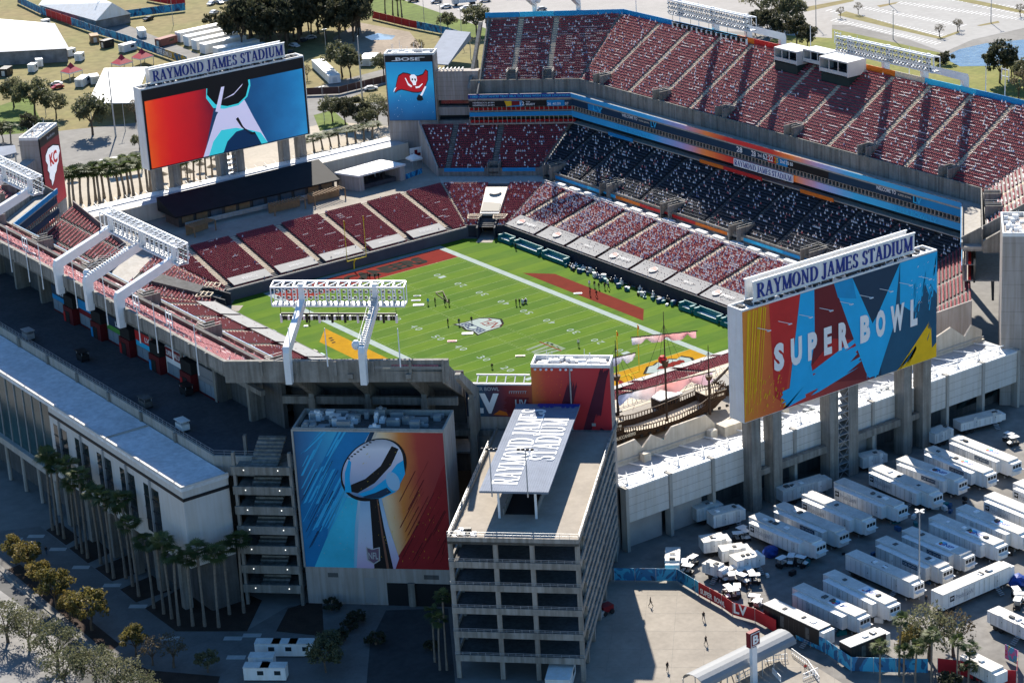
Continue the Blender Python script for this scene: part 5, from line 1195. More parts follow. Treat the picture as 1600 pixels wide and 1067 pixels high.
# upper landing beyond the canopy, two storeys of wall under it
# canopy with name
CANM = mat('canopy_sheet', (.21, .24, .30), .8, .1, .35, fine=.06, spec=.2)
def cnz(a, b, z): return tuple(cn(a, b))+(z,)
MB().prism(rq(173.0, 226.0, -42.0, -58.0), 29.75, 30.1).build('canopy_roof', CANM, rt)
mb = MB()
for b in np.arange(-42.5, -58, -.55): mb.prism(rq(173.02, 225.98, b, b-.12), 30.1, 30.13)
mb.build('canopy_rib', CANM, rt)
mb = MB(); plane_text(mb, 'RAYMOND JAMES', cnz(222.5, -50.2, 30.13), tuple(-EN)+(0,), tuple(-EE)+(0,), (0, 0, 1), 32.5, 4.3, serif=True, thick=.06); mb.build('canopy_lettering', INK['white'], rt)
mb = MB(); plane_text(mb, 'STADIUM', cnz(208.5, -56.6, 30.13), tuple(-EN)+(0,), tuple(-EE)+(0,), (0, 0, 1), 18.5, 4.3, serif=True, thick=.06); mb.build('canopy_lettering', INK['white'], rt)
mb = MB(); mb.prism(rq(173.0, 174.5, -47.5, -58), 30.12, 30.2); mb.build('canopy_edge_band', INK['royal'], rt)
mb = MB()
for b in (-48.5, -50, -51.2, -54, -55.2, -56.5): mb.prism([tuple(cn(175.1, b)+np.array((.35*math.cos(t), .35*math.sin(t)))) for t in np.arange(8)*math.pi/4], 30.13, 30.18)
mb.build('canopy_disc', INK['royal'], rt)
for a in (178, 193, 208.5, 224):
    for b in (-46, -54.6): c = cn(a, b); MB().obox((c[0], c[1], 27.25), tuple(EE)+(0,), tuple(EN)+(0,), (0, 0, 1), .35, .35, 5.0).build('canopy_post', STEELW, rt)
for b in (-45.0, -53.3):
    mb = MB(); c = cn(226.2, b); mb.tube((c[0], c[1], 29.2), (c[0], c[1], 37.5), .12, .09); mb.bar(cnz(226.2, b+1.7, 37.5), cnz(226.2, b-1.7, 37.5), .12)
    lp = mb.build('lamp_mast', STEELG, rt)
    mb = MB()
    for k in range(4): q = cn(226.2, b+1.6-k*1.05); mb.ball((q[0], q[1], 37.55), .3, .3, .22)
    mb.build('lamp_head', BLACKM, lp)
# stair well walls on the roof, pile of gear in the near corner
for b in (-46.6, -54.2): MB().prism(rq(186, 223, b, b-.3), 24.75, 26.0).build('stairwell_wall', RC, rt)
MB().prism(rq(187, 222, -46.95, -54.15), 24.76, 24.8).build('stairwell_void', DARK, rt)
r = random.Random(9)
gear = thing('equipment_pile', cnz(234.3, -39, 24.75), 'heap of white and black gear in the corner of the ramp tower roof', 'equipment')
for i in range(26):
    c = cn(r.uniform(231.5, 236), r.uniform(-37.3, -42)); s = r.uniform(.4, 1.0); mb = MB(); mb.obox((c[0], c[1], 24.75+s*.4), (math.cos(i), math.sin(i), 0), (-math.sin(i), math.cos(i), 0), (0, 0, 1), s*1.3, s*.7, s*.8); mb.build('gear_case', BLACKM if i % 2 else STEELW, gear)
# link deck between ramp tower and screen tower
MB().prism(rq(164.2, 172.3, -20, -66), 23.6, 24.7).build('link_deck', CONC, rt)
# ------------------------------------------------------------------ club building and terrace along the near side
def club(sx, label):
    t = thing('club_building', (sx*117.5, 0, 0), label, 'building', 'club buildings')
    X = lambda a, b: tuple(sorted((sx*a, sx*b)))
    CW = mat('club_wall', (.58, .56, .54), .7, .05, .15, streak=.06)
    x0, x1 = X(113.3, 122.2)
    MB().box(x0, x1, 33.5, 87.7, 9.3, 23.9).build('wall', CW, t); MB().box(x0, x1, -87.7, -33.5, 9.3, 23.9).build('wall', CW, t)
    MB().box(*X(113.3, 119.0), -87.7, 87.7, 0, 9.3).build('recessed_ground_floor', CONCD, t)
    MB().box(*X(113.3, 121.6), -33.5, 33.5, 9.3, 23.9).build('glazed_core', mat('teal_glass', (.015, .06, .07), .12, .3, .15, spec=.7), t)
    MB().box(*X(113.3, 122.5), -88, 88, 23.9, 24.5).build('roof_slab', mat('club_roof', (.76, .77, .79), .8, .12, .12, fine=.2), t)
    mb = MB()
    for a, b in ((122.1, 122.55),): mb.box(*X(a, b), -88.05, 88.05, 24.5, 24.85); mb.box(*X(113.3, 122.1), 87.65, 88.05, 24.5, 24.85)
    mb.build('roof_upstand', CW, t)
    MB().box(*X(122.2, 122.3), 33.5, 87.9, 21.9, 22.5).build('dark_band', BLACKM, t); MB().box(*X(122.2, 122.3), -87.9, -33.5, 21.9, 22.5).build('dark_band', BLACKM, t)
    MB().box(*X(113.3, 122.2), 87.72, 87.8, 21.9, 22.5).build('dark_band', BLACKM, t)
    for yc in list(np.arange(38, 84, 9.3))+list(np.arange(-82, -36, 9.3)):
        for d in (-1.55, 1.55):
            w_ = MB().box(*X(122.2, 122.26), yc+d-1.3, yc+d+1.3, 11.5, 20.6).build('window', GLASS, t)
            mb = MB()
            for z in (13.7, 16, 18.3): mb.box(*X(122.26, 122.36), yc+d-1.3, yc+d+1.3, z, z+.18)
            mb.build('window_bar', BLACKM, w_)
        mb = MB(); mb.box(*X(122.2, 122.6), yc-.16, yc+.16, 9.3, 21.9); mb.build('pilaster', STEELG, t)
    for y in [q for q in np.arange(-84, 88, 9.3) if abs(q) > 36]: MB().box(*X(120.8, 122.4), y-.7, y+.7, 0, 9.3).build('ground_column', CONC, t)
    for y in np.arange(-33, 34, 4.1): MB().box(*X(121.6, 121.78), y-.08, y+.08, 9.3, 23.9).build('curtain_mullion', STEELG, t)
    MB().box(*X(121.2, 122.6), -34, 34, 8.2, 9.6).build('glazing_sill', CONCL, t)
    for y in np.arange(-30, 34, 7.6): mb = MB(); mb.tube((sx*121.6, y, 0), (sx*121.6, y, 8.2), .4, n=10); mb.build('round_column', CONCL, t)
    mb = MB(); mb.box(*X(113.4, 122), 57.8, 58.2, 24.5, 24.75); mb.build('roof_kerb', CONCL, t)
    return t
cE = club(1, 'long white club building with glass front and pale roof, lower left'); 
ter = thing('concourse_terrace', (106, 0, 0), 'dark paved upper concourse terrace behind the concession stands', 'terrace')
TERM = mat('terrace_shade_tone', (.085, .095, .11), .8, .2, .12, fine=.2)  # dark blue-grey paving: shade under the deck put into the colour
def octo(o):  # inner edge near the deck columns, outer edge x=113
    return None
inner = [(88, -92), (96, -78), (96, 78), (88, 92), (79, 99)]
MB().prism([(113.0, -88), (113.0, 82.5), (105.5, 90.2), (92, 103.5), (80, 91.5), (92, 77), (92, -77), (80, -91.5), (92, -103.5)], 24.3, 25.1).build('terrace_slab', TERM, ter)
mb = MB(); mb.prism([(112.6, -88), (113.05, -88), (113.05, 82.5), (112.6, 82.3)], 22.5, 26.2); mb.prism([(112.6, 82.3), (113.05, 82.5), (106.5, 89.3), (106.1, 89.0)], 22.5, 26.2); mb.build('terrace_parapet', mat('parapet_tan', (.46, .41, .36), .85, .1, .3, streak=.15), ter)
rail(ter, [(112.8, -88, 26.2), (112.8, 82.3, 26.2), (106.3, 89.1, 26.2)], .9, 1.6, w=.05)
for y in np.arange(-80, 82, 13.5): MB().box(113.05, 113.5, y-.35, y+.35, 22, 26.3).build('parapet_pier', CONC, ter)
MB().box(112.4, 113.3, -88, 82, 20, 24.3).build('terrace_edge_beam', CONCD, ter)
# concession stands and stair lobbies under the deck
MAR = mat('lobby_maroon', (.11, .008, .012), .6, .1, .3); ROLL_ = mat('shutter_blue_grey', (.22, .27, .32), .5, .06, .5)
SIGN = [('navy', 'LV', None), ('blue', 'LV', 'green'), ('red', 'LV', 'ltblue'), ('maroon', 'SUPER BOWL LV', 'white'), ('maroon', 'LV', 'ltblue')]
ys = [-9.5, 3.3, 16.2, 29.0, 41.8, 54.6]
labs = ['shuttered concession stand at the left edge, dark blue LV sign', 'concession stand with LV sign above maroon lettered fascia', 'concession stand with blue and red sign above green lettered fascia', 'concession stand with red LV sign above pale blue fascia', 'concession stand with maroon SUPER BOWL LV sign and white frame', 'unlettered stand front nearest the concrete corner columns']
for k, y in enumerate(ys):
    cs = thing('concession_stand', (98.5, y, 25.1), labs[k], 'stall', 'concession stands on the terrace')
    key = ['navy', 'blue', 'navy', 'red', 'maroon', 'grey'][k]; key2 = ['blue', 'maroon', 'green', 'ltblue', 'white', 'grey'][k]
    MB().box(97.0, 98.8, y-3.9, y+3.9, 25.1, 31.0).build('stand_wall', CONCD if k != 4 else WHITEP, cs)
    s1 = MB().box(98.8, 98.95, y-3.6, y+3.6, 29.0, 30.9).build('sign', INK[key], cs)
    s2 = MB().box(98.8, 98.93, y-3.5, y+3.5, 27.9, 28.9).build('fascia_sign', INK[key2], cs)
    for j in range(3): MB().box(98.8, 98.88, y-3.4+j*2.3, y-1.25+j*2.3, 25.5, 27.8).build('shutter', ROLL_, cs)
    MB().box(98.8, 98.9, y-3.7, y+3.7, 25.1, 25.45).build('plinth', MAR, cs)
    if k != 5:
        mb = MB(); tx = 'SUPER BOWL LV' if k == 4 else 'LV'
        W = 5.6 if k == 4 else 1.9
        plane_text(mb, tx, (98.95, y-3.2 if k == 4 else y+.6, 29.4), (0, 1, 0), (0, 0, 1), (1, 0, 0), W, 1.05, bold=.03, thick=.03); mb.build('sign_lettering', INK['white'], s1)
for k, y in enumerate([-3.1, 9.75, 22.6, 35.4, 48.2]):
    lb = thing('stair_lobby', (99, y, 25.1), 'maroon stair lobby between concession stands, %s' % ['first from the left edge', 'second from the left edge', 'third from the left edge', 'fourth from the left edge', 'nearest the concrete corner'][k], 'lobby', 'maroon lobbies on the terrace')
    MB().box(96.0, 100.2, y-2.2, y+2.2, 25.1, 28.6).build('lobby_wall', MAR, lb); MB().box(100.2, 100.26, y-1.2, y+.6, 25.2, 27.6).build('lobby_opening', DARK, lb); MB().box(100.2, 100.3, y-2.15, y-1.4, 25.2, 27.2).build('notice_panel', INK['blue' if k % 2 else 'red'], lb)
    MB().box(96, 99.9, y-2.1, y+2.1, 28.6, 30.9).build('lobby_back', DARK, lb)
MB().box(95.2, 96, -78, 78, 25.1, 36).build('back_wall', CONCD, ter)
# beam under the deck edge, carrying the columns' heads
MB().box(98.3, 99.2, -76, 76, 31.6, 32.6).build('edge_beam', CONC, ter)
for sy in (1,):
    a = cn(176.5, 17); b = cn(176.5, -28); MB().prism([tuple(a), tuple(b), tuple(b+EN*.8), tuple(a+EN*.8)], 31.0, 32.4).build('edge_beam', CONC, ter)
    a = cn(168, 17); b = cn(168, -28); MB().prism([tuple(a), tuple(b), tuple(b+EN*.4), tuple(a+EN*.4)], 25.1, 35).build('back_wall', CONCD, ter)
    for b0 in (-3, -17):
        q0, q1 = cn(168.65, b0), cn(168.65, b0-3.2); MB().quad((q0[0], q0[1], 25.2), (q1[0], q1[1], 25.2), (q1[0], q1[1], 29.5), (q0[0], q0[1], 29.5)).build('daylight_panel', PAVE, ter)  # pale panel on the wall: daylight of an opening put into its colour
# terrace furniture
def cart(name, x, y, lab, m, cat='cart', h=2.0):
    t = thing(name, (x, y, 25.1), lab, cat)
    MB().box(x-.8, x+.8, y-1.3, y+1.3, 25.45, 26.5).build('body', m, t)
    mb = MB()
    for sx_ in (-.7, .7):
        for sy_ in (-1.2, 1.2): mb.bar((x+sx_, y+sy_, 26.5), (x+sx_, y+sy_, 25.1+h), .07)
    mb.build('post', STEELG, t); MB().box(x-.95, x+.95, y-1.45, y+1.45, 25.1+h, 25.2+h).build('roof', m, t)
    for sx_ in (-.7, .7):
        for sy_ in (-.9, .9): mbw = MB(); mbw.tube((x+sx_-.1, y+sy_, 25.35), (x+sx_+.1, y+sy_, 25.35), .26, n=10); mbw.build('wheel', BLACKM, t)
for (u, v, lab, m) in ((130, 563, 'dark utility cart parked on the terrace', BLACKM), (45, 530, 'round grey barrel trolley beside the terrace railing', STEELG), (228, 636, 'dark kiosk beside the terrace railing', CONCD), (286, 672, 'white framed cart beside the terrace railing', WHITEP), (292, 616, 'low dark cart before the SUPER BOWL sign', BLACKM)):
    x, y, _ = G(u, v, 25.1); cart('service_cart', x, y, lab, m)
# ------------------------------------------------------------------ end buildings (north in front, south behind)
def end_building(sy, label):
    t = thing('end_building', (0, sy*112, 0), label, 'building', 'end buildings')
    Yb = lambda a, b: tuple(sorted((sy*a, sy*b)))
    x0, x1 = -51, 50
    MB().box(x0, x1, *Yb(108.7, 116.1), 11.6, 12.0).build('roof', WROOF, t)
    MB().box(x0, x1, *Yb(114.6, 118.0), 11.98, 12.3).build('roof_edge', WHITEP, t)
    nb_ = 10; bw = (x1-x0)/nb_
    for i in range(nb_):
        a = x0+i*bw
        pn = MB().box(a+.35, a+bw-.35, *Yb(117.0, 117.9), 5.6, 11.95).build('cladding_panel', WALLP if sy < 0 else mat('cladding_white', (.62, .60, .57), .7, .05, .15, streak=.10), t)
        mb = MB()
        for z in (7.2, 8.8, 10.4): mb.box(a+.36, a+bw-.36, *Yb(117.9, 117.915), z, z+.05)
        mb.build('panel_joint', CONC, pn)
    for i in range(nb_+1):
        a = x0+i*bw; MB().box(a-.34, a+.34, *Yb(116.6, 118.2), 0, 12.5).build('column', CONCL, t)
    MB().box(x0, x1, *Yb(112.5, 113.0), 0, 11.6).build('back_wall', CONCD, t)
    for (a, b) in ((41, 49), (31.5, 39), (-13, -6)): MB().box(a, b, *Yb(116.2, 116.5), 0, 5.4).build('shutter', mat('roller_grey', (.36, .335, .32), .6, .08, .4), t)
    # parapet behind the roof walkway
    MB().box(x0, x1, *Yb(108.2, 108.65), 8, 12.4).build('rear_parapet', mat('stucco_cream', (.60, .55, .47), .85, .06, .2, streak=.1), t)
    mb = MB()
    mb.bar((x0, sy*108.4, 12.9), (x1, sy*108.4, 12.9), .1)
    for i in range(34): a = x0+1.5+i*3; mb.bar((a, sy*115.5, 12.4), (a+.0, sy*117.8, 12.4+.9), .08)
    mb.build('roof_rail', STEELG, t)
    MB().box(x0, x1, *Yb(80, 108.1), 7.5, 7.96).build('plaza_slab', PAVE, t)
    return t
eN = end_building(1, 'low white clad building under the large printed scoreboard'); eS = end_building(-1, 'low white roofed building under the far video scoreboard')
# steel outriggers on the near roof
mb = MB()
for i in range(17):
    a = -48+i*6; mb.bar((a, 108.5, 12.15), (a, 115.8, 13.4), .22); mb.bar((a, 115.8, 13.4), (a+6, 112.5, 12.3), .12); mb.bar((a+6, 115.8, 13.4), (a+3, 111.5, 12.3), .1); mb.bar((a, 115.6, 12.0), (a, 115.6, 13.4), .14)
mb.bar((-49, 115.8, 13.4), (49, 115.8, 13.4), .14); mb.build('roof_outrigger', STEELW, eN)
r = random.Random(77); 
for i in range(24):
    c = (r.uniform(-20, 20), r.uniform(112, 115)); MB().obox((c[0], c[1], 12.25), (math.cos(i), math.sin(i), 0), (-math.sin(i), math.cos(i), 0), (0, 0, 1), r.uniform(.6, 2), r.uniform(.4, 1), r.uniform(.3, .8)).build('roof_gear', STEELW if i % 2 else EQ, eN)
for a in (38, 22, 4, -14, -30): MB().box(a, a+1.6, 108.9, 110.2, 12.0, 13.6).build('roof_unit', mat('stucco_cream', (.6, .55, .47)), eN)
# village skyline wall: zigzag gables between the ship and the roof
GAB = mat('gable_plaster', (.56, .50, .42), .9, .08, .3, streak=.14)
vw = thing('gable_wall', (5, 103.5, 8), 'cream plaster wall with stepped gable tops behind the ship', 'wall')
prof = [(x+3.6, z+2.4) for x, z in [(48, 12.6), (40.9, 13.6), (36.6, 13.9), (35, 11.8), (32.7, 13.7), (29.6, 11.7), (29.4, 12.6), (27.9, 13.9), (19.7, 14), (17.6, 11.7), (16.8, 11.1), (13.1, 11.9), (10.7, 11.4), (2, 11.6), (0, 12.6), (-14, 12), (-27, 13.5), (-33, 11.8), (-45, 14.9), (-49, 11.9), (-51, 13.9), (-54, 12.1)]]
mb = MB(); n = len(prof); v0 = [(x, 108.5, 8) for x, z in prof]+[(x, 108.5, z) for x, z in prof]; v1 = [(x, 108.1, z) for x, y, z in v0]
mb.add(v0+v1, [f for i in range(n-1) for f in ((i, i+1, n+i+1, n+i), (2*n+i, 3*n+i, 3*n+i+1, 2*n+i+1), (n+i, n+i+1, 3*n+i+1, 3*n+i))]); mb.build('plaster_wall', GAB, vw)
MB().box(13.5, 21, 108.55, 111.2, 12.02, 14.0).build('plaster_block', GAB, vw)
MB().bar((51, 108.62, 13.1), (-50, 108.62, 13.1), .14).build('wall_rail', STEELG, vw)
# ================================================================== light gantries on the rims
FLOOD = mat('floodlight_face', (.55, .58, .60), .3, .1, 2.0)
def gantry(P0, nin, e, arms, half, label, hang=False, seed=1):
    P0 = np.array(P0, float); nin = np.array(nin, float); e = np.array(e, float); r = random.Random(seed)
    def pt(s, t, z): q = P0+e*s-nin*t; return (q[0], q[1], z)      # t outwards
    t = thing('light_gantry', (P0[0], P0[1], 39.5), label, 'floodlight gantry', 'floodlight gantries on the rim')
    E3 = (e[0], e[1], 0)
    for k, s in enumerate(arms):
        mb = MB(); prof = [(.2, 39.6), (1.5, 39.6), (1.6, 45.4), (1.2, 46.4), (-11.0, 50.7), (-11.4, 49.2), (-.2, 45.0)]
        vs = [pt(s+d, a, z) for d in (-.55, .55) for a, z in prof]; n = len(prof)
        mb.add(vs, [tuple(range(n-1, -1, -1)), tuple(range(n, 2*n))]+[(i, (i+1) % n, n+(i+1) % n, n+i) for i in range(n)])
        a = mb.build('arm', STEELW, t)
        if k == len(arms)//2:
            mb = MB()
            for i in range(22):
                f = i/21; mb.bar(pt(s-.45, .6-11.4*f, 46.7+4.25*f), pt(s+.45, .6-11.4*f, 46.7+4.25*f), .16)
            mb.bar(pt(s-.6, .6, 47.6), pt(s-.6, -10.8, 51.9), .08); mb.bar(pt(s+.6, .6, 47.6), pt(s+.6, -10.8, 51.9), .08); mb.build('arm_ladder', STEELG, a)
            mb = MB(); mb.ball(pt(s-1.1, .2, 46.5), .8, .8, .9, 10, 6); mb.build('drum', STEELW, a)
        MB().obox(pt(s, -11.3, 51.6), E3, (nin[0], nin[1], 0), (0, 0, 1), .9, .7, 3.8).build('truss_post', STEELW, t)
    mb = MB()
    for (tt, z) in ((-10.6, 49.6), (-10.6, 53.0), (-12.6, 49.6), (-12.9, 53.4)): mb.bar(pt(-half, tt, z), pt(half, tt, z), .28)
    mb.build('truss_chord', STEELW, t)
    mb = MB(); n = int(half*2/1.9)
    for i in range(n+1):
        s = -half+2*half*i/n
        mb.bar(pt(s, -10.6, 49.6), pt(s, -10.6, 53.0), .16); mb.bar(pt(s, -12.6, 49.6), pt(s, -12.9, 53.4), .13); mb.bar(pt(s, -10.6, 53.0), pt(s, -12.9, 53.4), .15); mb.bar(pt(s, -10.6, 49.6), pt(s, -12.6, 49.6), .1)
        if i < n: s2 = -half+2*half*(i+1)/n; mb.bar(pt(s, -10.6, 53.0), pt(s2, -12.9, 53.4), .12)
    mb.build('truss_lattice', STEELW, t)
    MB().prism([pt(-half, -10.7, 0)[:2], pt(half, -10.7, 0)[:2], pt(half, -12.5, 0)[:2], pt(-half, -12.5, 0)[:2]], 49.75, 49.85).build('catwalk', STEELG, t)
    mb = MB(); mb2 = MB()
    for row, z in enumerate((50.4, 51.5, 52.6)):
        m_ = int(half*2/1.0)
        for i in range(m_):
            s = -half+.5+i*1.0+r.uniform(-.1, .1); c = pt(s, -12.95, z); d = np.array((nin[0], nin[1], -.7)); d /= np.linalg.norm(d)
            mb.tube(c, tuple(np.array(c)+d*.38), .20, .36, 8); mb2.obox(tuple(np.array(c)-d*.2), E3, (nin[0], nin[1], 0), (0, 0, 1), .3, .35, .3)
    mb.build('floodlight', FLOOD, t, kind='stuff'); mb2.build('floodlight_box', BLACKM, t, kind='stuff')
    if hang:
        mb = MB(); mb.bar(pt(-half+1, -12.2, 47.6), pt(half-2, -12.2, 47.6), .3); mb.bar(pt(-half+1, -12.2, 47.0), pt(half-2, -12.2, 47.0), .1)
        for i in range(5): s = -half+1+(2*half-3)*i/4; mb.bar(pt(s, -12.2, 47.6), pt(s, -12.2, 49.6), .07)
        hb = mb.build('hanging_bar', BLACKM, t)
        mb = MB(); mb2 = MB()
        for i in range(46):
            s = -half+1+(2*half-3)*i/45; big = i % 5 == 0; c = pt(s, -12.2, 46.7 if big else 46.85)
            (mb2 if i % 3 else mb).obox(c, E3, (nin[0], nin[1], 0), (0, 0, 1), .34, .4, 1.5 if big else .8)
        mb.build('stage_lamp', STEELW, hb, kind='stuff'); mb2.build('stage_lamp', BLACKM, hb, kind='stuff')
    return t
G1 = (18.8, 32.0, 45.2)
gantry((109.6, 32), (-1, 0), (0, 1), (-13.2, 0, 13.2), 16.2, 'three-armed white light gantry over the near rim, seen from behind, at left', seed=2)
gantry((109.6, -32), (-1, 0), (0, 1), (-13.2, 0, 13.2), 16.2, 'white light gantry cut by the left edge of the picture', seed=3)
gantry((-109.6, 32), (1, 0), (0, 1), (-13.2, 0, 13.2), 16.2, 'light gantry on the far rim before the pond, lamps facing the field', seed=4)
gantry((-109.6, -32), (1, 0), (0, 1), (-13.2, 0, 13.2), 16.2, 'light gantry on the far rim before the road, left of the broadcast booths', hang=True, seed=5)
gantry((96.75, 96.45), (-R2, -R2), (-R2, R2), (-6.6, 6.6), 11.9, 'two-armed light gantry with a hanging lamp bar over the field corner', hang=True, seed=6)
gantry((-96.1, -97.2), (R2, R2), (R2, -R2), (-6.2, 6.2), 11.9, 'light gantry arms rising behind the far corner deck at the top edge', seed=7)
# slim poles along the rims
def rim_pole(x, y, z0, h, lab, arms=False, grp='slim poles along the rims'):
    t = thing('rim_pole', (x, y, z0), lab, 'pole', grp)
    MB().tube((x, y, z0), (x, y, z0+h), .13, .07, 8).build('mast', STEELW, t)
    if arms:
        mb = MB(); mb.bar((x, y-1.2, z0+h-.4), (x, y+1.2, z0+h-.4), .15); mb.bar((x, y-1.2, z0+h-2.0), (x, y+1.2, z0+h-2.0), .15)
        for d in (-1.1, 1.1): mb.bar((x, y+d, z0+h-3), (x, y+d, z0+h), .14)
        mb.build('speaker_bracket', STEELW, t)
for k, y in enumerate((-5, 3.5, 10, 25.4, 38.6, 52, 59, 65, 74.5)): rim_pole(110.2, y, 38.2, 9.5, 'slim white pole on the near rim, leaning over pink seats', arms=k in (1, 5, 7), grp='slim poles on the near rim')
for k, y in enumerate((-79, -60, -52, -8, 2, 9, 27, 52, 58, 70, 80)): rim_pole(-110.2, y, 42.5, 7.5, 'slim white pole standing on the far rim', arms=k in (4, 8), grp='slim poles on the far rim')
for k, b in enumerate((9, 0, -9, -18)): c = cn(193.5, b); rim_pole(c[0], c[1], 42.5, 7.0, 'slim white pole on the near corner rim against the field', grp='slim poles on the near corner rim')
# ------------------------------------------------------------------ broadcast booths on the far rim
def booth(y0, y1, z0, z1, x0, x1, lab):
    t = thing('broadcast_booth', ((x0+x1)/2, (y0+y1)/2, z0), lab, 'booth', 'broadcast booths on the far rim')
    BW = mat('booth_panel', (.55, .55, .55), .5, .04, .5)
    MB().box(x0, x1, y0, y1, z1-.35, z1).build('roof', BW, t); MB().box(x0, x0+.3, y0, y1, z0, z1-.35).build('back_wall', BW, t)
    MB().box(x0+.3, x1, y0, y0+.25, z0, z1-.35).build('side_wall', BW, t); MB().box(x0+.3, x1, y1-.25, y1, z0, z1-.35).build('side_wall', BW, t)
    MB().box(x1-.2, x1, y0+.25, y1-.25, z0, z0+1.1).build('front_sill', BW, t); MB().box(x0+.3, x1, y0+.25, y1-.25, z0, z0+.2).build('floor', CONCD, t)
    MB().box(x0+1.4, x0+1.6, y0+.3, y1-.3, z0+.2, z1-.4).build('window_glass', GLASS, t)
    for y in np.linspace(y0+.25, y1-.25, 4)[1:3]: MB().box(x1-.2, x1, y-.1, y+.1, z0+1.1, z1-.35).build('window_post', BW, t)
    return t
booth(-13.8, -5.2, 41.5, 45.0, -108.8, -103.0, 'left grey broadcast booth on the far rim'); booth(-5.0, 3.2, 42.2, 45.6, -109.2, -104.8, 'recessed middle broadcast booth on the far rim'); booth(3.4, 13.6, 41.6, 45.4, -108.8, -102.6, 'right grey broadcast booth, widest of the three')
for (a, b, lab) in ((-13.8, -5.2, 'dark block under the left booth'), (3.4, 13.6, 'dark block under the right booth')): tag(MB().box(-108.5, -103.2, a+.1, b-.1, 38.6, 41.48).build('booth_base', mat('booth_base_dark', (.02, .035, .035), .6, .1)), lab, 'base', 'booth bases')
# ================================================================== bench areas and sideline gear
r = random.Random(21)
def bench(x, y0, y1, lab):
    t = thing('team_bench', (x, (y0+y1)/2, 0), lab, 'bench', 'teal team benches along the far sideline')
    MB().box(x-1.3, x-1.05, y0, y1, 0, 1.9).build('back_panel', TEAL, t); MB().box(x-1.05, x+.5, y0, y1, .0, .55).build('seat_base', TEAL, t); MB().box(x-1.05, x+.35, y0+.1, y1-.1, .55, .65).build('seat_top', WHITEP, t)
    MB().box(x+.5, x+.62, y0, y1, 0, 1.0).build('front_panel', TEAL, t)
    for y in (y0, y1-.6): MB().box(x-1.04, x+.49, y, y+.6, .66, 1.7).build('end_locker', TEAL, t)
bl = ['first teal bench, beside the tunnel', 'second teal bench from the tunnel', 'third teal bench from the tunnel', 'teal bench just right of the sideline crew', 'second teal bench right of the sideline crew', 'teal bench partly behind the printed scoreboard']
for k, (a, b) in enumerate(((-49.5, -44), (-42.5, -32), (-30.5, -21), (23.5, 28), (29, 37.5), (38.5, 46))): bench(-39.9, a, b, bl[k])
GEAR = [TEAL, BLACKM, WHITEP, mat('gear_blue', (.03, .09, .2), .5, .1)]
sgk = 0
for k in range(56):
    y = -20+k*.79+r.uniform(-.4, .4); x = -39.6+r.uniform(-1.6, 1.1); s = r.uniform(.5, 1.3); h = r.uniform(.5, 1.5)
    mb = MB(); a_ = r.uniform(0, 3); mb.obox((x, y, h*.4), (math.cos(a_), math.sin(a_), 0), (-math.sin(a_), math.cos(a_), 0), (0, 0, 1), s, s*.6, h*.8)
    if r.random() < .4: mb.tube((x, y, h*.8), (x+.1, y, h+.4), .2, .14)
    o = mb.build('sideline_case', GEAR[k % 4]); tag(o, 'equipment case in the clutter between the teal benches', 'case', 'equipment cases between the benches')
for k in range(30):
    y = -44+k*3.1+r.uniform(-.5, .5); x = 40.0+r.uniform(-.8, .9); h = r.uniform(.5, 1.4)
    mb = MB(); mb.obox((x, y, h*.5), (0, 1, 0), (-1, 0, 0), (0, 0, 1), r.uniform(.8, 2.6), .8, h); o = mb.build('sideline_case', GEAR[(k*3) % 4]); tag(o, 'equipment case along the near sideline wall', 'case', 'equipment cases along the near sideline')
# ================================================================== the ship at the near end
WOOD = mat('ship_wood', (.05, .028, .016), .7, .25, .6, streak=.2, fine=.2); WOOD2 = mat('ship_trim', (.065, .036, .02), .7, .2, .8); DECKW = mat('ship_deck', (.50, .43, .33), .8, .12, .5)
ship = thing('pirate_ship', (21, 92.5, 8), 'wooden pirate ship with furled printed sails behind the near end zone', 'ship')
# hull: stations along x from stern (38) to bow (2)
st_ = [(37.0, 1.8, 9.4, 12.5), (35, 2.6, 8.6, 11.8), (30.5, 3.0, 8.1, 10.8), (25, 3.2, 7.9, 10.1), (18.5, 3.2, 7.9, 10.1), (12.5, 2.8, 8.0, 10.7), (8, 1.9, 8.4, 11.6), (4.5, .25, 9.4, 12.4)]
yc = 91.5
mb = MB(); M = 7
for (x, hw, zk, zs) in st_:
    for j in range(M):
        f = j/(M-1)*2-1; a = abs(f)
        mb.v.append((x, yc+hw*np.sign(f)*(1-(1-a)**2)**.5 if a > 0 else yc, zk+(zs-zk)*a**1.6))
for i in range(len(st_)-1):
    for j in range(M-1): mb.f.append((i*M+j, i*M+j+1, (i+1)*M+j+1, (i+1)*M+j))
mb.f.append(tuple(range(M))); hull = mb.build('hull', WOOD, ship)
for k in range(4):   # planks / wales
    f = .5+.14*k; mb = MB()
    for sg in (-1, 1):
        for i in range(len(st_)-1):
            P_ = [(x, yc+sg*(hw*(1-(1-f)**2)**.5+.06), zk+(zs-zk)*f**1.6) for (x, hw, zk, zs) in st_[i:i+2]]; mb.bar(P_[0], P_[1], .10, .10)
    mb.build('wale', WOOD2, hull)
mb = MB()
for (a, b) in zip(st_[1:-2], st_[2:-1]): mb.quad((a[0], yc-a[1]*.93, a[3]-1.2), (b[0], yc-b[1]*.93, b[3]-1.2), (b[0], yc+b[1]*.93, b[3]-1.2), (a[0], yc+a[1]*.93, a[3]-1.2))
mb.build('deck', DECKW, ship)
mb = MB(); r = random.Random(3)
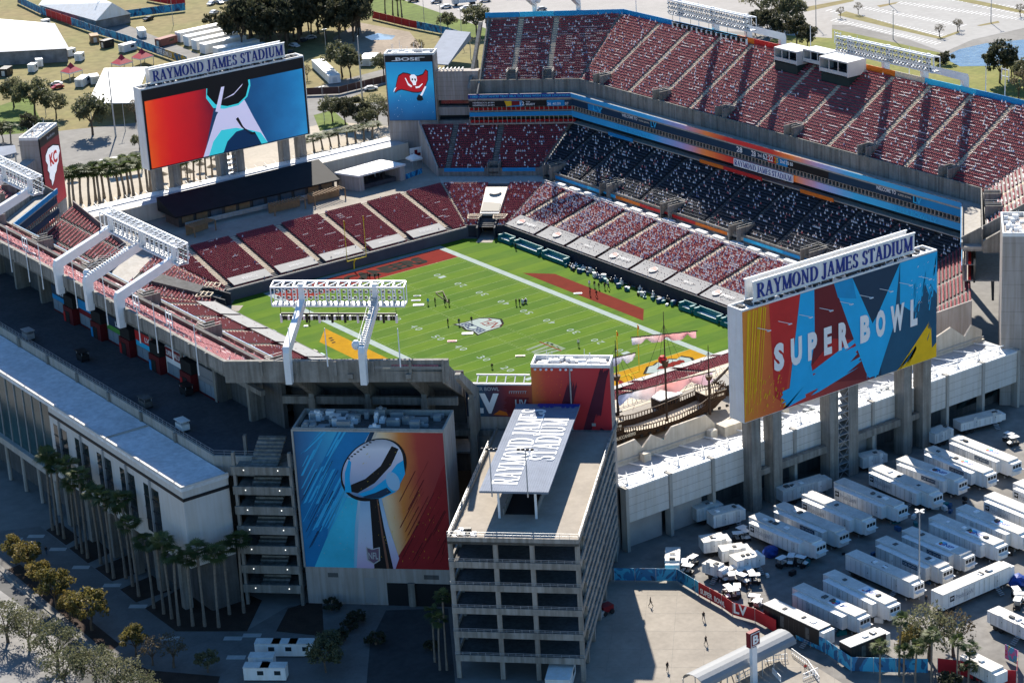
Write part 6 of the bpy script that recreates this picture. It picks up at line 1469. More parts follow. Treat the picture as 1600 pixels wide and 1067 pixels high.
for sg in (-1, 1):
    for (a, b) in zip(st_[:-1], st_[1:]):
        p, q = np.array((a[0], yc+sg*a[1], a[3])), np.array((b[0], yc+sg*b[1], b[3])); mb.bar(p+(0, 0, .9), q+(0, 0, .9), .16)
        for i in range(9): c = p+(q-p)*i/9; mb.bar(c, c+(0, 0, .9), .14)
mb.build('bulwark_rail', WOOD2, ship)
mb = MB()
for i in range(15):
    x = 34-i*2.0; mb = MB(); mb.box(x-.3, x+.3, yc+3.05-(.0 if 10 < x < 30 else .5), yc+3.3-(.0 if 10 < x < 30 else .5), 9.0, 9.5); mb.build('gun_port', BLACKM, ship)
for (x0, x1, z0, z1, hw) in ((31.5, 36.5, 10.4, 13.0, 2.1), (5.5, 10.5, 10.4, 12.3, 1.7)):
    MB().box(x0, x1, yc-hw, yc+hw, z0, z1).build('castle', WOOD, ship); MB().box(x0-.15, x1+.15, yc-hw-.15, yc+hw+.15, z1, z1+.15).build('castle_deck', DECKW, ship)
    mb = MB()
    for i in range(9):
        x = x0+(x1-x0)*i/8
        for y in (yc-hw, yc+hw): mb.bar((x, y, z1+.15), (x, y, z1+1.2), .13)
    for y in (yc-hw, yc+hw): mb.bar((x0, y, z1+1.2), (x1, y, z1+1.2), .13)
    mb.build('castle_rail', WOOD2, ship)
    for i in range(5): x = x0+.5+(x1-x0-1)*i/5; MB().box(x, x+.6, yc+hw, yc+hw+.06, z0+.9, z1-.6).build('castle_window', INK['cream'], ship)
b_ = MB(); b_.box(29.2, 34.6, yc+3.02, yc+3.2, 9.7, 10.9); nb2 = b_.build('name_board', WOOD, ship)
mb = MB(); plane_text(mb, 'BUCCANEERS', (34.3, yc+3.2, 9.95), (-1, 0, 0), (0, 0, 1), (0, 1, 0), 4.8, .7, bold=.03, thick=.05); mb.build('board_lettering', INK['cream'], nb2)
MASTM = mat('mast_wood', (.035, .022, .016), .7, .2)
def mast(x, y, z0, z1, r0):
    mb = MB(); mb.tube((x, y, z0), (x, y, z0+(z1-z0)*.55), r0, r0*.75, 10); mb.tube((x, y, z0+(z1-z0)*.53), (x, y, z1), r0*.6, .06, 8); m_ = mb.build('mast', MASTM, ship)
    mb = MB(); mb.tube((x, y, z0+(z1-z0)*.50), (x, y, z0+(z1-z0)*.56), .5, .8, 10); mb.build('crows_nest', WOOD2, m_); return m_
mast(20.9, 93.7, 10, 32.6, .24)
x3, y3, _ = G(1109, 640, 11); mast(x3, y3, 10, 24.5, .28)
x2, y2, _ = G(966, 648, 11); mast(x2, y2, 10, 26.5, .3)
SAILS = grad_mat('sail_print', [(0, (.45, .52, .72)), (.25, (.80, .78, .80)), (.5, (.80, .52, .50)), (.75, (.82, .58, .60)), (1, (.74, .70, .80))], (31, 90, 20), (-1, .2, 0), 22, noise=.15, rough=.8)
def sail(c, d, L, drop, seed, name='sail'):
    """yard with a furled scalloped sail under it"""
    c = np.array(c, float); d = np.array(d, float); d /= np.linalg.norm(d); r = random.Random(seed)
    a, b = c-d*L*.5, c+d*L*.5; mb = MB(); mb.tube(a, b, .13, .13, 8); y_ = mb.build('yard', MASTM, ship)
    n = 30; side = np.array((-d[1], d[0], 0)); mb = MB(); K = 6
    for i in range(n+1):
        f = i/n; sc = .35+.65*abs(math.sin(f*math.pi*3.1+seed)); q = c+d*L*(f-.5)*.96
        for j in range(K):
            g = j/(K-1); bl = math.sin(g*math.pi)*(.35+.25*math.sin(f*23+seed)); mb.v.append(tuple(q+side*bl+np.array((0, 0, -.1-drop*sc*g+.12*math.sin(f*40+j)))))
    for i in range(n):
        for j in range(K-1): mb.f.append((i*K+j, i*K+j+1, (i+1)*K+j+1, (i+1)*K+j))
    nv = len(mb.v); f0 = list(mb.f); mb.v += [tuple(np.array(v)-side*.03) for v in mb.v]; mb.f += [tuple(reversed([q+nv for q in f])) for f in f0]
    mb.build(name, SAILS, y_, smooth=True)
sail((20.9, 93.7, 28.0), (-11, 6, .1), 13, 1.5, 1); sail((20.9, 93.9, 18.0), (-21, 3.7, .3), 21.5, 2.3, 2); sail((x2, y2, 23.0), (-4, 3, 1.0), 8, 1.7, 3)
mb = MB()
for (x, y, zt) in ((20.9, 93.7, 30), (x3, y3, 23), (x2, y2, 25)):
    for (dx, dy) in ((-6, -3), (6, -3), (-6, 3), (6, 3)): mb.bar((x, y, zt), (x+dx, y+dy, 13), .05)
mb.build('rigging', BLACKM, ship)
mb = MB(); mb.tube((7, yc, 13.6), (-9, yc-3, 19.5), .3, .12, 8); mb.build('bowsprit', MASTM, ship)
sk = MB(); sk.ball((20.9, 93.0, 22.6), .9, .9, .9); sk.build('red_lantern', INK['red'], ship)
# cove water, decks and huts round the ship
tag(MB().box(24, 38, 96.2, 102.5, 8.0, 8.12).build('cove_pool', mat('pool_water', (.02, .20, .24), .1, .2, .6)), 'teal cove water beside the hull of the ship', 'pool')
for k, (x, y, w_, d_) in enumerate(((27, 82, 4, 4), (33, 84, 3, 3), (13, 83.5, 5, 3), (-2, 86, 6, 4), (-14, 88, 7, 4), (-26, 86, 7, 5))):
    hut = thing('cove_hut', (x, y, 8), ['dark roofed hut left of the ship', 'small hut by the near tower', 'white topped bar beside the main mast', 'bar hut under the bowsprit', 'bar hut behind the printed scoreboard', 'bar hut at the far right of the cove'][k], 'hut', 'huts round the ship')
    MB().box(x-w_/2, x+w_/2, y-d_/2, y+d_/2, 8, 10.2).build('hut_wall', WOOD, hut); mb = MB(); mb.prism([(x-w_/2-.4, y-d_/2-.4), (x+w_/2+.4, y-d_/2-.4), (x+w_/2+.4, y+d_/2+.4), (x-w_/2-.4, y+d_/2+.4)], 10.2, 10.5); mb.build('hut_roof', WHITEP if k == 2 else BLACKM, hut)
    MB().box(x-w_/2+.3, x+w_/2-.3, y+d_/2, y+d_/2+.06, 8.8, 9.9).build('hut_opening', DARK, hut)
mb = MB()
for i in range(60): x = 34-i*1.15; mb.bar((x, 77.5, 8.0), (x, 77.5, 9.1), .08)
mb.bar((34, 77.5, 9.1), (-34, 77.5, 9.1), .1); mb.bar((34, 77.5, 8.5), (-34, 77.5, 8.5), .08); o = mb.build('cove_railing', WHITEP); tag(o, 'white railing between the small near stand and the ship', 'railing')
tag(MB().box(-34, 34, 74.0, 79.9, 6.6, 7.98).build('cove_deck', DECKW), 'pale timber deck between the small near stand and the ship', 'deck')
# ================================================================== plants (shared meshes)
def leaf_mat(name, c1, c2, c3):
    m = bpy.data.materials.new(name); m.use_nodes = True; n = m.node_tree.nodes; l = m.node_tree.links; b = n['Principled BSDF']; b.inputs['Roughness'].default_value = .6; b.inputs['Specular IOR Level'].default_value = .3; tl = n.new('ShaderNodeBsdfTranslucent'); ms = n.new('ShaderNodeMixShader'); ms.inputs[0].default_value = .45; l.new(b.outputs[0], ms.inputs[1]); l.new(tl.outputs[0], ms.inputs[2]); l.new(ms.outputs[0], n['Material Output'].inputs[0])
    a = n.new('ShaderNodeVertexColor'); a.layer_name = 'Col'
    oi = n.new('ShaderNodeObjectInfo'); r = n.new('ShaderNodeValToRGB'); r.color_ramp.elements[0].color = c1+(1,); r.color_ramp.elements[1].color = c3+(1,); e_ = r.color_ramp.elements.new(.5); e_.color = c2+(1,)
    ad = n.new('ShaderNodeMath'); ad.operation = 'MULTIPLY_ADD'; ad.inputs[1].default_value = .35; l.new(oi.outputs['Random'], ad.inputs[0]); sp = n.new('ShaderNodeSeparateColor'); l.new(a.outputs[0], sp.inputs[0])
    mu = n.new('ShaderNodeMath'); mu.operation = 'MULTIPLY'; mu.inputs[1].default_value = .65; l.new(sp.outputs[0], mu.inputs[0]); l.new(mu.outputs[0], ad.inputs[2])
    l.new(ad.outputs[0], r.inputs[0]); l.new(r.outputs[0], b.inputs['Base Color']); l.new(r.outputs[0], tl.inputs[0])
    return m
LEAF = leaf_mat('leaf_green', (.08, .09, .042), (.13, .135, .07), (.20, .19, .11))
LEAFD = leaf_mat('leaf_dark', (.034, .044, .026), (.06, .064, .036), (.11, .095, .055))
LEAFA = leaf_mat('leaf_autumn', (.09, .09, .03), (.18, .145, .04), (.32, .22, .06))
LEAFB = leaf_mat('leaf_brown', (.07, .055, .035), (.11, .09, .055), (.16, .13, .08))
PALML = leaf_mat('palm_leaf', (.035, .06, .02), (.085, .115, .036), (.20, .21, .07))
BARK = mat('bark', (.11, .085, .065), .9, .25, 1.5); PBARK = mat('palm_bark', (.20, .17, .14), .9, .2, 2.0)
def crown_mesh(name, m, rx, rz, nclump, nleaf, size, seed, zc):
    rg = np.random.default_rng(seed)
    th = rg.uniform(0, 2*np.pi, nclump); ph = np.arccos(rg.uniform(-.55, 1, nclump)); rr = rg.uniform(.55, 1.0, nclump)
    cc = np.stack([rx*rr*np.sin(ph)*np.cos(th), rx*rr*np.sin(ph)*np.sin(th), zc+rz*rr*np.cos(ph)], 1)
    cr = rg.uniform(.20, .38, nclump)*rx; tone = rg.uniform(0, 1, nclump)
    idx = rg.integers(0, nclump, nclump*nleaf); d = rg.normal(0, 1, (len(idx), 3)); d /= np.linalg.norm(d, axis=1)[:, None]
    P = cc[idx]+d*(cr[idx]*rg.uniform(.5, 1.0, len(idx)))[:, None]*np.array((1, 1, .75))
    a = rg.normal(0, 1, (len(idx), 3)); a /= np.linalg.norm(a, axis=1)[:, None]; b = np.cross(a, d+rg.normal(0, .5, d.shape)); b /= (np.linalg.norm(b, axis=1)[:, None]+1e-9)
    s = (size*rg.uniform(.6, 1.3, len(idx)))[:, None]; a = a*s; b = b*s*.7
    V = np.stack([P-a, P-b*.8, P+a, P+b*.8], 1).reshape(-1, 3); Q = np.arange(len(V)).reshape(-1, 4)
    t = np.clip(tone[idx]*.6+rg.uniform(0, .4, len(idx)), 0, 1); cols = np.repeat(np.stack([t, t, t, np.ones_like(t)], 1), 4, 0)
    o = np_mesh(name, V, Q, m, None, cols=cols); me = o.data; bpy.data.objects.remove(o); return me
def trunk_mesh(name, h, r0, rx, zc, rz, seed, m):
    r = random.Random(seed); mb = MB(); top = (r.uniform(-.2, .2), r.uniform(-.2, .2), h); mb.path([(0, 0, -.1), (r.uniform(-.1, .1), r.uniform(-.1, .1), h*.5), top], [r0*1.2, r0, r0*.8], 8)
    for i in range(7):
        t = 2*math.pi*i/7+r.uniform(-.3, .3); f = r.uniform(.55, .85); e = (rx*f*math.cos(t), rx*f*math.sin(t), zc+rz*r.uniform(-.2, .6)); mid = (top[0]+e[0]*.4, top[1]+e[1]*.4, h+(e[2]-h)*.6)
        mb.path([top, mid, e], [r0*.6, r0*.35, r0*.12], 5)
        for k in range(2): t2 = t+r.uniform(-.7, .7); mb.path([mid, (mid[0]+rx*.4*math.cos(t2), mid[1]+rx*.4*math.sin(t2), mid[2]+rz*.4)], [r0*.25, r0*.07], 4)
    me = bpy.data.meshes.new(name); me.from_pydata(mb.v, [], mb.f); me.materials.append(m); return me
TREES = {}
for (key, m, rx, rz, zc, h, ncl, nl, sz) in (('oak', LEAF, 3.6, 2.4, 4.6, 2.2, 46, 48, .30), ('autumn', LEAFA, 2.7, 2.4, 4.2, 1.9, 44, 52, .24), ('dark', LEAFD, 3.4, 3.6, 5.2, 2.2, 50, 44, .36), ('bare', LEAFB, 2.6, 2.2, 4.2, 1.8, 34, 16, .20), ('bush', LEAFD, 1.6, 1.1, 1.1, .5, 22, 40, .22), ('big', LEAF, 4.8, 3.2, 5.6, 2.4, 52, 38, .25)):
    TREES[key] = [(crown_mesh('crown', m, rx, rz, ncl, nl, sz, 11*k+len(key), zc), trunk_mesh('trunk', h, .20 if key != 'big' else .3, rx, zc, rz, k+5, BARK)) for k in range(3 if key in ('oak', 'autumn', 'dark') else 2)]
_tc = [0]
def tree(key, x, y, s, label, group, z=0, name='tree', sz=None):
    _tc[0] += 1; v = TREES[key][_tc[0] % len(TREES[key])]
    t = thing(name, (x, y, z), label, 'bush' if key == 'bush' else 'tree', group); t.rotation_euler = (0, 0, _tc[0]*2.4); t.scale = (s, s, s*(sz or 1))
    for nm, me in (('crown', v[0]), ('trunk', v[1])):
        o = bpy.data.objects.new(nm, me); COL.objects.link(o); o.parent = t
    return t
def palm_meshes(h, seed):
    r = random.Random(seed); mb = MB(); lean = (r.uniform(-.5, .5), r.uniform(-.5, .5)); pts = [(lean[0]*f*f, lean[1]*f*f, h*f) for f in np.linspace(0, 1, 6)]; mb.path(pts, [.24, .17, .15, .15, .16, .18], 7)
    me1 = bpy.data.meshes.new('trunk'); me1.from_pydata(mb.v, [], mb.f); me1.materials.append(PBARK)
    V = []; Q = []; C = []; top = np.array(pts[-1])
    for i in range(28):
        az = i*2.39996+r.uniform(-.2, .2); el = r.uniform(-.75, 1.25); L = r.uniform(1.0, 1.5); dirh = np.array((math.cos(az), math.sin(az), 0)); d = dirh*math.cos(el)+np.array((0, 0, math.sin(el))); sd = np.array((-math.sin(az), math.cos(az), 0)); up = np.cross(sd, d)*-1
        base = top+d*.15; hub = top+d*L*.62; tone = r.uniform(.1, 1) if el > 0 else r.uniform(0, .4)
        n0 = len(V); V += [base-sd*.03, base+sd*.03, hub+sd*.03, hub-sd*.03]; Q.append((n0, n0+1, n0+2, n0+3)); C += [tone]*4
        for k in range(9):
            a = (k-4)/4*1.25; bd = d*math.cos(a)+sd*math.sin(a); bl = L*.85*(1-.18*abs(a)); mid = hub+bd*bl*.55; tip = hub+bd*bl+np.array((0, 0, -.28*bl)); pw = np.cross(bd, up); pw /= np.linalg.norm(pw)
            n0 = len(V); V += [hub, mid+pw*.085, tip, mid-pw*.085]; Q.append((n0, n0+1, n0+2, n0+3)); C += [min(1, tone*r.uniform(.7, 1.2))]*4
    C = np.array(C); o = np_mesh('crown', np.array(V), np.array(Q), PALML, None, cols=np.stack([C, C, C, np.ones_like(C)], 1)); me2 = o.data; bpy.data.objects.remove(o); return me1, me2
PALMS = {k: [palm_meshes(k, 31+i+int(k)) for i in range(3)] for k in (7, 10, 14)}
def palm(x, y, hk, label, group, z=0, s=1.0, sz=1.0):
    _tc[0] += 1; v = PALMS[hk][_tc[0] % 3]; t = thing('palm_tree', (x, y, z), label, 'palm tree', group); t.rotation_euler = (0, 0, _tc[0]*1.7); t.scale = (s, s, sz)
    for nm, me in (('trunk', v[0]), ('crown', v[1])):
        o = bpy.data.objects.new(nm, me); COL.objects.link(o); o.parent = t
    return t
# ================================================================== people
def person_mesh(kind, seed):
    """one continuous skinned figure, facing +x"""
    r = random.Random(seed); sw = .38 if kind == 'walk' else .06; aw = .30 if kind == 'walk' else .05
    V = [(0, 0, .95), (0, 0, 1.18), (.02, 0, 1.42), (.02, 0, 1.54), (.05, 0, 1.66), (.05, 0, 1.76), (0, .10, .92), (sw*.45, .11, .50), (sw*.9, .11, .09), (sw*.9+.16, .11, .04), (0, -.10, .92), (-sw*.2, -.11, .50), (-sw*1.0, -.11, .12), (-sw*1.0+.15, -.11, .05), (.02, .20, 1.42), (-aw*.5, .25, 1.14), (-aw*.6+.16, .24, .90), (-aw*.6+.22, .24, .80), (.02, -.20, 1.42), (aw*.4, -.25, 1.14), (aw*.8+.16, -.24, .92), (aw*.8+.22, -.24, .83)]
    if kind == 'crouch': V = [(x+(.25 if z > .9 else 0), y, z*.72 if z > .5 else z) for x, y, z in V]
    E = [(0, 1), (1, 2), (2, 3), (3, 4), (4, 5), (0, 6), (6, 7), (7, 8), (8, 9), (0, 10), (10, 11), (11, 12), (12, 13), (2, 14), (14, 15), (15, 16), (16, 17), (2, 18), (18, 19), (19, 20), (20, 21)]
    R = [.15, .14, .15, .055, .10, .085, .10, .07, .05, .045, .10, .07, .05, .045, .075, .05, .04, .045, .075, .05, .04, .045]
    me = bpy.data.meshes.new('p'); me.from_pydata(V, E, []); ob = bpy.data.objects.new('p', me); COL.objects.link(ob); md = ob.modifiers.new('s', 'SKIN'); ob.modifiers.new('u', 'SUBSURF').levels = 1
    for sv, rr in zip(me.skin_vertices[0].data, R): sv.radius = (rr, rr)
    me.skin_vertices[0].data[0].use_root = True
    dg = bpy.context.evaluated_depsgraph_get(); m2 = bpy.data.meshes.new_from_object(ob.evaluated_get(dg)); bpy.data.objects.remove(ob); return m2
PBASE = {k: person_mesh(k, 3) for k in ('walk', 'stand', 'crouch')}
SKINM = mat('skin', (.35, .21, .15), .6, 0); HAIR = mat('hair', (.03, .02, .015), .6, 0)
PM = {}
def person(x, y, rz, kind, top, legs, label, z=0, group=None):
    key = (kind, top, legs)
    if key not in PM:
        me = PBASE[kind].copy(); 
        for m in (INK[top], INK[legs], SKINM, HAIR, BLACKM): me.materials.append(m)
        k = .72 if kind == 'crouch' else 1
        for p in me.polygons:
            c = p.center; zz = c.z/k if c.z > .5 else c.z
            p.material_index = 3 if zz > 1.70 or (zz > 1.58 and c.x < .03+(.25 if kind == 'crouch' else 0)) else 2 if zz > 1.50 or (abs(c.y) > .18 and zz < .93) else 0 if zz > .95 or abs(c.y) > .185 else 4 if zz < .09 else 1
        PM[key] = me
    o = bpy.data.objects.new('person', PM[key]); COL.objects.link(o); o.location = (x, y, z); o.rotation_euler = (0, 0, rz); tag(o, label, 'person', group); return o
gp = lambda u, v: G2(u, v)
PL = [  # field crew: photo position of the feet, heading, pose, top, legs, label
 (578, 437, 1, 'walk', 'black', 'black', 'person in black standing left in the group on the red end zone'), (586, 437, 2, 'stand', 'black', 'navy', 'person in dark clothes in the middle of the end zone group'), (592, 436, 0, 'stand', 'black', 'black', 'person in black at the right of the end zone group'),
 (669, 476, 1, 'stand', 'ltblue', 'grey', 'person in pale blue by the white sheets on the grass'), (680, 475, 2, 'stand', 'black', 'black', 'person in black between the white sheets and the crew'), (694, 470, 3, 'stand', 'black', 'navy', 'person in black at the back of the mid-field crew'), (696, 477, 0, 'walk', 'black', 'black', 'person in black in front of the mid-field crew'), (702, 477, 5, 'stand', 'black', 'black', 'person in black at the right of the mid-field crew'),
 (700, 508, 2, 'stand', 'black', 'black', 'person in black standing left of the mid-field shield'), (717.5, 508, 1, 'walk', 'navy', 'black', 'person in navy reaching out beside the shield'), (737, 505, 4, 'stand', 'black', 'black', 'person in black standing on the mid-field shield'),
 (806.5, 477, 2, 'stand', 'black', 'black', 'person in black left of the white drum on the far hash marks'), (812, 477, 0, 'stand', 'black', 'navy', 'person in black beside the white drum on the far hash marks'),
 (904, 541, 1, 'stand', 'white', 'black', 'lone person in white and black by the far 20'),
 (922, 462, 2, 'stand', 'black', 'black', 'person in black on the brick red area, left'), (932, 464, 3, 'walk', 'black', 'black', 'person in black on the brick red area, right'), (921, 448, 1, 'stand', 'white', 'grey', 'person in white behind the brick red area'), (929, 449, 1, 'stand', 'black', 'grey', 'person in black behind the brick red area'), (936, 452, 0, 'stand', 'black', 'navy', 'person in dark clothes behind the brick red area'), (945, 452, 4, 'stand', 'black', 'black', 'person in black by the case clutter, left'), (951, 453, 2, 'walk', 'navy', 'black', 'person in navy by the case clutter, right'),
 (483, 507, 2, 'crouch', 'black', 'black', 'person crouching on the grass near the close sideline'), (769, 575, 1, 'crouch', 'black', 'black', 'person crouching near the close 30'),
 (1016.5, 946.5, 2.2, 'walk', 'black', 'black', 'person in black walking on the plaza, nearest the ramp tower'), (1099.5, 969, 1.2, 'walk', 'black', 'navy', 'person in black walking near the SUPER BOWL fence'), (1103, 1007, 1.6, 'walk', 'black', 'black', 'person walking across the plaza above the vaulted canopy'), (1042.8, 1047.7, 1.6, 'stand', 'black', 'black', 'person on the plaza at the lower edge of the picture'),
 (1447, 943, 1, 'stand', 'black', 'navy', 'person beside the long lettered trailer'), (1167, 925, 1, 'stand', 'black', 'black', 'person among the golf carts, left'), (1173, 924, 3, 'walk', 'navy', 'black', 'person among the golf carts, right'),
 (73, 866, 1, 'walk', 'black', 'navy', 'person walking on the shaded pavement by the palms'), (543, 166, 1, 'stand', 'navy', 'black', 'person on the far path behind the video scoreboard'),
 (1258, 1046, 1, 'crouch', 'red', 'navy', 'person in red bending at the barriers'), (1126, 1066, 1, 'stand', 'navy', 'black', 'person in navy under the vaulted canopy, left'), (1150, 1050, 2, 'stand', 'blue', 'black', 'person in blue under the vaulted canopy, middle'), (1172, 1040, 4, 'walk', 'navy', 'black', 'person in navy under the vaulted canopy, right'), (745, 350, 1, 'stand', 'black', 'black', 'person in black standing at the player tunnel'), (806, 390, 1, 'stand', 'black', 'black', 'person in black beside the first teal bench'),
]
for (u, v, a, k, t_, l_, lab) in PL:
    x, y = gp(u, v); person(x, y, a, k, t_, l_, lab)
for (u, v, w_, d_, m, lab) in ((654, 477, 2.6, 1.2, 'white', 'white sheet lying on the grass, front'), (650, 470, 2.2, .7, 'white', 'white sheet lying on the grass, back left'), (652, 463, 1.8, .5, 'white', 'small white sheet at the back'), (730.5, 521.5, 2.6, 1.3, 'white', 'white board on the grass below the shield'), (706.5, 533.5, 2.2, 1.0, 'pink', 'red and white board on the grass'), (813, 556.5, 2.2, .9, 'cream', 'pale board on the grass near the close 30'), (478, 510, 1.0, .9, 'white', 'white bag on the grass by the crouching person'), (903, 459, 2.0, .9, 'white', 'white sheet on the brick red area')):
    x, y = gp(u, v); mb = MB(); mb.obox((x, y, .09), (.8, -.6, 0), (.6, .8, 0), (0, 0, 1), w_, d_, .14); mb.obox((x+.1, y, .2), (.8, -.6, 0), (.6, .8, 0), (0, 0, 1), w_*.8, d_*.3, .08); tag(mb.build('field_board', INK[m]), lab, 'board')
x, y = gp(819, 474); d_ = thing('cable_drum', (x, y, 0), 'white drum on the far hash marks beside two people', 'drum'); mb = MB(); mb.tube((x-.5, y, .6), (x+.5, y, .6), .35, n=12); mb.build('drum_core', BLACKM, d_)
for s in (-.5, .5): mb = MB(); mb.tube((x+s-.06, y, .6), (x+s+.06, y, .6), .6, n=14); mb.build('drum_flange', WHITEP, d_)
fr = thing('timber_frame', gp(690, 468)+(0,), 'timber frame lying on the grass among the crew', 'frame'); mb = MB(); a, b, c = gp(681, 459), gp(692, 457), gp(700, 473); mb.bar(a+(.3,), b+(.3,), .2); mb.build('rail', BEIGE, fr); mb = MB(); mb.bar(b+(.35,), c+(.2,), .15); mb.bar(a+(.2,), c+(.1,), .12); mb.build('brace', WOOD2, fr)
# ================================================================== broadcast compound
sheet('lot_paving', [G2(960, 900), G2(1100, 800), (20, 112), (-140, 112), (-140, 260), (90, 260), (70, 175)], -.045, mat('lot_gravel', (.25, .235, .215), .9, .25, .05, fine=.25))
TRW = [mat('trailer_white', (.80, .80, .79), .45, .06, .4, streak=.08), mat('trailer_grey', (.60, .61, .61), .5, .08, .4, streak=.1)]
TROOF = mat('trailer_roof', (.66, .63, .58), .7, .14, .35, fine=.12)
def trailer(a, b, label, h=4.0, w=2.7, slide=1, deco='', dark=False, ac=True, flip=-1, m=0):
    """a, b: roof end centres in the photo; flip: side of the slide-out (+1 = towards the camera's left)"""
    pa, pb = np.array(G2(a[0], a[1], h)), np.array(G2(b[0], b[1], h)); d = (pb-pa); L = np.linalg.norm(d); d /= L; ang = math.atan2(d[1], d[0]); c = (pa+pb)/2
    t = thing('broadcast_trailer', (c[0], c[1], 0), label, 'trailer', 'trailers in the broadcast compound'); t.rotation_euler = (0, 0, ang); k = dict(parent=t, local=True)
    W = BLACKM if dark else TRW[m]
    MB().box(-L/2, L/2-1.0, -w/2, w/2, 1.05, h-.12).build('body', W, **k); MB().box(-L/2-.03, L/2-.97, -w/2-.03, w/2+.03, h-.12, h).build('roof', TROOF, **k)
    MB().box(L/2-1.0, L/2, -w/2+.08, w/2-.08, 1.2, h-.35).build('nose', TRW[m], **k)
    if ac:
        mb = MB()
        for y in (-.75, 0, .75): mb.box(L/2, L/2+.05, y-.28, y+.28, h-1.35, h-.75)
        mb.build('vent_grille', BLACKM, **k); MB().box(L/2+.01, L/2+.75, -w/2+.2, w/2-.2, h-1.75, h-1.68).build('flap', TRW[0], **k)
    if slide:
        s0, s1 = -L*.42, L*.33; y0 = flip*w/2; y1 = flip*(w/2+1.25)
        sb = MB().box(s0, s1, *sorted((y0+.01*flip, y1)), 1.25, h-.42).build('slide_out', W, **k); MB().box(s0-.04, s1+.04, *sorted((y0+.01*flip, y1+.05*flip)), h-.42, h-.34).build('slide_roof', WHITEP if not dark else TROOF, sb, local=True)
        sd = y1
    else: sd = flip*w/2
    mb = MB()
    for x in np.arange(-L*.42, L*.32, 1.22): mb.box(x, x+.03, *sorted((sd, sd+flip*.02)), 1.3, h-.45)
    mb.build('panel_seam', CONCD, **k)
    for x in (-L*.18, L*.24):
        dr = MB().box(x-.42, x+.42, *sorted((sd+.003*flip, sd+flip*.05)), 1.3, 3.35).build('door', TRW[1-m] if not dark else CONCD, **k); MB().box(x+.22, x+.32, *sorted((sd+flip*.05, sd+flip*.09)), 2.2, 2.4).build('handle', BLACKM, dr, local=True)
    mb = MB()
    for i in range(5): mb.box(L*.24-.5, L*.24+.5, *sorted((sd+flip*(.1+.28*i), sd+flip*(.36+.28*i))), 1.1-.22*i, 1.15-.22*i)
    mb.build('entry_steps', STEELG, **k)
    for x in (-L/2+1.6, -L/2+2.8):
        for y in (-w/2+.2, w/2-.5): mb = MB(); mb.tube((x, y, .5), (x, y+.3, .5), .5, n=12); mb.build('wheel', BLACKM, **k)
    MB().box(-L/2+.4, L/2-1.2, -w/2+.35, w/2-.35, .55, 1.03).build('chassis', BLACKM, **k)
    for x in (L*.36,):
        for y in (-.8, .8): MB().box(x-.1, x+.1, y-.1, y+.1, 0, .55).build('landing_leg', STEELG, **k)
    side = lambda s, x, z, W_, H, mm, n='lettering': (lambda mb: (plane_text(mb, s, (x, sd+flip*.03, z), (-flip, 0, 0), (0, 0, 1), (0, flip, 0), W_, H, bold=.02, thick=.03), mb.build(n, mm, **k)))(MB())
    if 'F' in deco:
        MB().box(-L*.40, -L*.40+1.0, *sorted((sd, sd+flip*.04)), 2.1, 3.1).build('badge', BLACKM, **k); side('PP', -L*.40+(.85 if flip > 0 else .15), 2.35, .7, .5, INK['white']); side('ProductioN', -L*.40+1.3+(4.2 if flip > 0 else 0), 2.1, 4.2, .95, INK['silver'])
    if 'C' in deco:
        MB().box(-.2, 3.6, *sorted((sd, sd+flip*.04)), 2.5, 3.3).build('sign_plate', INK['navy'], **k); side('CBS SPORTS', 3.4 if flip > 0 else 0, 2.68, 3.3, .45, INK['silver'])
    if 'N' in deco:
        MB().box(.2, 3.9, -w/2+.25, w/2-.25, h, h+.015).build('roof_decal', INK['white'], **k)
        for i, key in enumerate(('blue', 'ltblue', 'green', 'red', 'violet')):
            mb = MB(); mb.poly([(1.15, 0, h+.03)]+[(1.15+.75*math.cos(q), .75*math.sin(q), h+.03) for q in np.linspace(i*1.2566, i*1.2566+1.15, 5)]); mb.build('decal_wheel', INK[key], **k)
        mb = MB(); plane_text(mb, 'NEP', (1.75, -.55, h), (1, 0, 0), (0, 1, 0), (0, 0, 1), 1.9, .9, thick=.035, bold=.02); mb.build('decal_lettering', INK['royal'], **k)
    rr = random.Random(int(a[0]*7+a[1]))
    for i in range(rr.randint(1, 4)): x = rr.uniform(-L*.4, L*.3); MB().box(x, x+rr.uniform(.4, 1.0), -.5, rr.uniform(0, .6), h, h+rr.uniform(.1, .3)).build('roof_unit', STEELW if i % 2 else CONCD, **k)
    return t
zA = lambda x, y: (1100+x/3.2, 734+y/3.2); zB = lambda x, y: (1100+x/3.2, 550+y/3.2); zC = lambda x, y: (850+x/3.2, 734+y/3.2)
row1 = 'in the row beside the tall pillars'
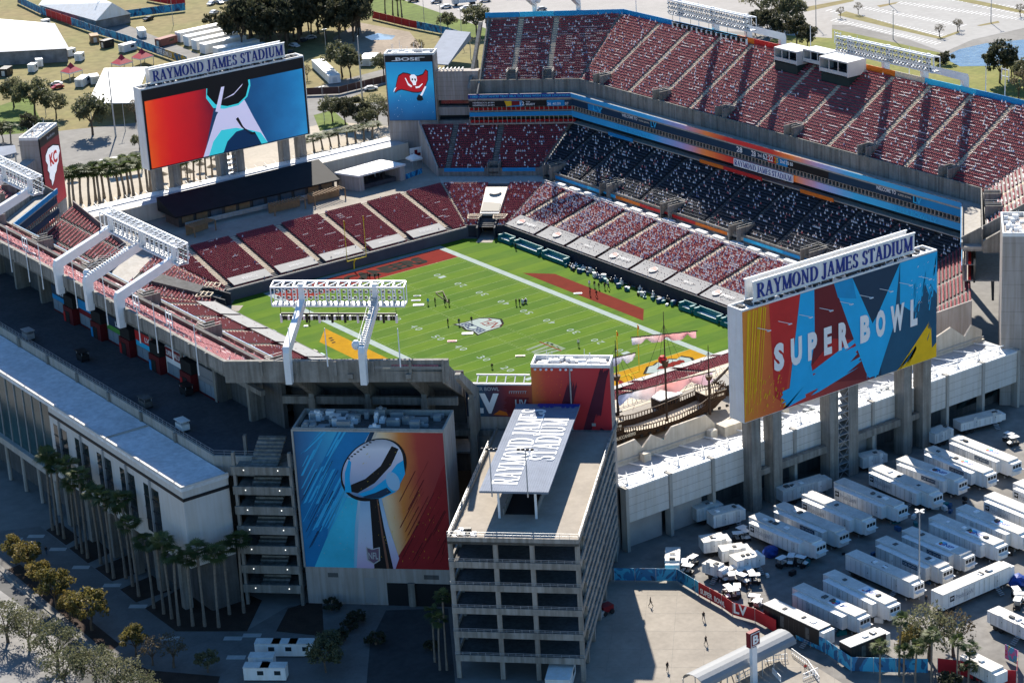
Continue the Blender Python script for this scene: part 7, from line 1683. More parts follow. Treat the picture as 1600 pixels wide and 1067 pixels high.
TL = [
 (zA(250, 222), zA(585, 362), 'white trailer with badge on its side, first %s' % row1, dict(deco='F')), (zA(375, 168), zA(700, 308), 'grey trailer with CBS SPORTS plate, second %s' % row1, dict(deco='C', m=1)), (zA(515, 112), zA(835, 247), 'white badged trailer, third %s' % row1, dict(deco='F')), (zA(675, 48), zA(995, 180), 'white badged trailer with roof units, fourth %s' % row1, dict(deco='F')),
 (zB(850, 565), zB(1170, 705), 'white badged trailer, fifth %s' % row1, dict(deco='F')), (zB(985, 525), zB(1295, 637), 'trailer with CBS SPORTS plate and roof decal, sixth %s' % row1, dict(deco='CN')), (zB(1125, 475), zB(1440, 602), 'trailer with roof decal, seventh %s' % row1, dict(deco='CN')), (zB(1250, 420), zB(1565, 545), 'trailer with roof decal and CBS SPORTS plate, farthest %s' % row1, dict(deco='CN')),
 (zA(735, 408), zA(1075, 558), 'plain white trailer with two open doors behind the light pole', dict(slide=0)), (zA(885, 338), zA(1220, 487), 'grey trailer with CBS SPORTS plate and white roof, behind the light pole', dict(deco='C', m=1)), (zA(1015, 292), zA(1330, 425), 'grey trailer with NEP roof decal, middle of the second row', dict(deco='NC', m=1)), (zA(1150, 228), zA(1495, 372), 'white trailer with NEP roof decal and slide-out, second row', dict(deco='N')), (zA(1285, 180), zA(1620, 318), 'white trailer with NEP roof decal cut by the right edge', dict(deco='N')), (zA(1425, 118), zA(1760, 255), 'badged trailer at the right edge, second row', dict(deco='F')), (zA(1570, 55), zA(1900, 190), 'farthest trailer at the right edge, second row', dict(deco='F')),
 (zA(470, 575), zA(805, 728), 'trailer with NEP roof decal and grey slide-out in the front row', dict(deco='N')), (zA(625, 508), zA(955, 668), 'trailer with long white awning roof in the front row', dict(deco='N')), (zA(325, 655), zA(625, 795), 'trailer with black sides and tan roof behind the blue fence', dict(dark=True, slide=0, ac=False)),
 (zA(705, 870), zA(905, 790), 'short trailer with black sides below the trees', dict(dark=True, slide=0, ac=False)), (zA(1165, 612), zA(1525, 458), 'long white badged trailer standing across the lot by the trees', dict(deco='F', slide=0, flip=-1, ac=False)),
 (zA(1445, 690), zA(1660, 790), 'low white office cabin at the right edge', dict(slide=0, h=3.2, ac=False)), (zA(1310, 915), zA(1490, 1005), 'white cooling trailer beside the palms, lower right', dict(slide=0, h=3.4, ac=False)),
 (zC(785, 345), zC(925, 325), 'white cabin with small windows left of the golf carts', dict(slide=0, h=3.2, ac=False, flip=-1, w=3.2)) , (zC(880, 392), zC(1025, 372), 'white cabin behind its twin, left of the blue tarpaulin', dict(slide=0, h=3.2, ac=False, flip=-1, w=2.6)), (zC(945, 440), zC(1085, 405), 'white cabin with a roof patch, left of the blue tarpaulin', dict(slide=0, h=3.2, ac=False, flip=-1, w=3.0)),
 (zC(808, 455), zC(905, 485), 'small white cargo trailer by the SUPER BOWL fence', dict(slide=0, h=2.8, ac=False, w=2.2)), (zC(645, 385), zC(640, 465), 'small white box truck at the corner of the blue fence', dict(slide=0, h=3.0, ac=False, w=2.6)),
 (zC(745, 185), zC(880, 150), 'blue-grey box body under the white building, left', dict(slide=0, h=3.6, ac=False, flip=-1, m=1)), (zC(830, 215), zC(990, 175), 'pale box body under the white building, right', dict(slide=0, h=3.6, ac=False, flip=-1)), (zC(1175, 95), zC(1420, 25), 'long grey container between the tall pillars', dict(slide=0, h=3.4, ac=False, flip=-1, m=1)), (zB(775, 520), zB(900, 490), 'grey cabin between the middle and right pillars', dict(slide=0, h=3.2, ac=False, flip=-1, m=1)), (zB(1130, 400), zB(1225, 365), 'pale cabin behind the right pillars', dict(slide=0, h=3.2, ac=False, flip=-1)),
 (zB(1265, 345), zB(1490, 290), 'container under a collapsed dark tarpaulin by the right wall', dict(slide=0, h=2.8, ac=False, flip=-1)),
]
for a, b, lab, kw in TL: trailer(a, b, lab, **kw)
tag(MB().add([(q[0], q[1], 2.85+.5*math.sin(i*2.1)*(1 if j else 0)) for j in (0, 1) for i, q in enumerate([np.array(G2(1495+i*9, 640-i*3.5-(9 if j else 0), 2.9)) for i in range(8)])], [(i, i+1, 9+i, 8+i) for i in range(7)]).build('tarpaulin', mat('dark_tarp', (.03, .06, .06), .7, .3, .8)), 'dark tarpaulin heaped on the container by the right wall', 'tarpaulin')
# golf carts
def golf_cart():
    t = thing('golf_cart', (0, 0, 0), 'golf cart with white roof', 'golf cart', 'golf carts in the broadcast compound'); k = dict(parent=t, local=True)
    MB().box(-1.15, 1.15, -.55, .55, .35, .75).build('body', BLACKM, **k); MB().prism([(.5, -.5), (1.2, -.5), (1.2, .5), (.5, .5)], .75, 0, zt=[1.05, .8, .8, 1.05]).build('cowl', WHITEP, **k); MB().box(-.5, .1, -.5, .5, .75, .95).build('seat', mat('cart_seat', (.35, .33, .30), .6, 0), **k); MB().box(-.6, -.48, -.5, .5, .95, 1.4).build('backrest', MATS['cart_seat'], **k)
    MB().box(-1.1, .85, -.62, .62, 1.82, 1.9).build('canopy', WHITEP, **k); mb = MB()
    for x in (-1.0, .75):
        for y in (-.5, .5): mb.bar((x, y, .75), (x*.95, y, 1.82), .05)
    mb.build('canopy_post', BLACKM, **k)
    for x in (-.75, .8):
        for y in (-.62, .47): mb = MB(); mb.tube((x, y, .27), (x, y+.15, .27), .27, n=10); mb.build('wheel', BLACKM, **k)
    return t
gc = golf_cart(); spots = [(1158, 838), (1165, 843), (1154, 846), (1070, 890), (1074, 897), (1082, 884), (1130, 908), (1137, 903), (1143, 910), (1148, 900), (1155, 906), (1160, 912), (1166, 900), (1172, 905), (1178, 912), (1236, 882), (1252, 884), (1222, 885), (1138, 930), (1145, 936), (1152, 930), (1180, 945), (1184, 952), (1576, 690), (1583, 696), (1588, 935), (1594, 942), (1590, 950), (1510, 840)]
for i, (u, v) in enumerate(spots):
    x, y = G2(u, v); o = gc if i == 0 else copy_tree(gc); o.location = (x, y, 0); o.rotation_euler = (0, 0, i*1.3)
    o['label'] = 'white-roofed golf cart in the cluster left of the trailers' if u < 1200 else 'white-roofed golf cart under the front end of the first row trailers' if u < 1300 else 'white-roofed golf cart by the right edge of the compound'
for (u, v, s, lab) in ((1204, 868, 1.6, 'blue tarpaulin bundle behind the cabins'), (1590, 915, 1.8, 'blue tarpaulin heap at the right edge')):
    x, y = G2(u, v); mb = MB(); mb.ball((x, y, s*.5), s, s*.8, s*.7, 10, 6); mb.v = [(a+.25*math.sin(b*5), b+.25*math.sin(c*6+a*3), c) for a, b, c in mb.v]; tag(mb.build('tarpaulin_heap', mat('tarp_blue', (.02, .06, .28), .5, .2, 1)), lab, 'tarpaulin')
# tall lamp post in the compound
def lamp_post(x, y, h, lab, heads=4, r0=.16):
    t = thing('lamp_post', (x, y, 0), lab, 'lamp post', 'tall lamp posts'); MB().tube((x, y, 0), (x, y, h), r0, r0*.6, 10).build('mast', STEELG, t)
    mb = MB()
    for i in range(heads): a = i*2*math.pi/heads; mb.obox((x+.6*math.cos(a), y+.6*math.sin(a), h), (math.cos(a), math.sin(a), 0), (-math.sin(a), math.cos(a), 0), (0, 0, 1), .8, .35, .2)
    mb.build('lamp_head', STEELG, t)
x, y = G2(1436, 936); lamp_post(x, y, 16.5, 'tall grey lamp post among the trailers')
# ================================================================== plaza, fences, vaulted canopy
sheet('plaza', [G2(905, 1075), G2(940, 905), G2(1065, 905), G2(1110, 938), G2(1330, 1075), G2(1330, 1140), G2(905, 1140)], -.035, PAVE)
mb = MB()
for i in range(9):
    a, b = G(925+i*45, 905, -.028), G(890+i*52, 1080, -.028); mb.bar(a, b, .05, .004)
for j in range(6): a, b = G(915, 930+j*28, -.028), G(1300, 930+j*28, -.028); mb.bar(a, b, .05, .004)
o = mb.build('paving_joint', CONC); o['kind'] = 'stuff'; o['label'] = 'joints across the paved plaza'
def fence(pts, h, keys, lab, texts=(), step=3.0):
    P_ = [np.array(G2(*p)) for p in pts]; t = thing('banner_fence', tuple(P_[0])+(0,), lab, 'fence', 'banner fences'); n = 0
    for a, b in zip(P_[:-1], P_[1:]):
        L = np.linalg.norm(b-a); d = (b-a)/L; m = max(1, int(L/step))
        for i in range(m):
            q = a+d*L*(i+.5)/m; key = keys[n % len(keys)] if len(keys) < 12 else keys[min(n, len(keys)-1)]
            MB().obox((q[0], q[1], h*.55), (d[0], d[1], 0), (-d[1], d[0], 0), (0, 0, 1), L/m-.04, .05, h*.9).build('banner', FMAT[key], t)
            e_ = a+d*L*i/m; MB().obox((e_[0]-d[1]*-.0, e_[1], h*.5), (d[0], d[1], 0), (-d[1], d[0], 0), (0, 0, 1), .07, .12, h).build('post', STEELG, t); n += 1
    for (s, u0, v0, u1, v1, H, key) in texts:
        a, b = np.array(G2(u0, v0)), np.array(G2(u1, v1)); d = (b-a)/np.linalg.norm(b-a); nn = np.array((d[1], -d[0])); nn = nn if nn@(CAM_P[:2]-a) > 0 else -nn
        mb = MB(); plane_text(mb, s, (a[0]+nn[0]*.09, a[1]+nn[1]*.09, h*.3), (d[0], d[1], 0), (0, 0, 1), (nn[0], nn[1], 0), np.linalg.norm(b-a), H, bold=.03, thick=.02); mb.build('banner_lettering', INK[key], t)
    return t
def mix_mat(name, cols, scale):
    m = bpy.data.materials.new(name); m.use_nodes = True; n = m.node_tree.nodes; l = m.node_tree.links; b = n['Principled BSDF']; b.inputs['Roughness'].default_value = .6
    g = n.new('ShaderNodeNewGeometry'); mp = n.new('ShaderNodeMapping'); mp.inputs['Scale'].default_value = (1, 1, .6); mp.inputs['Rotation'].default_value = (.5, .4, 0); l.new(g.outputs['Position'], mp.inputs[0]); z = n.new('ShaderNodeTexNoise'); z.inputs['Scale'].default_value = scale; z.inputs['Detail'].default_value = 3; z.inputs['Distortion'].default_value = 1.2; l.new(mp.outputs[0], z.inputs['Vector'])
    r = n.new('ShaderNodeValToRGB'); r.color_ramp.interpolation = 'CONSTANT'; els = r.color_ramp.elements
    while len(els) < len(cols): els.new(.5)
    for i, (e_, c) in enumerate(zip(els, cols)): e_.position = .30+.42*i/len(cols) if i else 0; e_.color = c+(1,)
    l.new(z.outputs[0], r.inputs[0]); l.new(r.outputs[0], b.inputs['Base Color']); return m
FMAT = dict(b=mix_mat('banner_blue', [(.008, .05, .12), (.012, .15, .34), (.03, .33, .55), (.01, .10, .24)], .35), y=mix_mat('banner_gold', [(.01, .10, .22), (.5, .3, .02), (.02, .2, .35)], .4), r=mat('banner_red', (.42, .02, .03), .6, .1, .5), m=mix_mat('banner_mixed', [(.40, .03, .06), (.45, .10, .30), (.05, .3, .5), (.5, .35, .05)], .5))
fence([(960, 908), (1058, 909), (1086, 926), (1092, 930)], 2.6, list('bbbbbbbbyyrr'), 'blue and gold banner fence behind the plaza')
fence([(1092, 930), (1128, 950), (1145, 962), (1180, 972), (1213, 990)], 2.6, list('rrrrrmmmmbbbb'), 'red SUPER BOWL LV banner fence along the plaza', [('SUPER', 1095, 932.4, 1114, 943, 1.0, 'white'), ('BOWL', 1117, 944.6, 1134, 955.2, 1.0, 'white'), ('LV', 1147, 963.2, 1168, 969.5, 1.9, 'white')])
fence([(1244, 1000), (1290, 1022), (1330, 1050), (1400, 1052), (1450, 1053)], 2.8, ['b'], 'long blue banner fence below the black-sided trailers')
fence([(1465, 1052), (1500, 1056), (1530, 1066), (1588, 1072), (1590, 1040), (1570, 1030)], 2.8, list('rrrrmmmmmbbbbb'), 'mixed banner fence at the lower right corner')
vc = thing('vaulted_canopy', G(1150, 1040), 'long white barrel-vaulted entrance canopy on the plaza', 'canopy')
va, vb = np.array(G2(1083, 1066, 3.2)), np.array(G2(1228, 995, 3.2)); d_ = (vb-va)/np.linalg.norm(vb-va); L_ = np.linalg.norm(vb-va); nn_ = np.array((-d_[1], d_[0]))
VM = mat('vault_cloth', (.27, .28, .29), .6, .06, .3); nsg = 16
for i in range(nsg):
    mb = MB()
    for f in (i/nsg, (i+.97)/nsg):
        for j in range(9): t_ = math.pi*j/8; q = va+d_*L_*f+nn_*2.4*math.cos(t_); mb.v.append((q[0], q[1], 3.0+1.5*math.sin(t_)+(.04 if f > i/nsg else 0)))
    mb.f = [(j, j+1, 10+j, 9+j) for j in range(8)]; nv = len(mb.v); f0 = list(mb.f); mb.v += [(x, y, z-.08) for x, y, z in mb.v]; mb.f += [tuple(reversed([q+nv for q in f])) for f in f0]
    mb.build('vault_bay', VM, vc)
    if i % 2 == 0:
        for s in (-1, 1): q = va+d_*L_*(i/nsg)+nn_*2.3*s; MB().tube((q[0], q[1], 0), (q[0], q[1], 3.05), .09).build('post', STEELG, vc)
x, y = G2(1178, 1066); bs = thing('gate_sign', (x, y, 0), 'tall gate sign with a letter B in front of the vaulted canopy', 'sign'); MB().box(x-.5, x+.5, y-.35, y+.35, 0, 6.5).build('sign_pylon', STEELW, bs)
u_ = (nn_ if nn_@(CAM_P[:2]-va) > 0 else -nn_); ex_ = np.array((-u_[1], u_[0])); ex_ = ex_ if ex_@CR[:2] > 0 else -ex_
mb = MB(); mb.obox((x, y, 8.0), (ex_[0], ex_[1], 0), (u_[0], u_[1], 0), (0, 0, 1), 2.3, .8, 2.6); pn = mb.build('sign_head', INK['maroon'], bs); c_ = np.array((x, y))+u_*.52-ex_*1.2
mb = MB(); mb.obox((x+u_[0]*.53, y+u_[1]*.53, 8.0), (ex_[0], ex_[1], 0), (u_[0], u_[1], 0), (0, 0, 1), 2.0, .05, 2.3); mb.build('sign_border', WHITEP, pn); mb = MB(); mb.obox((x+u_[0]*.56, y+u_[1]*.56, 8.0), (ex_[0], ex_[1], 0), (u_[0], u_[1], 0), (0, 0, 1), 1.8, .05, 2.0); mb.build('sign_panel', INK['maroon'], pn)
c_ = np.array((x, y))+u_*.60-ex_*.65; mb = MB(); plane_text(mb, 'B', (c_[0], c_[1], 7.2), (ex_[0], ex_[1], 0), (0, 0, 1), (u_[0], u_[1], 0), 1.3, 1.6, bold=.04, thick=.03); mb.build('sign_letter', INK['white'], pn)
for k, (u, v, u2, v2) in enumerate(((1237, 1022, 1262, 1040), (1262, 1040, 1280, 1066), (1195, 1035, 1230, 1030), (1150, 1066, 1180, 1050), (1207, 1052, 1220, 1066), (1255, 1062, 1278, 1052))):
    t = thing('crowd_barrier', G(u, v), 'white crowd barrier beside the vaulted canopy, number of the group near the red-topped person', 'barrier', 'crowd barriers by the canopy'); t['label'] = 'white crowd barrier in front of the vaulted canopy'
    a, b = np.array(G(u, v)), np.array(G(u2, v2)); mb = MB(); mb.bar(a+(0, 0, 1.1), b+(0, 0, 1.1), .09); mb.bar(a+(0, 0, .3), b+(0, 0, .3), .07)
    for i in range(9): q = a+(b-a)*i/8; mb.bar(q, q+(0, 0, 1.1), .06)
    mb.build('barrier_frame', STEELW, t)
x, y = G2(945, 958); sw = thing('road_roller', (x, y, 0), 'small red machine parked behind the ramp tower', 'machine'); MB().box(x-1.4, x+.8, y-.8, y+.8, .5, 1.6).build('body', INK['maroon'], sw); MB().box(x+.8, x+1.5, y-1, y+1, .1, 1.1).build('bucket', STEELG, sw)
for s in (-.9, .9):
    for e_ in (-.9, .6): mb = MB(); mb.tube((x+e_, y+s-.15, .45), (x+e_, y+s+.15, .45), .45, n=12); mb.build('wheel', BLACKM, sw)
for (key, u, v, s, lab) in (('big', 1452, 1010, 1.05, 'large leafy tree behind the palms in the compound, left'), ('bare', 1490, 1005, 1.3, 'half-bare brown tree behind the palms in the compound'), ('autumn', 1425, 1018, 1.0, 'yellowing tree at the left of the compound palms'), ('bush', 1482, 1055, 1.2, 'round dark bush below the compound palms')): x, y = G2(u, v+20); tree(key, x, y, s, lab, 'trees in the compound')
for k, (u, v, hk, sz) in enumerate(((1375, 1066, 7, 1.0), (1405, 1050, 10, 1.0), (1430, 1066, 7, 1.0), (1455, 1066, 10, .9), (1495, 1066, 7, 1.1), (1513, 1060, 7, .9), (1512, 1070, 7, .6), (1412, 1066, 7, .9))): x, y = G2(u, v+6); palm(x, y, hk, ['leaning palm at the left of the compound palms', 'tallest of the compound palms', 'palm before the large leafy tree', 'palm with heavy crown before the large leafy tree', 'palm before the half-bare tree', 'slim palm at the right of the compound palms', 'shortest of the compound palms', 'palm behind the leaning one'][k], 'palms in the compound', sz=sz)
# ================================================================== lower left street side
zL = lambda x, y: G2(x/3.2, 734+y/3.2)
PAVS = mat('sidewalk', (.16, .15, .14), .9, .15, .2, fine=.12)
sheet('sidewalk', [zL(*q) for q in [(-200, 330), (200, 280), (730, 690), (880, 800), (1235, 800), (1440, 680), (2300, 640), (2300, 1100), (760, 1100), (510, 905), (0, 470), (-200, 330)][:-1]], -.042, PAVS)
sheet('road', [zL(*q) for q in [(0, 520), (505, 950), (640, 1066), (900, 1400), (-900, 1400), (-900, 200)]], -.045, ASPH)
sheet('parking_lot', [zL(*q) for q in [(-900, 560), (0, 600), (250, 780), (560, 1400), (-900, 1500)]], -.041, mat('parking_pale', (.26, .25, .24), .85, .2, .08, fine=.15))
kb = MB()
for a, b in (((0, 500), (505, 928)), ((505, 928), (640, 1050))): p, q = zL(*a), zL(*b); kb.bar(p+(.05,), q+(.05,), .3, .2)
tag(kb.build('kerb', CONC), 'concrete kerb along the street at lower left', 'kerb')['kind'] = 'structure'
for k, b in enumerate(([(230, 300), (330, 375), (395, 335), (300, 262)], [(345, 390), (440, 465), (560, 410), (470, 335)], [(475, 490), (560, 555), (735, 500), (640, 425)], [(600, 595), (680, 660), (860, 600), (760, 525)], [(725, 690), (880, 805), (1235, 805), (1310, 650), (1190, 600), (900, 590)], [(1380, 805), (1440, 690), (1610, 640), (1620, 830)], [(40, 495), (100, 470), (600, 870), (560, 900), (500, 880)], [(640, 960), (760, 1000), (1100, 1030), (1090, 1066), (760, 1066)])):
    sheet('planting_bed', [zL(*q) for q in b], -.03, MULCH)
for q in ((180, 330), (290, 395), (405, 485), (560, 575), (690, 680), (850, 840), (1165, 840), (1260, 825), (1180, 935), (70, 345)):
    x, y = zL(*q); MB().obox((x, y, -.034), (.75, -.66, 0), (.66, .75, 0), (0, 0, 1), 3.2, 1.4, .006).build('paving_band', mat('paving_band_pale', (.42, .40, .37), .9, .1), bpy.data.objects['sidewalk'])
PB = [(265, 300), (292, 322), (322, 342), (385, 392), (413, 415), (440, 440), (505, 468), (540, 510), (570, 540), (630, 540), (665, 580), (695, 630), (770, 690), (820, 718), (860, 742), (895, 775), (965, 778), (1025, 780), (1095, 785), (1148, 720), (1220, 712), (1060, 560), (1130, 600)]
for k, q in enumerate(PB):
    x, y = zL(*q); sz = 1.12+.10*math.sin(k*2.7) if k < 12 else (.98+.08*math.sin(k*1.9)); lab = 'tall slim palm in the row before the club building'
    if k == 0: lab = 'leftmost tall palm of the row before the club building'
    if k == 22: lab = 'tall palm closest to the stair tower'
    palm(x, y, 14, lab, 'tall palms before the club building', sz=sz, s=1.5)
AT = [('autumn', 80, 470, .85, 'small dark tree at the left end of the street planting'), ('autumn', 150, 520, 1.0, 'tan tree second in the street planting'), ('autumn', 205, 600, .85, 'grey-green tree third in the street planting'), ('autumn', 285, 690, 1.15, 'yellow-green tree fourth in the street planting'), ('autumn', 460, 800, 1.25, 'brightest orange-yellow tree on the street side'), ('autumn', 680, 930, .85, 'small yellowing tree right of the orange one'), ('bare', 765, 975, .8, 'small brown tree at the street corner'), ('bare', 870, 985, .95, 'wide bare tree at the street corner'), ('oak', 1040, 1010, .55, 'small dark tree alone on the pavement'), ('autumn', 350, 745, .8, 'dull tree before the orange one')]
for key, a, b, s, lab in AT: x, y = zL(a, b); tree(key, x, y, s, lab, 'trees along the street')
for k, (a, b, s) in enumerate(((40, 860, 1.15), (150, 900, 1.05), (290, 985, 1.2), (120, 1050, 1.2), (330, 1100, 1.1), (480, 1080, 1.05), (590, 1130, 1.1), (20, 1130, 1.2), (700, 1180, .9), (220, 1180, 1.1))):
    x, y = zL(a, b)
    if k in (3, 7, 9): continue
    tree('big', x, y, s*.76, ['grey-green tree at the left edge over the pale parking lot', 'grey-green tree over the dark car', 'grey-green tree nearest the road bend', 'grey-green tree low at the left edge', 'grey-green tree low beside the road', 'grey-green tree below the orange one', 'rightmost big grey-green tree of the corner', 'grey-green tree in the bottom left corner', 'small grey-green tree on the bottom edge', 'grey-green tree on the bottom edge'][k], 'large trees in the lower left corner')
def cabin(x, y, rz, w, d, h, label, m=None, z=0, group='equipment cabins', name='equipment_cabin'):
    t = thing(name, (x, y, z), label, 'cabin', group); t.rotation_euler = (0, 0, rz); k = dict(parent=t, local=True)
    MB().box(-w/2, w/2, -d/2, d/2, .15, h-.12).build('body', m or TRW[0], **k); MB().box(-w/2-.05, w/2+.05, -d/2-.05, d/2+.05, h-.12, h).build('roof', TROOF if m is None else m, **k)
    MB().box(w/2, w/2+.04, -d*.2, d*.2, .3, h*.75).build('door', TRW[1], **k); MB().box(-w*.3, -w*.05, d/2, d/2+.04, h*.45, h*.75).build('window', GLASS, **k); MB().box(-w/2+.1, w/2-.1, -d/2+.1, d/2-.1, 0, .15).build('skid', BLACKM, **k)
    return t
for k, (a, b) in enumerate(((1345, 890), (1430, 890), (1515, 890), (1290, 1010), (1375, 1010), (1315, 960))): x, y = zL(a, b+30); cabin(x, y, math.radians(-42), 4.2, 2.0, 2.5, ['white generator cabin, back row left', 'white generator cabin, back row middle', 'white generator cabin, back row right', 'white generator cabin with red mark, front', 'white generator cabin beside the marked one', 'white generator cabin between the two rows'][k], group='generator cabins on the corner pavement', name='generator_cabin')
zM = lambda x, y: G2(500+x/3.2, 734+y/3.2)
sheet('service_yard', [zM(*q) for q in [(330, 700), (640, 690), (680, 1100), (230, 1100), (250, 860)]], -.036, mat('yard_dark', (.06, .06, .06), .9, .2, .1, fine=.2))
for k, (a, b, key, s) in enumerate(((30, 1010, 'oak', .8), (50, 940, 'oak', .7), (280, 870, 'bush', 1.1), (180, 760, 'bush', 1.0), (150, 800, 'bush', .9), (110, 850, 'bush', .9), (60, 700, 'bush', 1.0), (560, 900, 'bush', .8))): x, y = zM(a, b); tree(key, x, y, s, ['dark tree behind the generator cabins', 'second dark tree behind the generator cabins', 'round dark bush on the service yard', 'bush in the bed below the trophy', 'low bush at the yard edge', 'low bush beside the generators', 'bush at the foot of the trophy wall', 'bush by the ramp tower'][k], 'bushes below the trophy')
for k, q in enumerate(((600, 1000), (575, 960), (635, 1000))): x, y = zM(*q); palm(x, y, 14 if k == 2 else 10, ['palm before the dark gate, left', 'short palm before the dark gate', 'tall thin palm against the ramp tower'][k], 'palms by the gate', sz=.95)
x, y = zM(1205, 1066); cabin(x, y, .8, 7, 4, 2.6, 'white canopy top at the foot of the ramp tower', WHITEP)
# ================================================================== far terrace behind the far end stand
g8 = lambda x, y, z=8.0: G(180+x/4, 230+y/4, z)
def g8r(q, z): return [g8(a, b, z)[:2] for a, b in q]
bar_ = thing('bar_building', g8(900, 400), 'long bar building with black sloping roof under the far scoreboard', 'building')
BLKR = mat('black_roofing', (.012, .013, .016), .75, .2, .4); TIM = mat('timber', (.30, .19, .10), .7, .15, .8)
MB().prism([(27, -97.2), (-19, -95.6), (-19, -104.4), (27, -104.4)], 8, 10.9).build('wall', mat('bar_wall', (.10, .09, .085), .8, .2), bar_)
MB().prism([(28.5, -95.8), (-20, -94.2), (-20.5, -105.5), (28.5, -105.5)], 11.0, 0, zt=[11.4, 11.4, 14.6, 14.6]).build('roof', BLKR, bar_)
MB().prism([(26.5, -94.2), (-18.8, -92.6), (-18.8, -93.0), (26.5, -94.6)], 8.6, 9.7).build('balcony_front', CONCL, bar_)
for i in range(11): a = 24.5-i*4.1; yy = -96.9+.035*(24.5-a); MB().box(a-1.6, a+1.6, yy, yy+.12, 9.0, 10.8).build('bar_opening', TIM if i in (0, 1, 3, 4, 9, 10) else mat('bar_glass', (.12, .15, .18), .2, .2, .5), bar_)
for k, (u0, v0, u1, v1, lab) in enumerate(((500, 565, 630, 520, 'timber pergola left of the bar building'), (1000, 430, 1190, 385, 'timber pergola in front of the bar building'), (1250, 370, 1440, 320, 'timber pergola beside the broadcast pavilion'))):
    t = thing('pergola', g8((u0+u1)/2, (v0+v1)/2), lab, 'pergola', 'pergolas on the far terrace'); a, b = np.array(g8(u0, v0)[:2]), np.array(g8(u1, v1)[:2]); d = (b-a)/np.linalg.norm(b-a); n = np.array((-d[1], d[0])); n = n if n[1] < 0 else -n; L = np.linalg.norm(b-a)
    for (f, s) in ((0, 0), (L, 0), (0, 3.2), (L, 3.2)): q = a+d*f+n*s; MB().obox((q[0], q[1], 9.3), (1, 0, 0), (0, 1, 0), (0, 0, 1), .25, .25, 2.6).build('post', TIM, t)
    for i in range(12): q = a+d*L*i/11; MB().bar((q[0], q[1], 10.7), (q[0]+n[0]*3.4, q[1]+n[1]*3.4, 10.7), .18, .25).build('slat', TIM, t)
    MB().prism([tuple(a+n*3.0), tuple(b+n*3.0), tuple(b+n*3.25), tuple(a+n*3.25)], 8, 10.5).build('back_panel', TIM, t)
pv = thing('broadcast_pavilion', G(580, 290, 8), 'open studio pavilion with white flat roof on the far terrace', 'pavilion')
q7 = lambda x, y, z: G(500+x/4, 150+y/4, z)[:2]
rf = [q7(90, 485, 12.2), q7(240, 507, 12.2), q7(535, 432, 12.2), q7(380, 404, 12.2)]
MB().prism(rf, 12.0, 12.5).build('roof', WHITEP, pv)
sh_ = lambda f: [tuple(np.mean(rf, 0)+(np.array(q)-np.mean(rf, 0))*f) for q in rf]
w2 = sh_(.96); MB().prism([w2[0], w2[1], tuple(np.array(w2[1])*.9+np.array(w2[2])*.1), tuple(np.array(w2[0])*.9+np.array(w2[3])*.1)], 8, 12).build('end_wall', WALLP, pv); MB().prism([tuple(np.array(w2[0])*.1+np.array(w2[3])*.9), tuple(np.array(w2[1])*.1+np.array(w2[2])*.9), w2[2], w2[3]], 8, 12).build('end_wall', WALLP, pv)
MB().prism([w2[3], w2[0], tuple(np.array(w2[0])*.9+np.array(w2[1])*.1), tuple(np.array(w2[3])*.9+np.array(w2[2])*.1)], 8, 12).build('back_wall', CONCD, pv); w3 = sh_(.7); MB().prism(w3, 8, 9.2).build('stage', mat('stage_dark', (.06, .06, .07), .6, .3, .5), pv)
r = random.Random(4)
for i in range(12): q = np.mean(rf, 0)+np.array((r.uniform(-5, 5), r.uniform(-2, 2))); MB().obox((q[0], q[1], 10), (1, 0, 0), (0, 1, 0), (0, 0, 1), .7, .5, 1.6).build('studio_desk', BLACKM if i % 3 else WHITEP, pv)
c8 = G(648, 262, 8); gt = thing('pop_up_tent', c8, 'small white pop-up tent beside the broadcast pavilion', 'tent'); MB().prism([(c8[0]-1.7, c8[1]-1.7), (c8[0]+1.7, c8[1]-1.7), (c8[0]+1.7, c8[1]+1.7), (c8[0]-1.7, c8[1]+1.7)], 10.4, 10.8).build('valance', WHITEP, gt)
mb = MB(); mb.add([(c8[0]-1.7, c8[1]-1.7, 10.8), (c8[0]+1.7, c8[1]-1.7, 10.8), (c8[0]+1.7, c8[1]+1.7, 10.8), (c8[0]-1.7, c8[1]+1.7, 10.8), (c8[0], c8[1], 12)], [(0, 1, 4), (1, 2, 4), (2, 3, 4), (3, 0, 4)]); mb.build('roof', WHITEP, gt)
for dx in (-1.6, 1.6):
    for dy in (-1.6, 1.6): MB().bar((c8[0]+dx, c8[1]+dy, 8), (c8[0]+dx, c8[1]+dy, 10.4), .08).build('leg', STEELG, gt)
a, b = G(634, 282, 8), G(660, 272, 8); rbx = MB().prism([a[:2], b[:2], (b[0]-.1, b[1]-.2), (a[0]-.1, a[1]-.2)], 8.2, 9.6).build('terrace_banner', FMAT['b']); tag(rbx, 'blue and red banner on the terrace below the pop-up tent', 'banner')
a, b = G(641, 250, 9), G(660, 247, 9); o = thing('first_aid_banner', (a[0], a[1], 8), 'white banner with a red cross by the far corner stand', 'banner'); MB().prism([a[:2], b[:2], (b[0]-.1, b[1]-.2), (a[0]-.1, a[1]-.2)], 8.4, 12.2).build('cloth', WHITEP, o); c = (np.array(a)+np.array(b))/2; d = np.array(b)-np.array(a); d /= np.linalg.norm(d)
for (w_, h_q) in ((.8, 2.6), (2.6, .8)): MB().obox((c[0]+.05, c[1]+.12, 10.3), d, (-d[1], d[0], 0), (0, 0, 1), w_, .1+.01*h_q, h_q).build('cross', INK['maroon'], o)
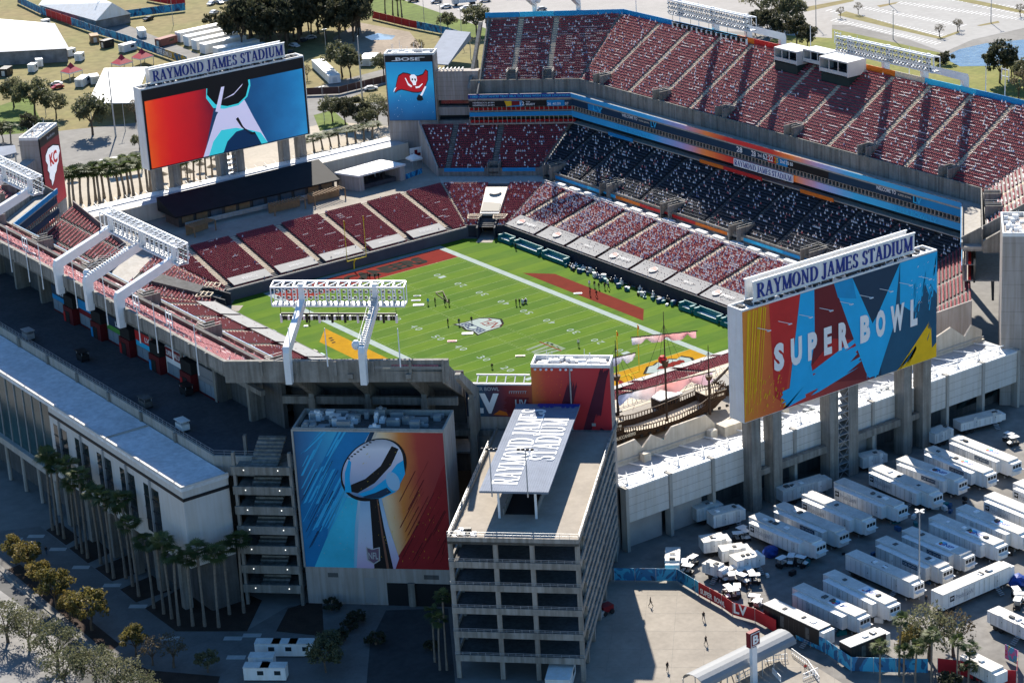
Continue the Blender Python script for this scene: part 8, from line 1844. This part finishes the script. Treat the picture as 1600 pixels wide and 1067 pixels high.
# ================================================================== surroundings: south
sheet('south_grass', [G2(*q) for q in [(-400, 60), (-60, 260), (-60, 250), (60, 236), (220, 205), (430, 172), (700, 150), (900, 90), (740, -140), (-300, -140)]], -.05, DRYG)
sheet('service_road', [G2(*q) for q in [(-60, 235), (80, 262), (330, 205), (500, 170), (640, 118), (600, 108), (440, 150), (230, 190), (90, 205), (-60, 215)]], -.045, ASPHL)
sheet('avenue', [G2(*q) for q in [(40, -20), (110, 25), (260, 80), (330, 105), (420, 140), (440, 128), (330, 92), (170, 28), (80, -20)]], -.044, ASPHL)
sheet('palm_court', [G2(*q) for q in [(60, 290), (230, 255), (520, 190), (640, 200), (620, 240), (330, 300), (60, 345)]], -.041, mat('sand', (.44, .385, .31), .95, .1, .1, fine=.1))
sheet('lawn', [G2(*q) for q in [(140, 263), (215, 246), (232, 262), (165, 278)]], -.036, GREENG); sheet('lawn', [G2(*q) for q in [(-30, 175), (45, 150), (70, 200), (0, 215)]], -.046, GREENG); sheet('lawn', [G2(*q) for q in [(490, 180), (520, 172), (545, 195), (500, 205)]], -.038, GREENG)
sheet('dirt_yard', [G2(*q) for q in [(520, 60), (560, 35), (640, 50), (660, 75), (600, 95), (540, 95)]], -.046, DIRT); sheet('puddle', [G2(*q) for q in [(570, 58), (590, 52), (618, 56), (612, 62), (580, 63)]], -.04, mat('puddle_water', (.25, .32, .40), .05, 0))
sheet('highway', [G2(*q) for q in [(600, -20), (640, 12), (760, 50), (1000, 40), (1300, 60), (1300, -40), (600, -60)]], -.043, mat('highway_pale', (.34, .32, .30), .9, .08, .05, fine=.1))
sheet('verge', [G2(*q) for q in [(540, 0), (600, -10), (760, 45), (760, 62), (640, 40), (540, 20)]], -.041, GREENG)
# canopies and tents
def tent(name, px, z0, z1, label, m=WHITEP, walls=False, cat='tent'):
    P_ = [np.array(G2(u, v, z0)) for u, v in px]; c = np.mean(P_, 0); t = thing(name, (c[0], c[1], 0), label, cat, 'tents and canopies beyond the far end')
    if walls == 'flat':
        MB().prism([tuple(q) for q in P_], z0, 0, zt=[z0+.3, z0+.3, z1, z1]).build('roof', m, t)
    elif walls == 'gable':
        a, b = (P_[0]+P_[3])/2, (P_[1]+P_[2])/2; mb = MB(); mb.add([tuple(q)+(z0,) for q in P_]+[tuple(a)+(z1,), tuple(b)+(z1,)], [(0, 1, 5, 4), (3, 2, 5, 4), (0, 3, 4), (1, 2, 5)]); mb.build('roof', m, t); MB().prism([tuple(c+(q-c)*.97) for q in P_], 0, z0-.02).build('wall', mat('tent_wall', (.25, .24, .24), .8, .3, .3), t)
    else:
        mb = MB(); mb.add([tuple(q)+(z0,) for q in P_]+[tuple(c+(q-c)*.35)+(z0+(z1-z0)*.45,) for q in P_]+[tuple(c)+(z1,)], [f for i in range(4) for f in ((i, (i+1) % 4, 4+(i+1) % 4, 4+i), (4+i, 4+(i+1) % 4, 8))]); mb.build('roof', m, t)
        MB().prism([tuple(q) for q in P_], z0-.4, z0-.01).build('valance', WHITEP if m is not WHITEP else m, t)
    if walls != 'gable':
        for q in P_: q = c+(q-c)*.94; MB().bar((q[0], q[1], 0), (q[0], q[1], z0), .2).build('post', STEELG, t)
    return t
tent('canopy', [(137, 163), (211, 162), (231, 107), (163, 109)], 5.5, 6.0, 'large flat white canopy roof left of the far scoreboard', walls='flat', cat='canopy')
tent('canopy', [(173, 253), (222, 245), (221, 240), (170, 247)], 4.5, 4.6, 'narrow white shelter roof beside the lawn', walls='flat', cat='canopy')
tent('canopy', [(664, 100), (700, 103), (736, 62), (697, 58)], 6.5, 9.0, 'metal sloping canopy behind the blue flag screen tower', m=CANM, walls='flat', cat='canopy')
tent('marquee', [(-120, 88), (108, 76), (70, 50), (-120, 20)], 5, 11, 'very large white marquee at the left edge', walls='gable')
tent('marquee', [(60, 8), (150, 33), (205, 22), (120, -18)], 3.5, 9, 'white marquee with peaked end at the top left', walls='gable')
tent('canopy', [(-40, 258), (26, 240), (24, 232), (-40, 238)], 6, 7, 'grey metal roof left of the arrowhead screen tower', m=CANM, walls='flat', cat='canopy')
REDT = mat('tent_red', (.42, .03, .05), .6, .08)
for k, (u, v) in enumerate(((111, 110), (190, 97), (222, 88))): tent('peaked_tent', [(u-17, v+2), (u-3, v+5), (u+18, v-1), (u+3, v-6)], 2.8, 5.6, ['small red peaked tent, front left', 'small red peaked tent with white walls, middle', 'small red peaked tent, right'][k], m=REDT)
for k in range(8):   # long white cabins
    a, b = (277+k*12.8+(8 if k > 3 else 0), 52+k*6), (342+k*12.8+(8 if k > 3 else 0), 38+k*6); pa, pb = np.array(G2(*a, 3.4)), np.array(G2(*b, 3.4)); d = pb-pa
    cabin((pa+pb)[0]/2, (pa+pb)[1]/2, math.atan2(d[1], d[0]), np.linalg.norm(d), 3.6, 3.6, 'long white office cabin, number %s from the trees in the stepped row' % ['eight', 'seven', 'six', 'five', 'four', 'three', 'two', 'one'][k], WHITEP, group='long white cabins at the top left', name='office_cabin')
for k, (u, v, w_, d_, lab) in enumerate(((46, 98, 3, 2.4, 'white generator by the marquee, upper'), (52, 112, 3.5, 2.4, 'white generator by the marquee, lower'), (62, 104, 3, 2.4, 'white generator by the marquee, right'), (110, 88, 3.5, 2.5, 'white box by the marquee end, left'), (125, 95, 3.5, 2.5, 'white box by the marquee end, right'), (148, 66, 5, 3, 'tan box on the dry grass'), (168, 74, 4.5, 2.5, 'dark box on the dry grass'), (130, 133, 7, 3, 'white cabin left of the large canopy'), (148, 130, 5, 3, 'white cabin behind the large canopy'), (72, 42, 3, 2, 'grey box pair by the fence'), (10, 118, 5, 3, 'dark container at the left edge'), (222, 57, 7, 2.6, 'white box truck by the colourful fence'), (200, 80, 6, 3, 'pale cabin by the red tents'), (577, 100, 8, 5, 'white hut with gable beside the path'), (510, 118, 26, 4, 'long low white building left of the flag screen'), (260, 70, 8, 3, 'reddish shed by the avenue'))):
    x, y = G2(u, v); cabin(x, y, .25+.5*(k % 3), w_, d_, 2.8, lab, [WHITEP, TIM, BLACKM, mat('shed_red', (.25, .10, .08))][1 if k == 5 else 2 if k in (6, 10) else 3 if k == 15 else 0], group='boxes and sheds beyond the far end', name='storage_box')
fence([(28, 6), (65, 24), (105, 38), (150, 54), (200, 69), (245, 86), (293, 103)], 3.2, list('bbbbbbbbrrrrrbbbbbbbbbbbbbbbbbbyyyyrrrrrrrrrrmmmmbbbb'), 'long colourful banner fence along the avenue at the top left', [('SUPER BOWL LV', 246, 86.8, 270, 95.4, 1.8, 'white')], step=4)
fence([(195, 30), (240, 24), (290, 18)], 3.2, ['b'], 'blue banner fence behind the peaked marquee', step=4); fence([(230, 2), (262, 8), (290, 10)], 3.2, ['r'], 'red banner fence at the top edge', step=4)
fence([(582, 30), (640, 44), (700, 56), (730, 66)], 3, list('rrrrrrbbbbbbrrrrr'), 'red and blue banner fence along the verge', step=4)
FMAT['m2'] = mat('hoarding_brown', (.09, .045, .04), .7, .2)
fence([(480, 150), (530, 148), (610, 128)], 2.6, ['m2'], 'dark brown hoarding left of the flag screen tower', step=3.5)
# cars
def car(col):
    t = thing('parked_car', (0, 0, 0), 'car', 'car', 'cars'); k = dict(parent=t, local=True); m = mat('car_'+str(col), col, .3, 0)
    mb = MB(); pr = [(-2.2, .35), (2.15, .35), (2.2, .75), (1.2, .95), (.55, 1.42), (-1.1, 1.45), (-1.8, 1.0), (-2.2, .9)]; n = len(pr); mb.add([(x, y, z) for y in (-.88, .88) for x, z in pr], [tuple(range(n)), tuple(range(2*n-1, n-1, -1))]+[(i, (i+1) % n, n+(i+1) % n, n+i) for i in range(n)]); mb.build('body', m, **k)
    mb = MB(); mb.add([(x, y, z) for y in (-.9, .9) for x, z in ((1.05, .97), (.52, 1.36), (-1.05, 1.38), (-1.6, 1.0))], [(0, 1, 2, 3), (7, 6, 5, 4), (0, 1, 5, 4), (2, 3, 7, 6)]); mb.build('window', GLASS, **k)
    for x in (-1.35, 1.35):
        for y in (-.92, .72): mb = MB(); mb.tube((x, y, .33), (x, y+.2, .33), .33, n=10); mb.build('wheel', BLACKM, **k)
    return t
cars = [car(c) for c in ((.6, .6, .6), (.03, .035, .04), (.25, .27, .3), (.35, .03, .03))]
CP = [(330, 8, 0), (343, 6, 0), (352, 4, 0), (335, 22, 0), (365, 15, 2), (88, 134, 0), (232, 32, 1), (646, 3, 1), (682, 5, 2), (697, 13, 0), (728, 15, 0), (742, 14, 2), (758, 3, 0), (752, 28, 1), (845, 17, 2), (640, -2, 2), (455, 84, 1), (470, 66, 1), (485, 62, 2), (160, 258, 0), (460, 74, 0), (580, 141, 0)]
for i, (u, v, c) in enumerate(CP):
    x, y = G2(u, v); o = cars[c] if cars[c].location.length < .1 else copy_tree(cars[c]); o.location = (x, y, 0); o.rotation_euler = (0, 0, -.35 if u > 600 else .6+i)
    o['label'] = ['white', 'black', 'grey', 'red'][c]+' car '+('on the highway at the top' if u > 600 else 'parked at the top left' if v < 40 else 'parked beyond the far end of the stadium'); o['group'] = 'cars beyond the stadium'
x, y = G2(90, 139); cars[3].location = (x, y, 0); cars[3]['label'] = 'red car parked on the dry grass'
x, y = G2(724, 8); bt = thing('box_truck', (x, y, 0), 'white box truck on the highway at the top', 'truck'); bt.rotation_euler = (0, 0, -.35); MB().box(-5, 2, -1.25, 1.25, 1, 4).build('cargo_box', TRW[0], bt, local=True); MB().box(2.1, 4.2, -1.15, 1.15, .7, 2.9).build('cab', TRW[1], bt, local=True)
for xx in (-4, -3, 3):
    for yy in (-1.2, .9): mb = MB(); mb.tube((xx, yy, .5), (xx, yy+.3, .5), .5, n=10); mb.build('wheel', BLACKM, bt, local=True)
# trees beyond the far end
for k, (key, u, v, s) in enumerate((('oak', 22, 168, 1.35), ('oak', 55, 182, 1.7), ('oak', 88, 185, 1.2), ('oak', 145, 211, 1.75), ('dark', 48, 215, .9), ('bare', 212, 190, 1.1), ('oak', 5, 222, .9), ('oak', 535, 120, 1.6), ('oak', 600, 120, 1.1), ('oak', 548, 122, 1.3), ('oak', 520, 190, 1.1), ('dark', 540, 195, 1.0), ('dark', 560, 200, 1.1), ('big', 590, 196, 1.1), ('bare', 608, 195, 1.3), ('oak', 575, 206, 1.0), ('oak', 700, 50, 1.0), ('oak', 745, 55, 1.5), ('bare', 655, 90, 1.0), ('oak', 218, 235, .7), ('bare', 480, 125, .8), ('bush', 330, 40, 2), ('bush', 345, 46, 2), ('bush', 365, 55, 2.4))):
    x, y = G2(u, v); tree(key, x, y, s, 'tree %s' % ('on the dry grass left of the large canopy' if u < 215 else 'beside the path left of the flag screen tower' if u < 640 and v > 100 else 'beyond the flag screen tower' if u > 640 else 'bush before the dark wood' if key == 'bush' else 'near the white cabins'), 'trees beyond the far end')
r = random.Random(8)
for k in range(46):
    f = k/45; u = 372+190*r.random(); v = 66-14*((u-372)/190)+r.uniform(-34, 0); x, y = G2(u, v+18); tree('dark', x, y, r.uniform(1.35, 2.0), 'tall dark tree in the wood at the top of the picture', 'wood at the top', sz=1.25)
for k, (u, v) in enumerate([(110+i*9.3+3*math.sin(i*5), 322-i*1.6+4*math.sin(i*3)) for i in range(13)]+[(232, 305), (236, 300)]): x, y = G2(u, v); palm(x, y, 7, 'palm in the sandy court below the far scoreboard, left', 'palms in the sandy court', sz=1.35, s=2.3)
for k, (u, v) in enumerate([(285+i*9.5, 297-i*3.3) for i in range(9)]+[(478+i*13, 240-i*3) for i in range(9)]): x, y = G2(u, v); palm(x, y, 7, 'palm behind the far scoreboard pillars' if k < 9 else 'short palm between the scoreboard and the flag screen', 'palms behind the scoreboard' if k < 9 else 'short palms by the flag screen', sz=1.2 if k < 9 else .6, s=1.8)
for k, (u, v, hk) in enumerate(((18, 232, 7), (90, 250, 10), (602, 22, 7), (614, 24, 7), (622, 24, 7), (628, 26, 7))): x, y = G2(u, v); palm(x, y, hk, ['palm left of the arrowhead screen tower', 'palm behind the arrowhead screen tower', 'first palm on the verge', 'second palm on the verge', 'third palm on the verge', 'last palm on the verge'][k], 'single palms', s=1.6)
for k, (u, v, h, lab) in enumerate(((181, 213.6, 21.6, 'tall pole beside the road left of the far scoreboard'), (566, 152, 20, 'tall pole by the path left of the flag screen tower'), (510, 86, 9, 'short lamp by the dirt yard'), (196, 205, 12, 'lamp behind the canopy'), (157, 36, 10, 'pole in front of the peaked marquee'), (271, 40, 10, 'pole behind the peaked marquee'), (72, 182, 9, 'lamp among the oaks'), (663, 35, 10, 'pole at the verge, left'), (690, 60, 12, 'lamp mast with crossarm behind the metal canopy'), (722, 68, 12, 'second lamp mast behind the metal canopy'), (507, 190, 11, 'lamp left of the hedge'))): x, y = G2(u, v); lamp_post(x, y, h, lab, heads=0 if k < 2 else 2, r0=.28 if k < 2 else .12)
for k in range(9): u, v = 256+k*14+3*(k % 3), 284-k*4+8*(k % 2); x, y = G2(u, v); t = thing('thatch_umbrella', (x, y, 0), 'thatched umbrella on the sandy court', 'umbrella', 'thatched umbrellas'); MB().tube((x, y, 0), (x, y, 2.6), .08).build('pole', TIM, t); mb = MB(); mb.tube((x, y, 2.1), (x, y, 3.0), 1.6, .1, 10); mb.build('thatch', mat('thatch', (.20, .16, .11), .9, .3, 2), t)
x, y = G2(115, 282); t = thing('thatch_umbrella', (x, y, 0), 'lone thatched umbrella right of the arrowhead tower', 'umbrella', 'thatched umbrellas'); MB().tube((x, y, 0), (x, y, 2.6), .08).build('pole', TIM, t); mb = MB(); mb.tube((x, y, 2.1), (x, y, 3.2), 1.8, .1, 10); mb.build('thatch', MATS['thatch'], t)
# ================================================================== surroundings: west
sheet('west_grass', [G2(*q) for q in [(1180, 75), (1250, 40), (1300, 45), (1480, 85), (1700, 60), (1750, 250), (1500, 210), (1300, 160), (1190, 120)]], -.05, mat('verge_grass', (.26, .235, .07), .95, .1, .06, col2=(.13, .16, .03), fine=.25))
sheet('car_park', [G2(*q) for q in [(1250, 10), (1275, 38), (1330, 40), (1420, 62), (1475, 82), (1520, 62), (1640, 35), (1700, -60), (1240, -60)]], -.045, mat('car_park_pale', (.34, .33, .315), .9, .08, .05, fine=.1))
sheet('pond', [G2(*q) for q in [(1472, 90), (1500, 77), (1540, 68), (1640, 58), (1700, 80), (1640, 95), (1560, 103), (1500, 104)]], -.035, mat('pond_water', (.10, .16, .24), .12, .2, .3, bump=.6))
pk = bpy.data.objects['car_park']; pk['kind'] = 'structure'
mb = MB()
for rrow, (u0, v0, u1, v1, n) in enumerate(((1298, 33, 1460, 70, 26), (1318, 25, 1470, 58, 25), (1345, 14, 1500, 42, 25), (1400, 6, 1600, 33, 30), (1430, -6, 1640, 22, 30), (1290, 18, 1340, 28, 8), (1520, 10, 1600, 25, 12))):
    for i in range(n): f = i/(n-1); u, v = u0+(u1-u0)*f, v0+(v1-v0)*f; a, b = G(u, v, -.038), G(u+10, v-3.2, -.038); mb.bar(a, b, .22, .006)
mb.build('bay_line', INK['white'], pk, kind='stuff')
for k, q in enumerate(([(1308, 24), (1322, 18), (1400, 40), (1470, 58), (1500, 48), (1498, 52), (1470, 62), (1400, 46)], [(1470, -4), (1560, 14), (1640, 30), (1640, 26), (1560, 8), (1480, -8)], [(1370, 9), (1405, 3), (1400, 6), (1375, 12)], [(1526, 40), (1560, 33), (1562, 36), (1532, 41)], [(1255, 12), (1330, -2), (1335, 2), (1262, 18)])): sheet('median', [G2(*p) for p in q], -.034, DRYG)
for k, (u, v, h, lab) in enumerate(((1548.3, 36.4, 11, 'car park lamp post at the right'), (1389.5, 7.3, 11, 'car park lamp post at the top edge'), (1395.5, 62, 10, 'car park lamp post behind the light gantry'), (1275, 42, 11, 'lamp post beside the big tree'))): x, y = G2(u, v); lamp_post(x, y, h, lab, heads=2, r0=.17)
for k, (u, v, s) in enumerate(((1313, 28, .6), (1341, 22, .65), (1468, 58, .7), (1496, 50, .7), (1594, 26, .7), (1499, 46, .5))): x, y = G2(u, v); tree('bare', x, y, s, 'small bare tree on a car park median', 'car park trees')
for k, (key, u, v, s) in enumerate((('big', 1215, 40, 1.9), ('big', 1190, 30, 1.5), ('oak', 1240, 45, 1.5), ('dark', 1200, 60, 1.2), ('dark', 1222, 66, 1.1), ('dark', 1245, 72, 1.2), ('dark', 1180, 55, 1.0), ('dark', 1562, 130, 1.5), ('dark', 1580, 122, .9), ('bare', 1592, 155, 1.4), ('bush', 1475, 100, 1.8), ('oak', 1600, 140, 1.3), ('dark', 1262, 78, 1.0), ('bush', 1580, 100, .8))): x, y = G2(u, v); tree(key, x, y, s, 'tree %s' % ('in the clump behind the broadcast booths' if u < 1300 else 'by the pond at the right'), 'trees on the far side')
mb = MB(); p_ = [G(*q) for q in ((1200, 100), (1300, 118), (1380, 128), (1480, 140), (1600, 165))]
for a, b in zip(p_[:-1], p_[1:]):
    a = np.array(a); b = np.array(b); mb.bar(a+(0, 0, 1.8), b+(0, 0, 1.8), .08)
    for i in range(22): q = a+(b-a)*i/22; mb.bar(q, q+(0, 0, 1.8), .07)
tag(mb.build('railing_fence', BLACKM), 'dark railing fence along the grass behind the far rim', 'fence')
# ------------------------------------------------------------------ cases and cable heaps between the trailers
r = random.Random(88)
for i in range(64):
    u, v = r.choice(((1165, 905), (1235, 880), (1300, 925), (1345, 870), (1420, 820), (1480, 790), (1290, 985), (1440, 905), (1550, 860), (1215, 905), (1380, 960))); x, y = G2(u+r.uniform(-28, 28), v+r.uniform(-12, 12)); s = r.uniform(.4, 1.1); a = r.uniform(0, 3)
    mb = MB(); mb.obox((x, y, s*.4), (math.cos(a), math.sin(a), 0), (-math.sin(a), math.cos(a), 0), (0, 0, 1), s*1.4, s*.8, s*.8); mb.obox((x, y, s*.84), (math.cos(a), math.sin(a), 0), (-math.sin(a), math.cos(a), 0), (0, 0, 1), s*1.3, s*.7, s*.06)
    tag(mb.build('equipment_case', GEAR[i % 4]), 'equipment case on the ground between the trailers', 'case', 'equipment cases between the trailers')
# ------------------------------------------------------------------ look-alikes told apart by their order in the picture
ORD = 'first second third fourth fifth sixth seventh eighth ninth tenth eleventh twelfth thirteenth fourteenth fifteenth sixteenth seventeenth eighteenth nineteenth twentieth twenty-first twenty-second twenty-third twenty-fourth'.split()
same = {}
for o in bpy.data.objects:
    if o.parent is None and 'label' in o: same.setdefault(o['label'], []).append(o)
def across(o): d = np.array(o.location)-CAM_P; return (d@CR)/(d@CF)
for lab, os_ in same.items():
    if 2 <= len(os_) <= len(ORD) and len(lab.split()) <= 12:
        for k, o in enumerate(sorted(os_, key=across)): o['label'] = lab+', '+('leftmost' if k == 0 else 'rightmost' if k == len(os_)-1 else ORD[k]+' from left')
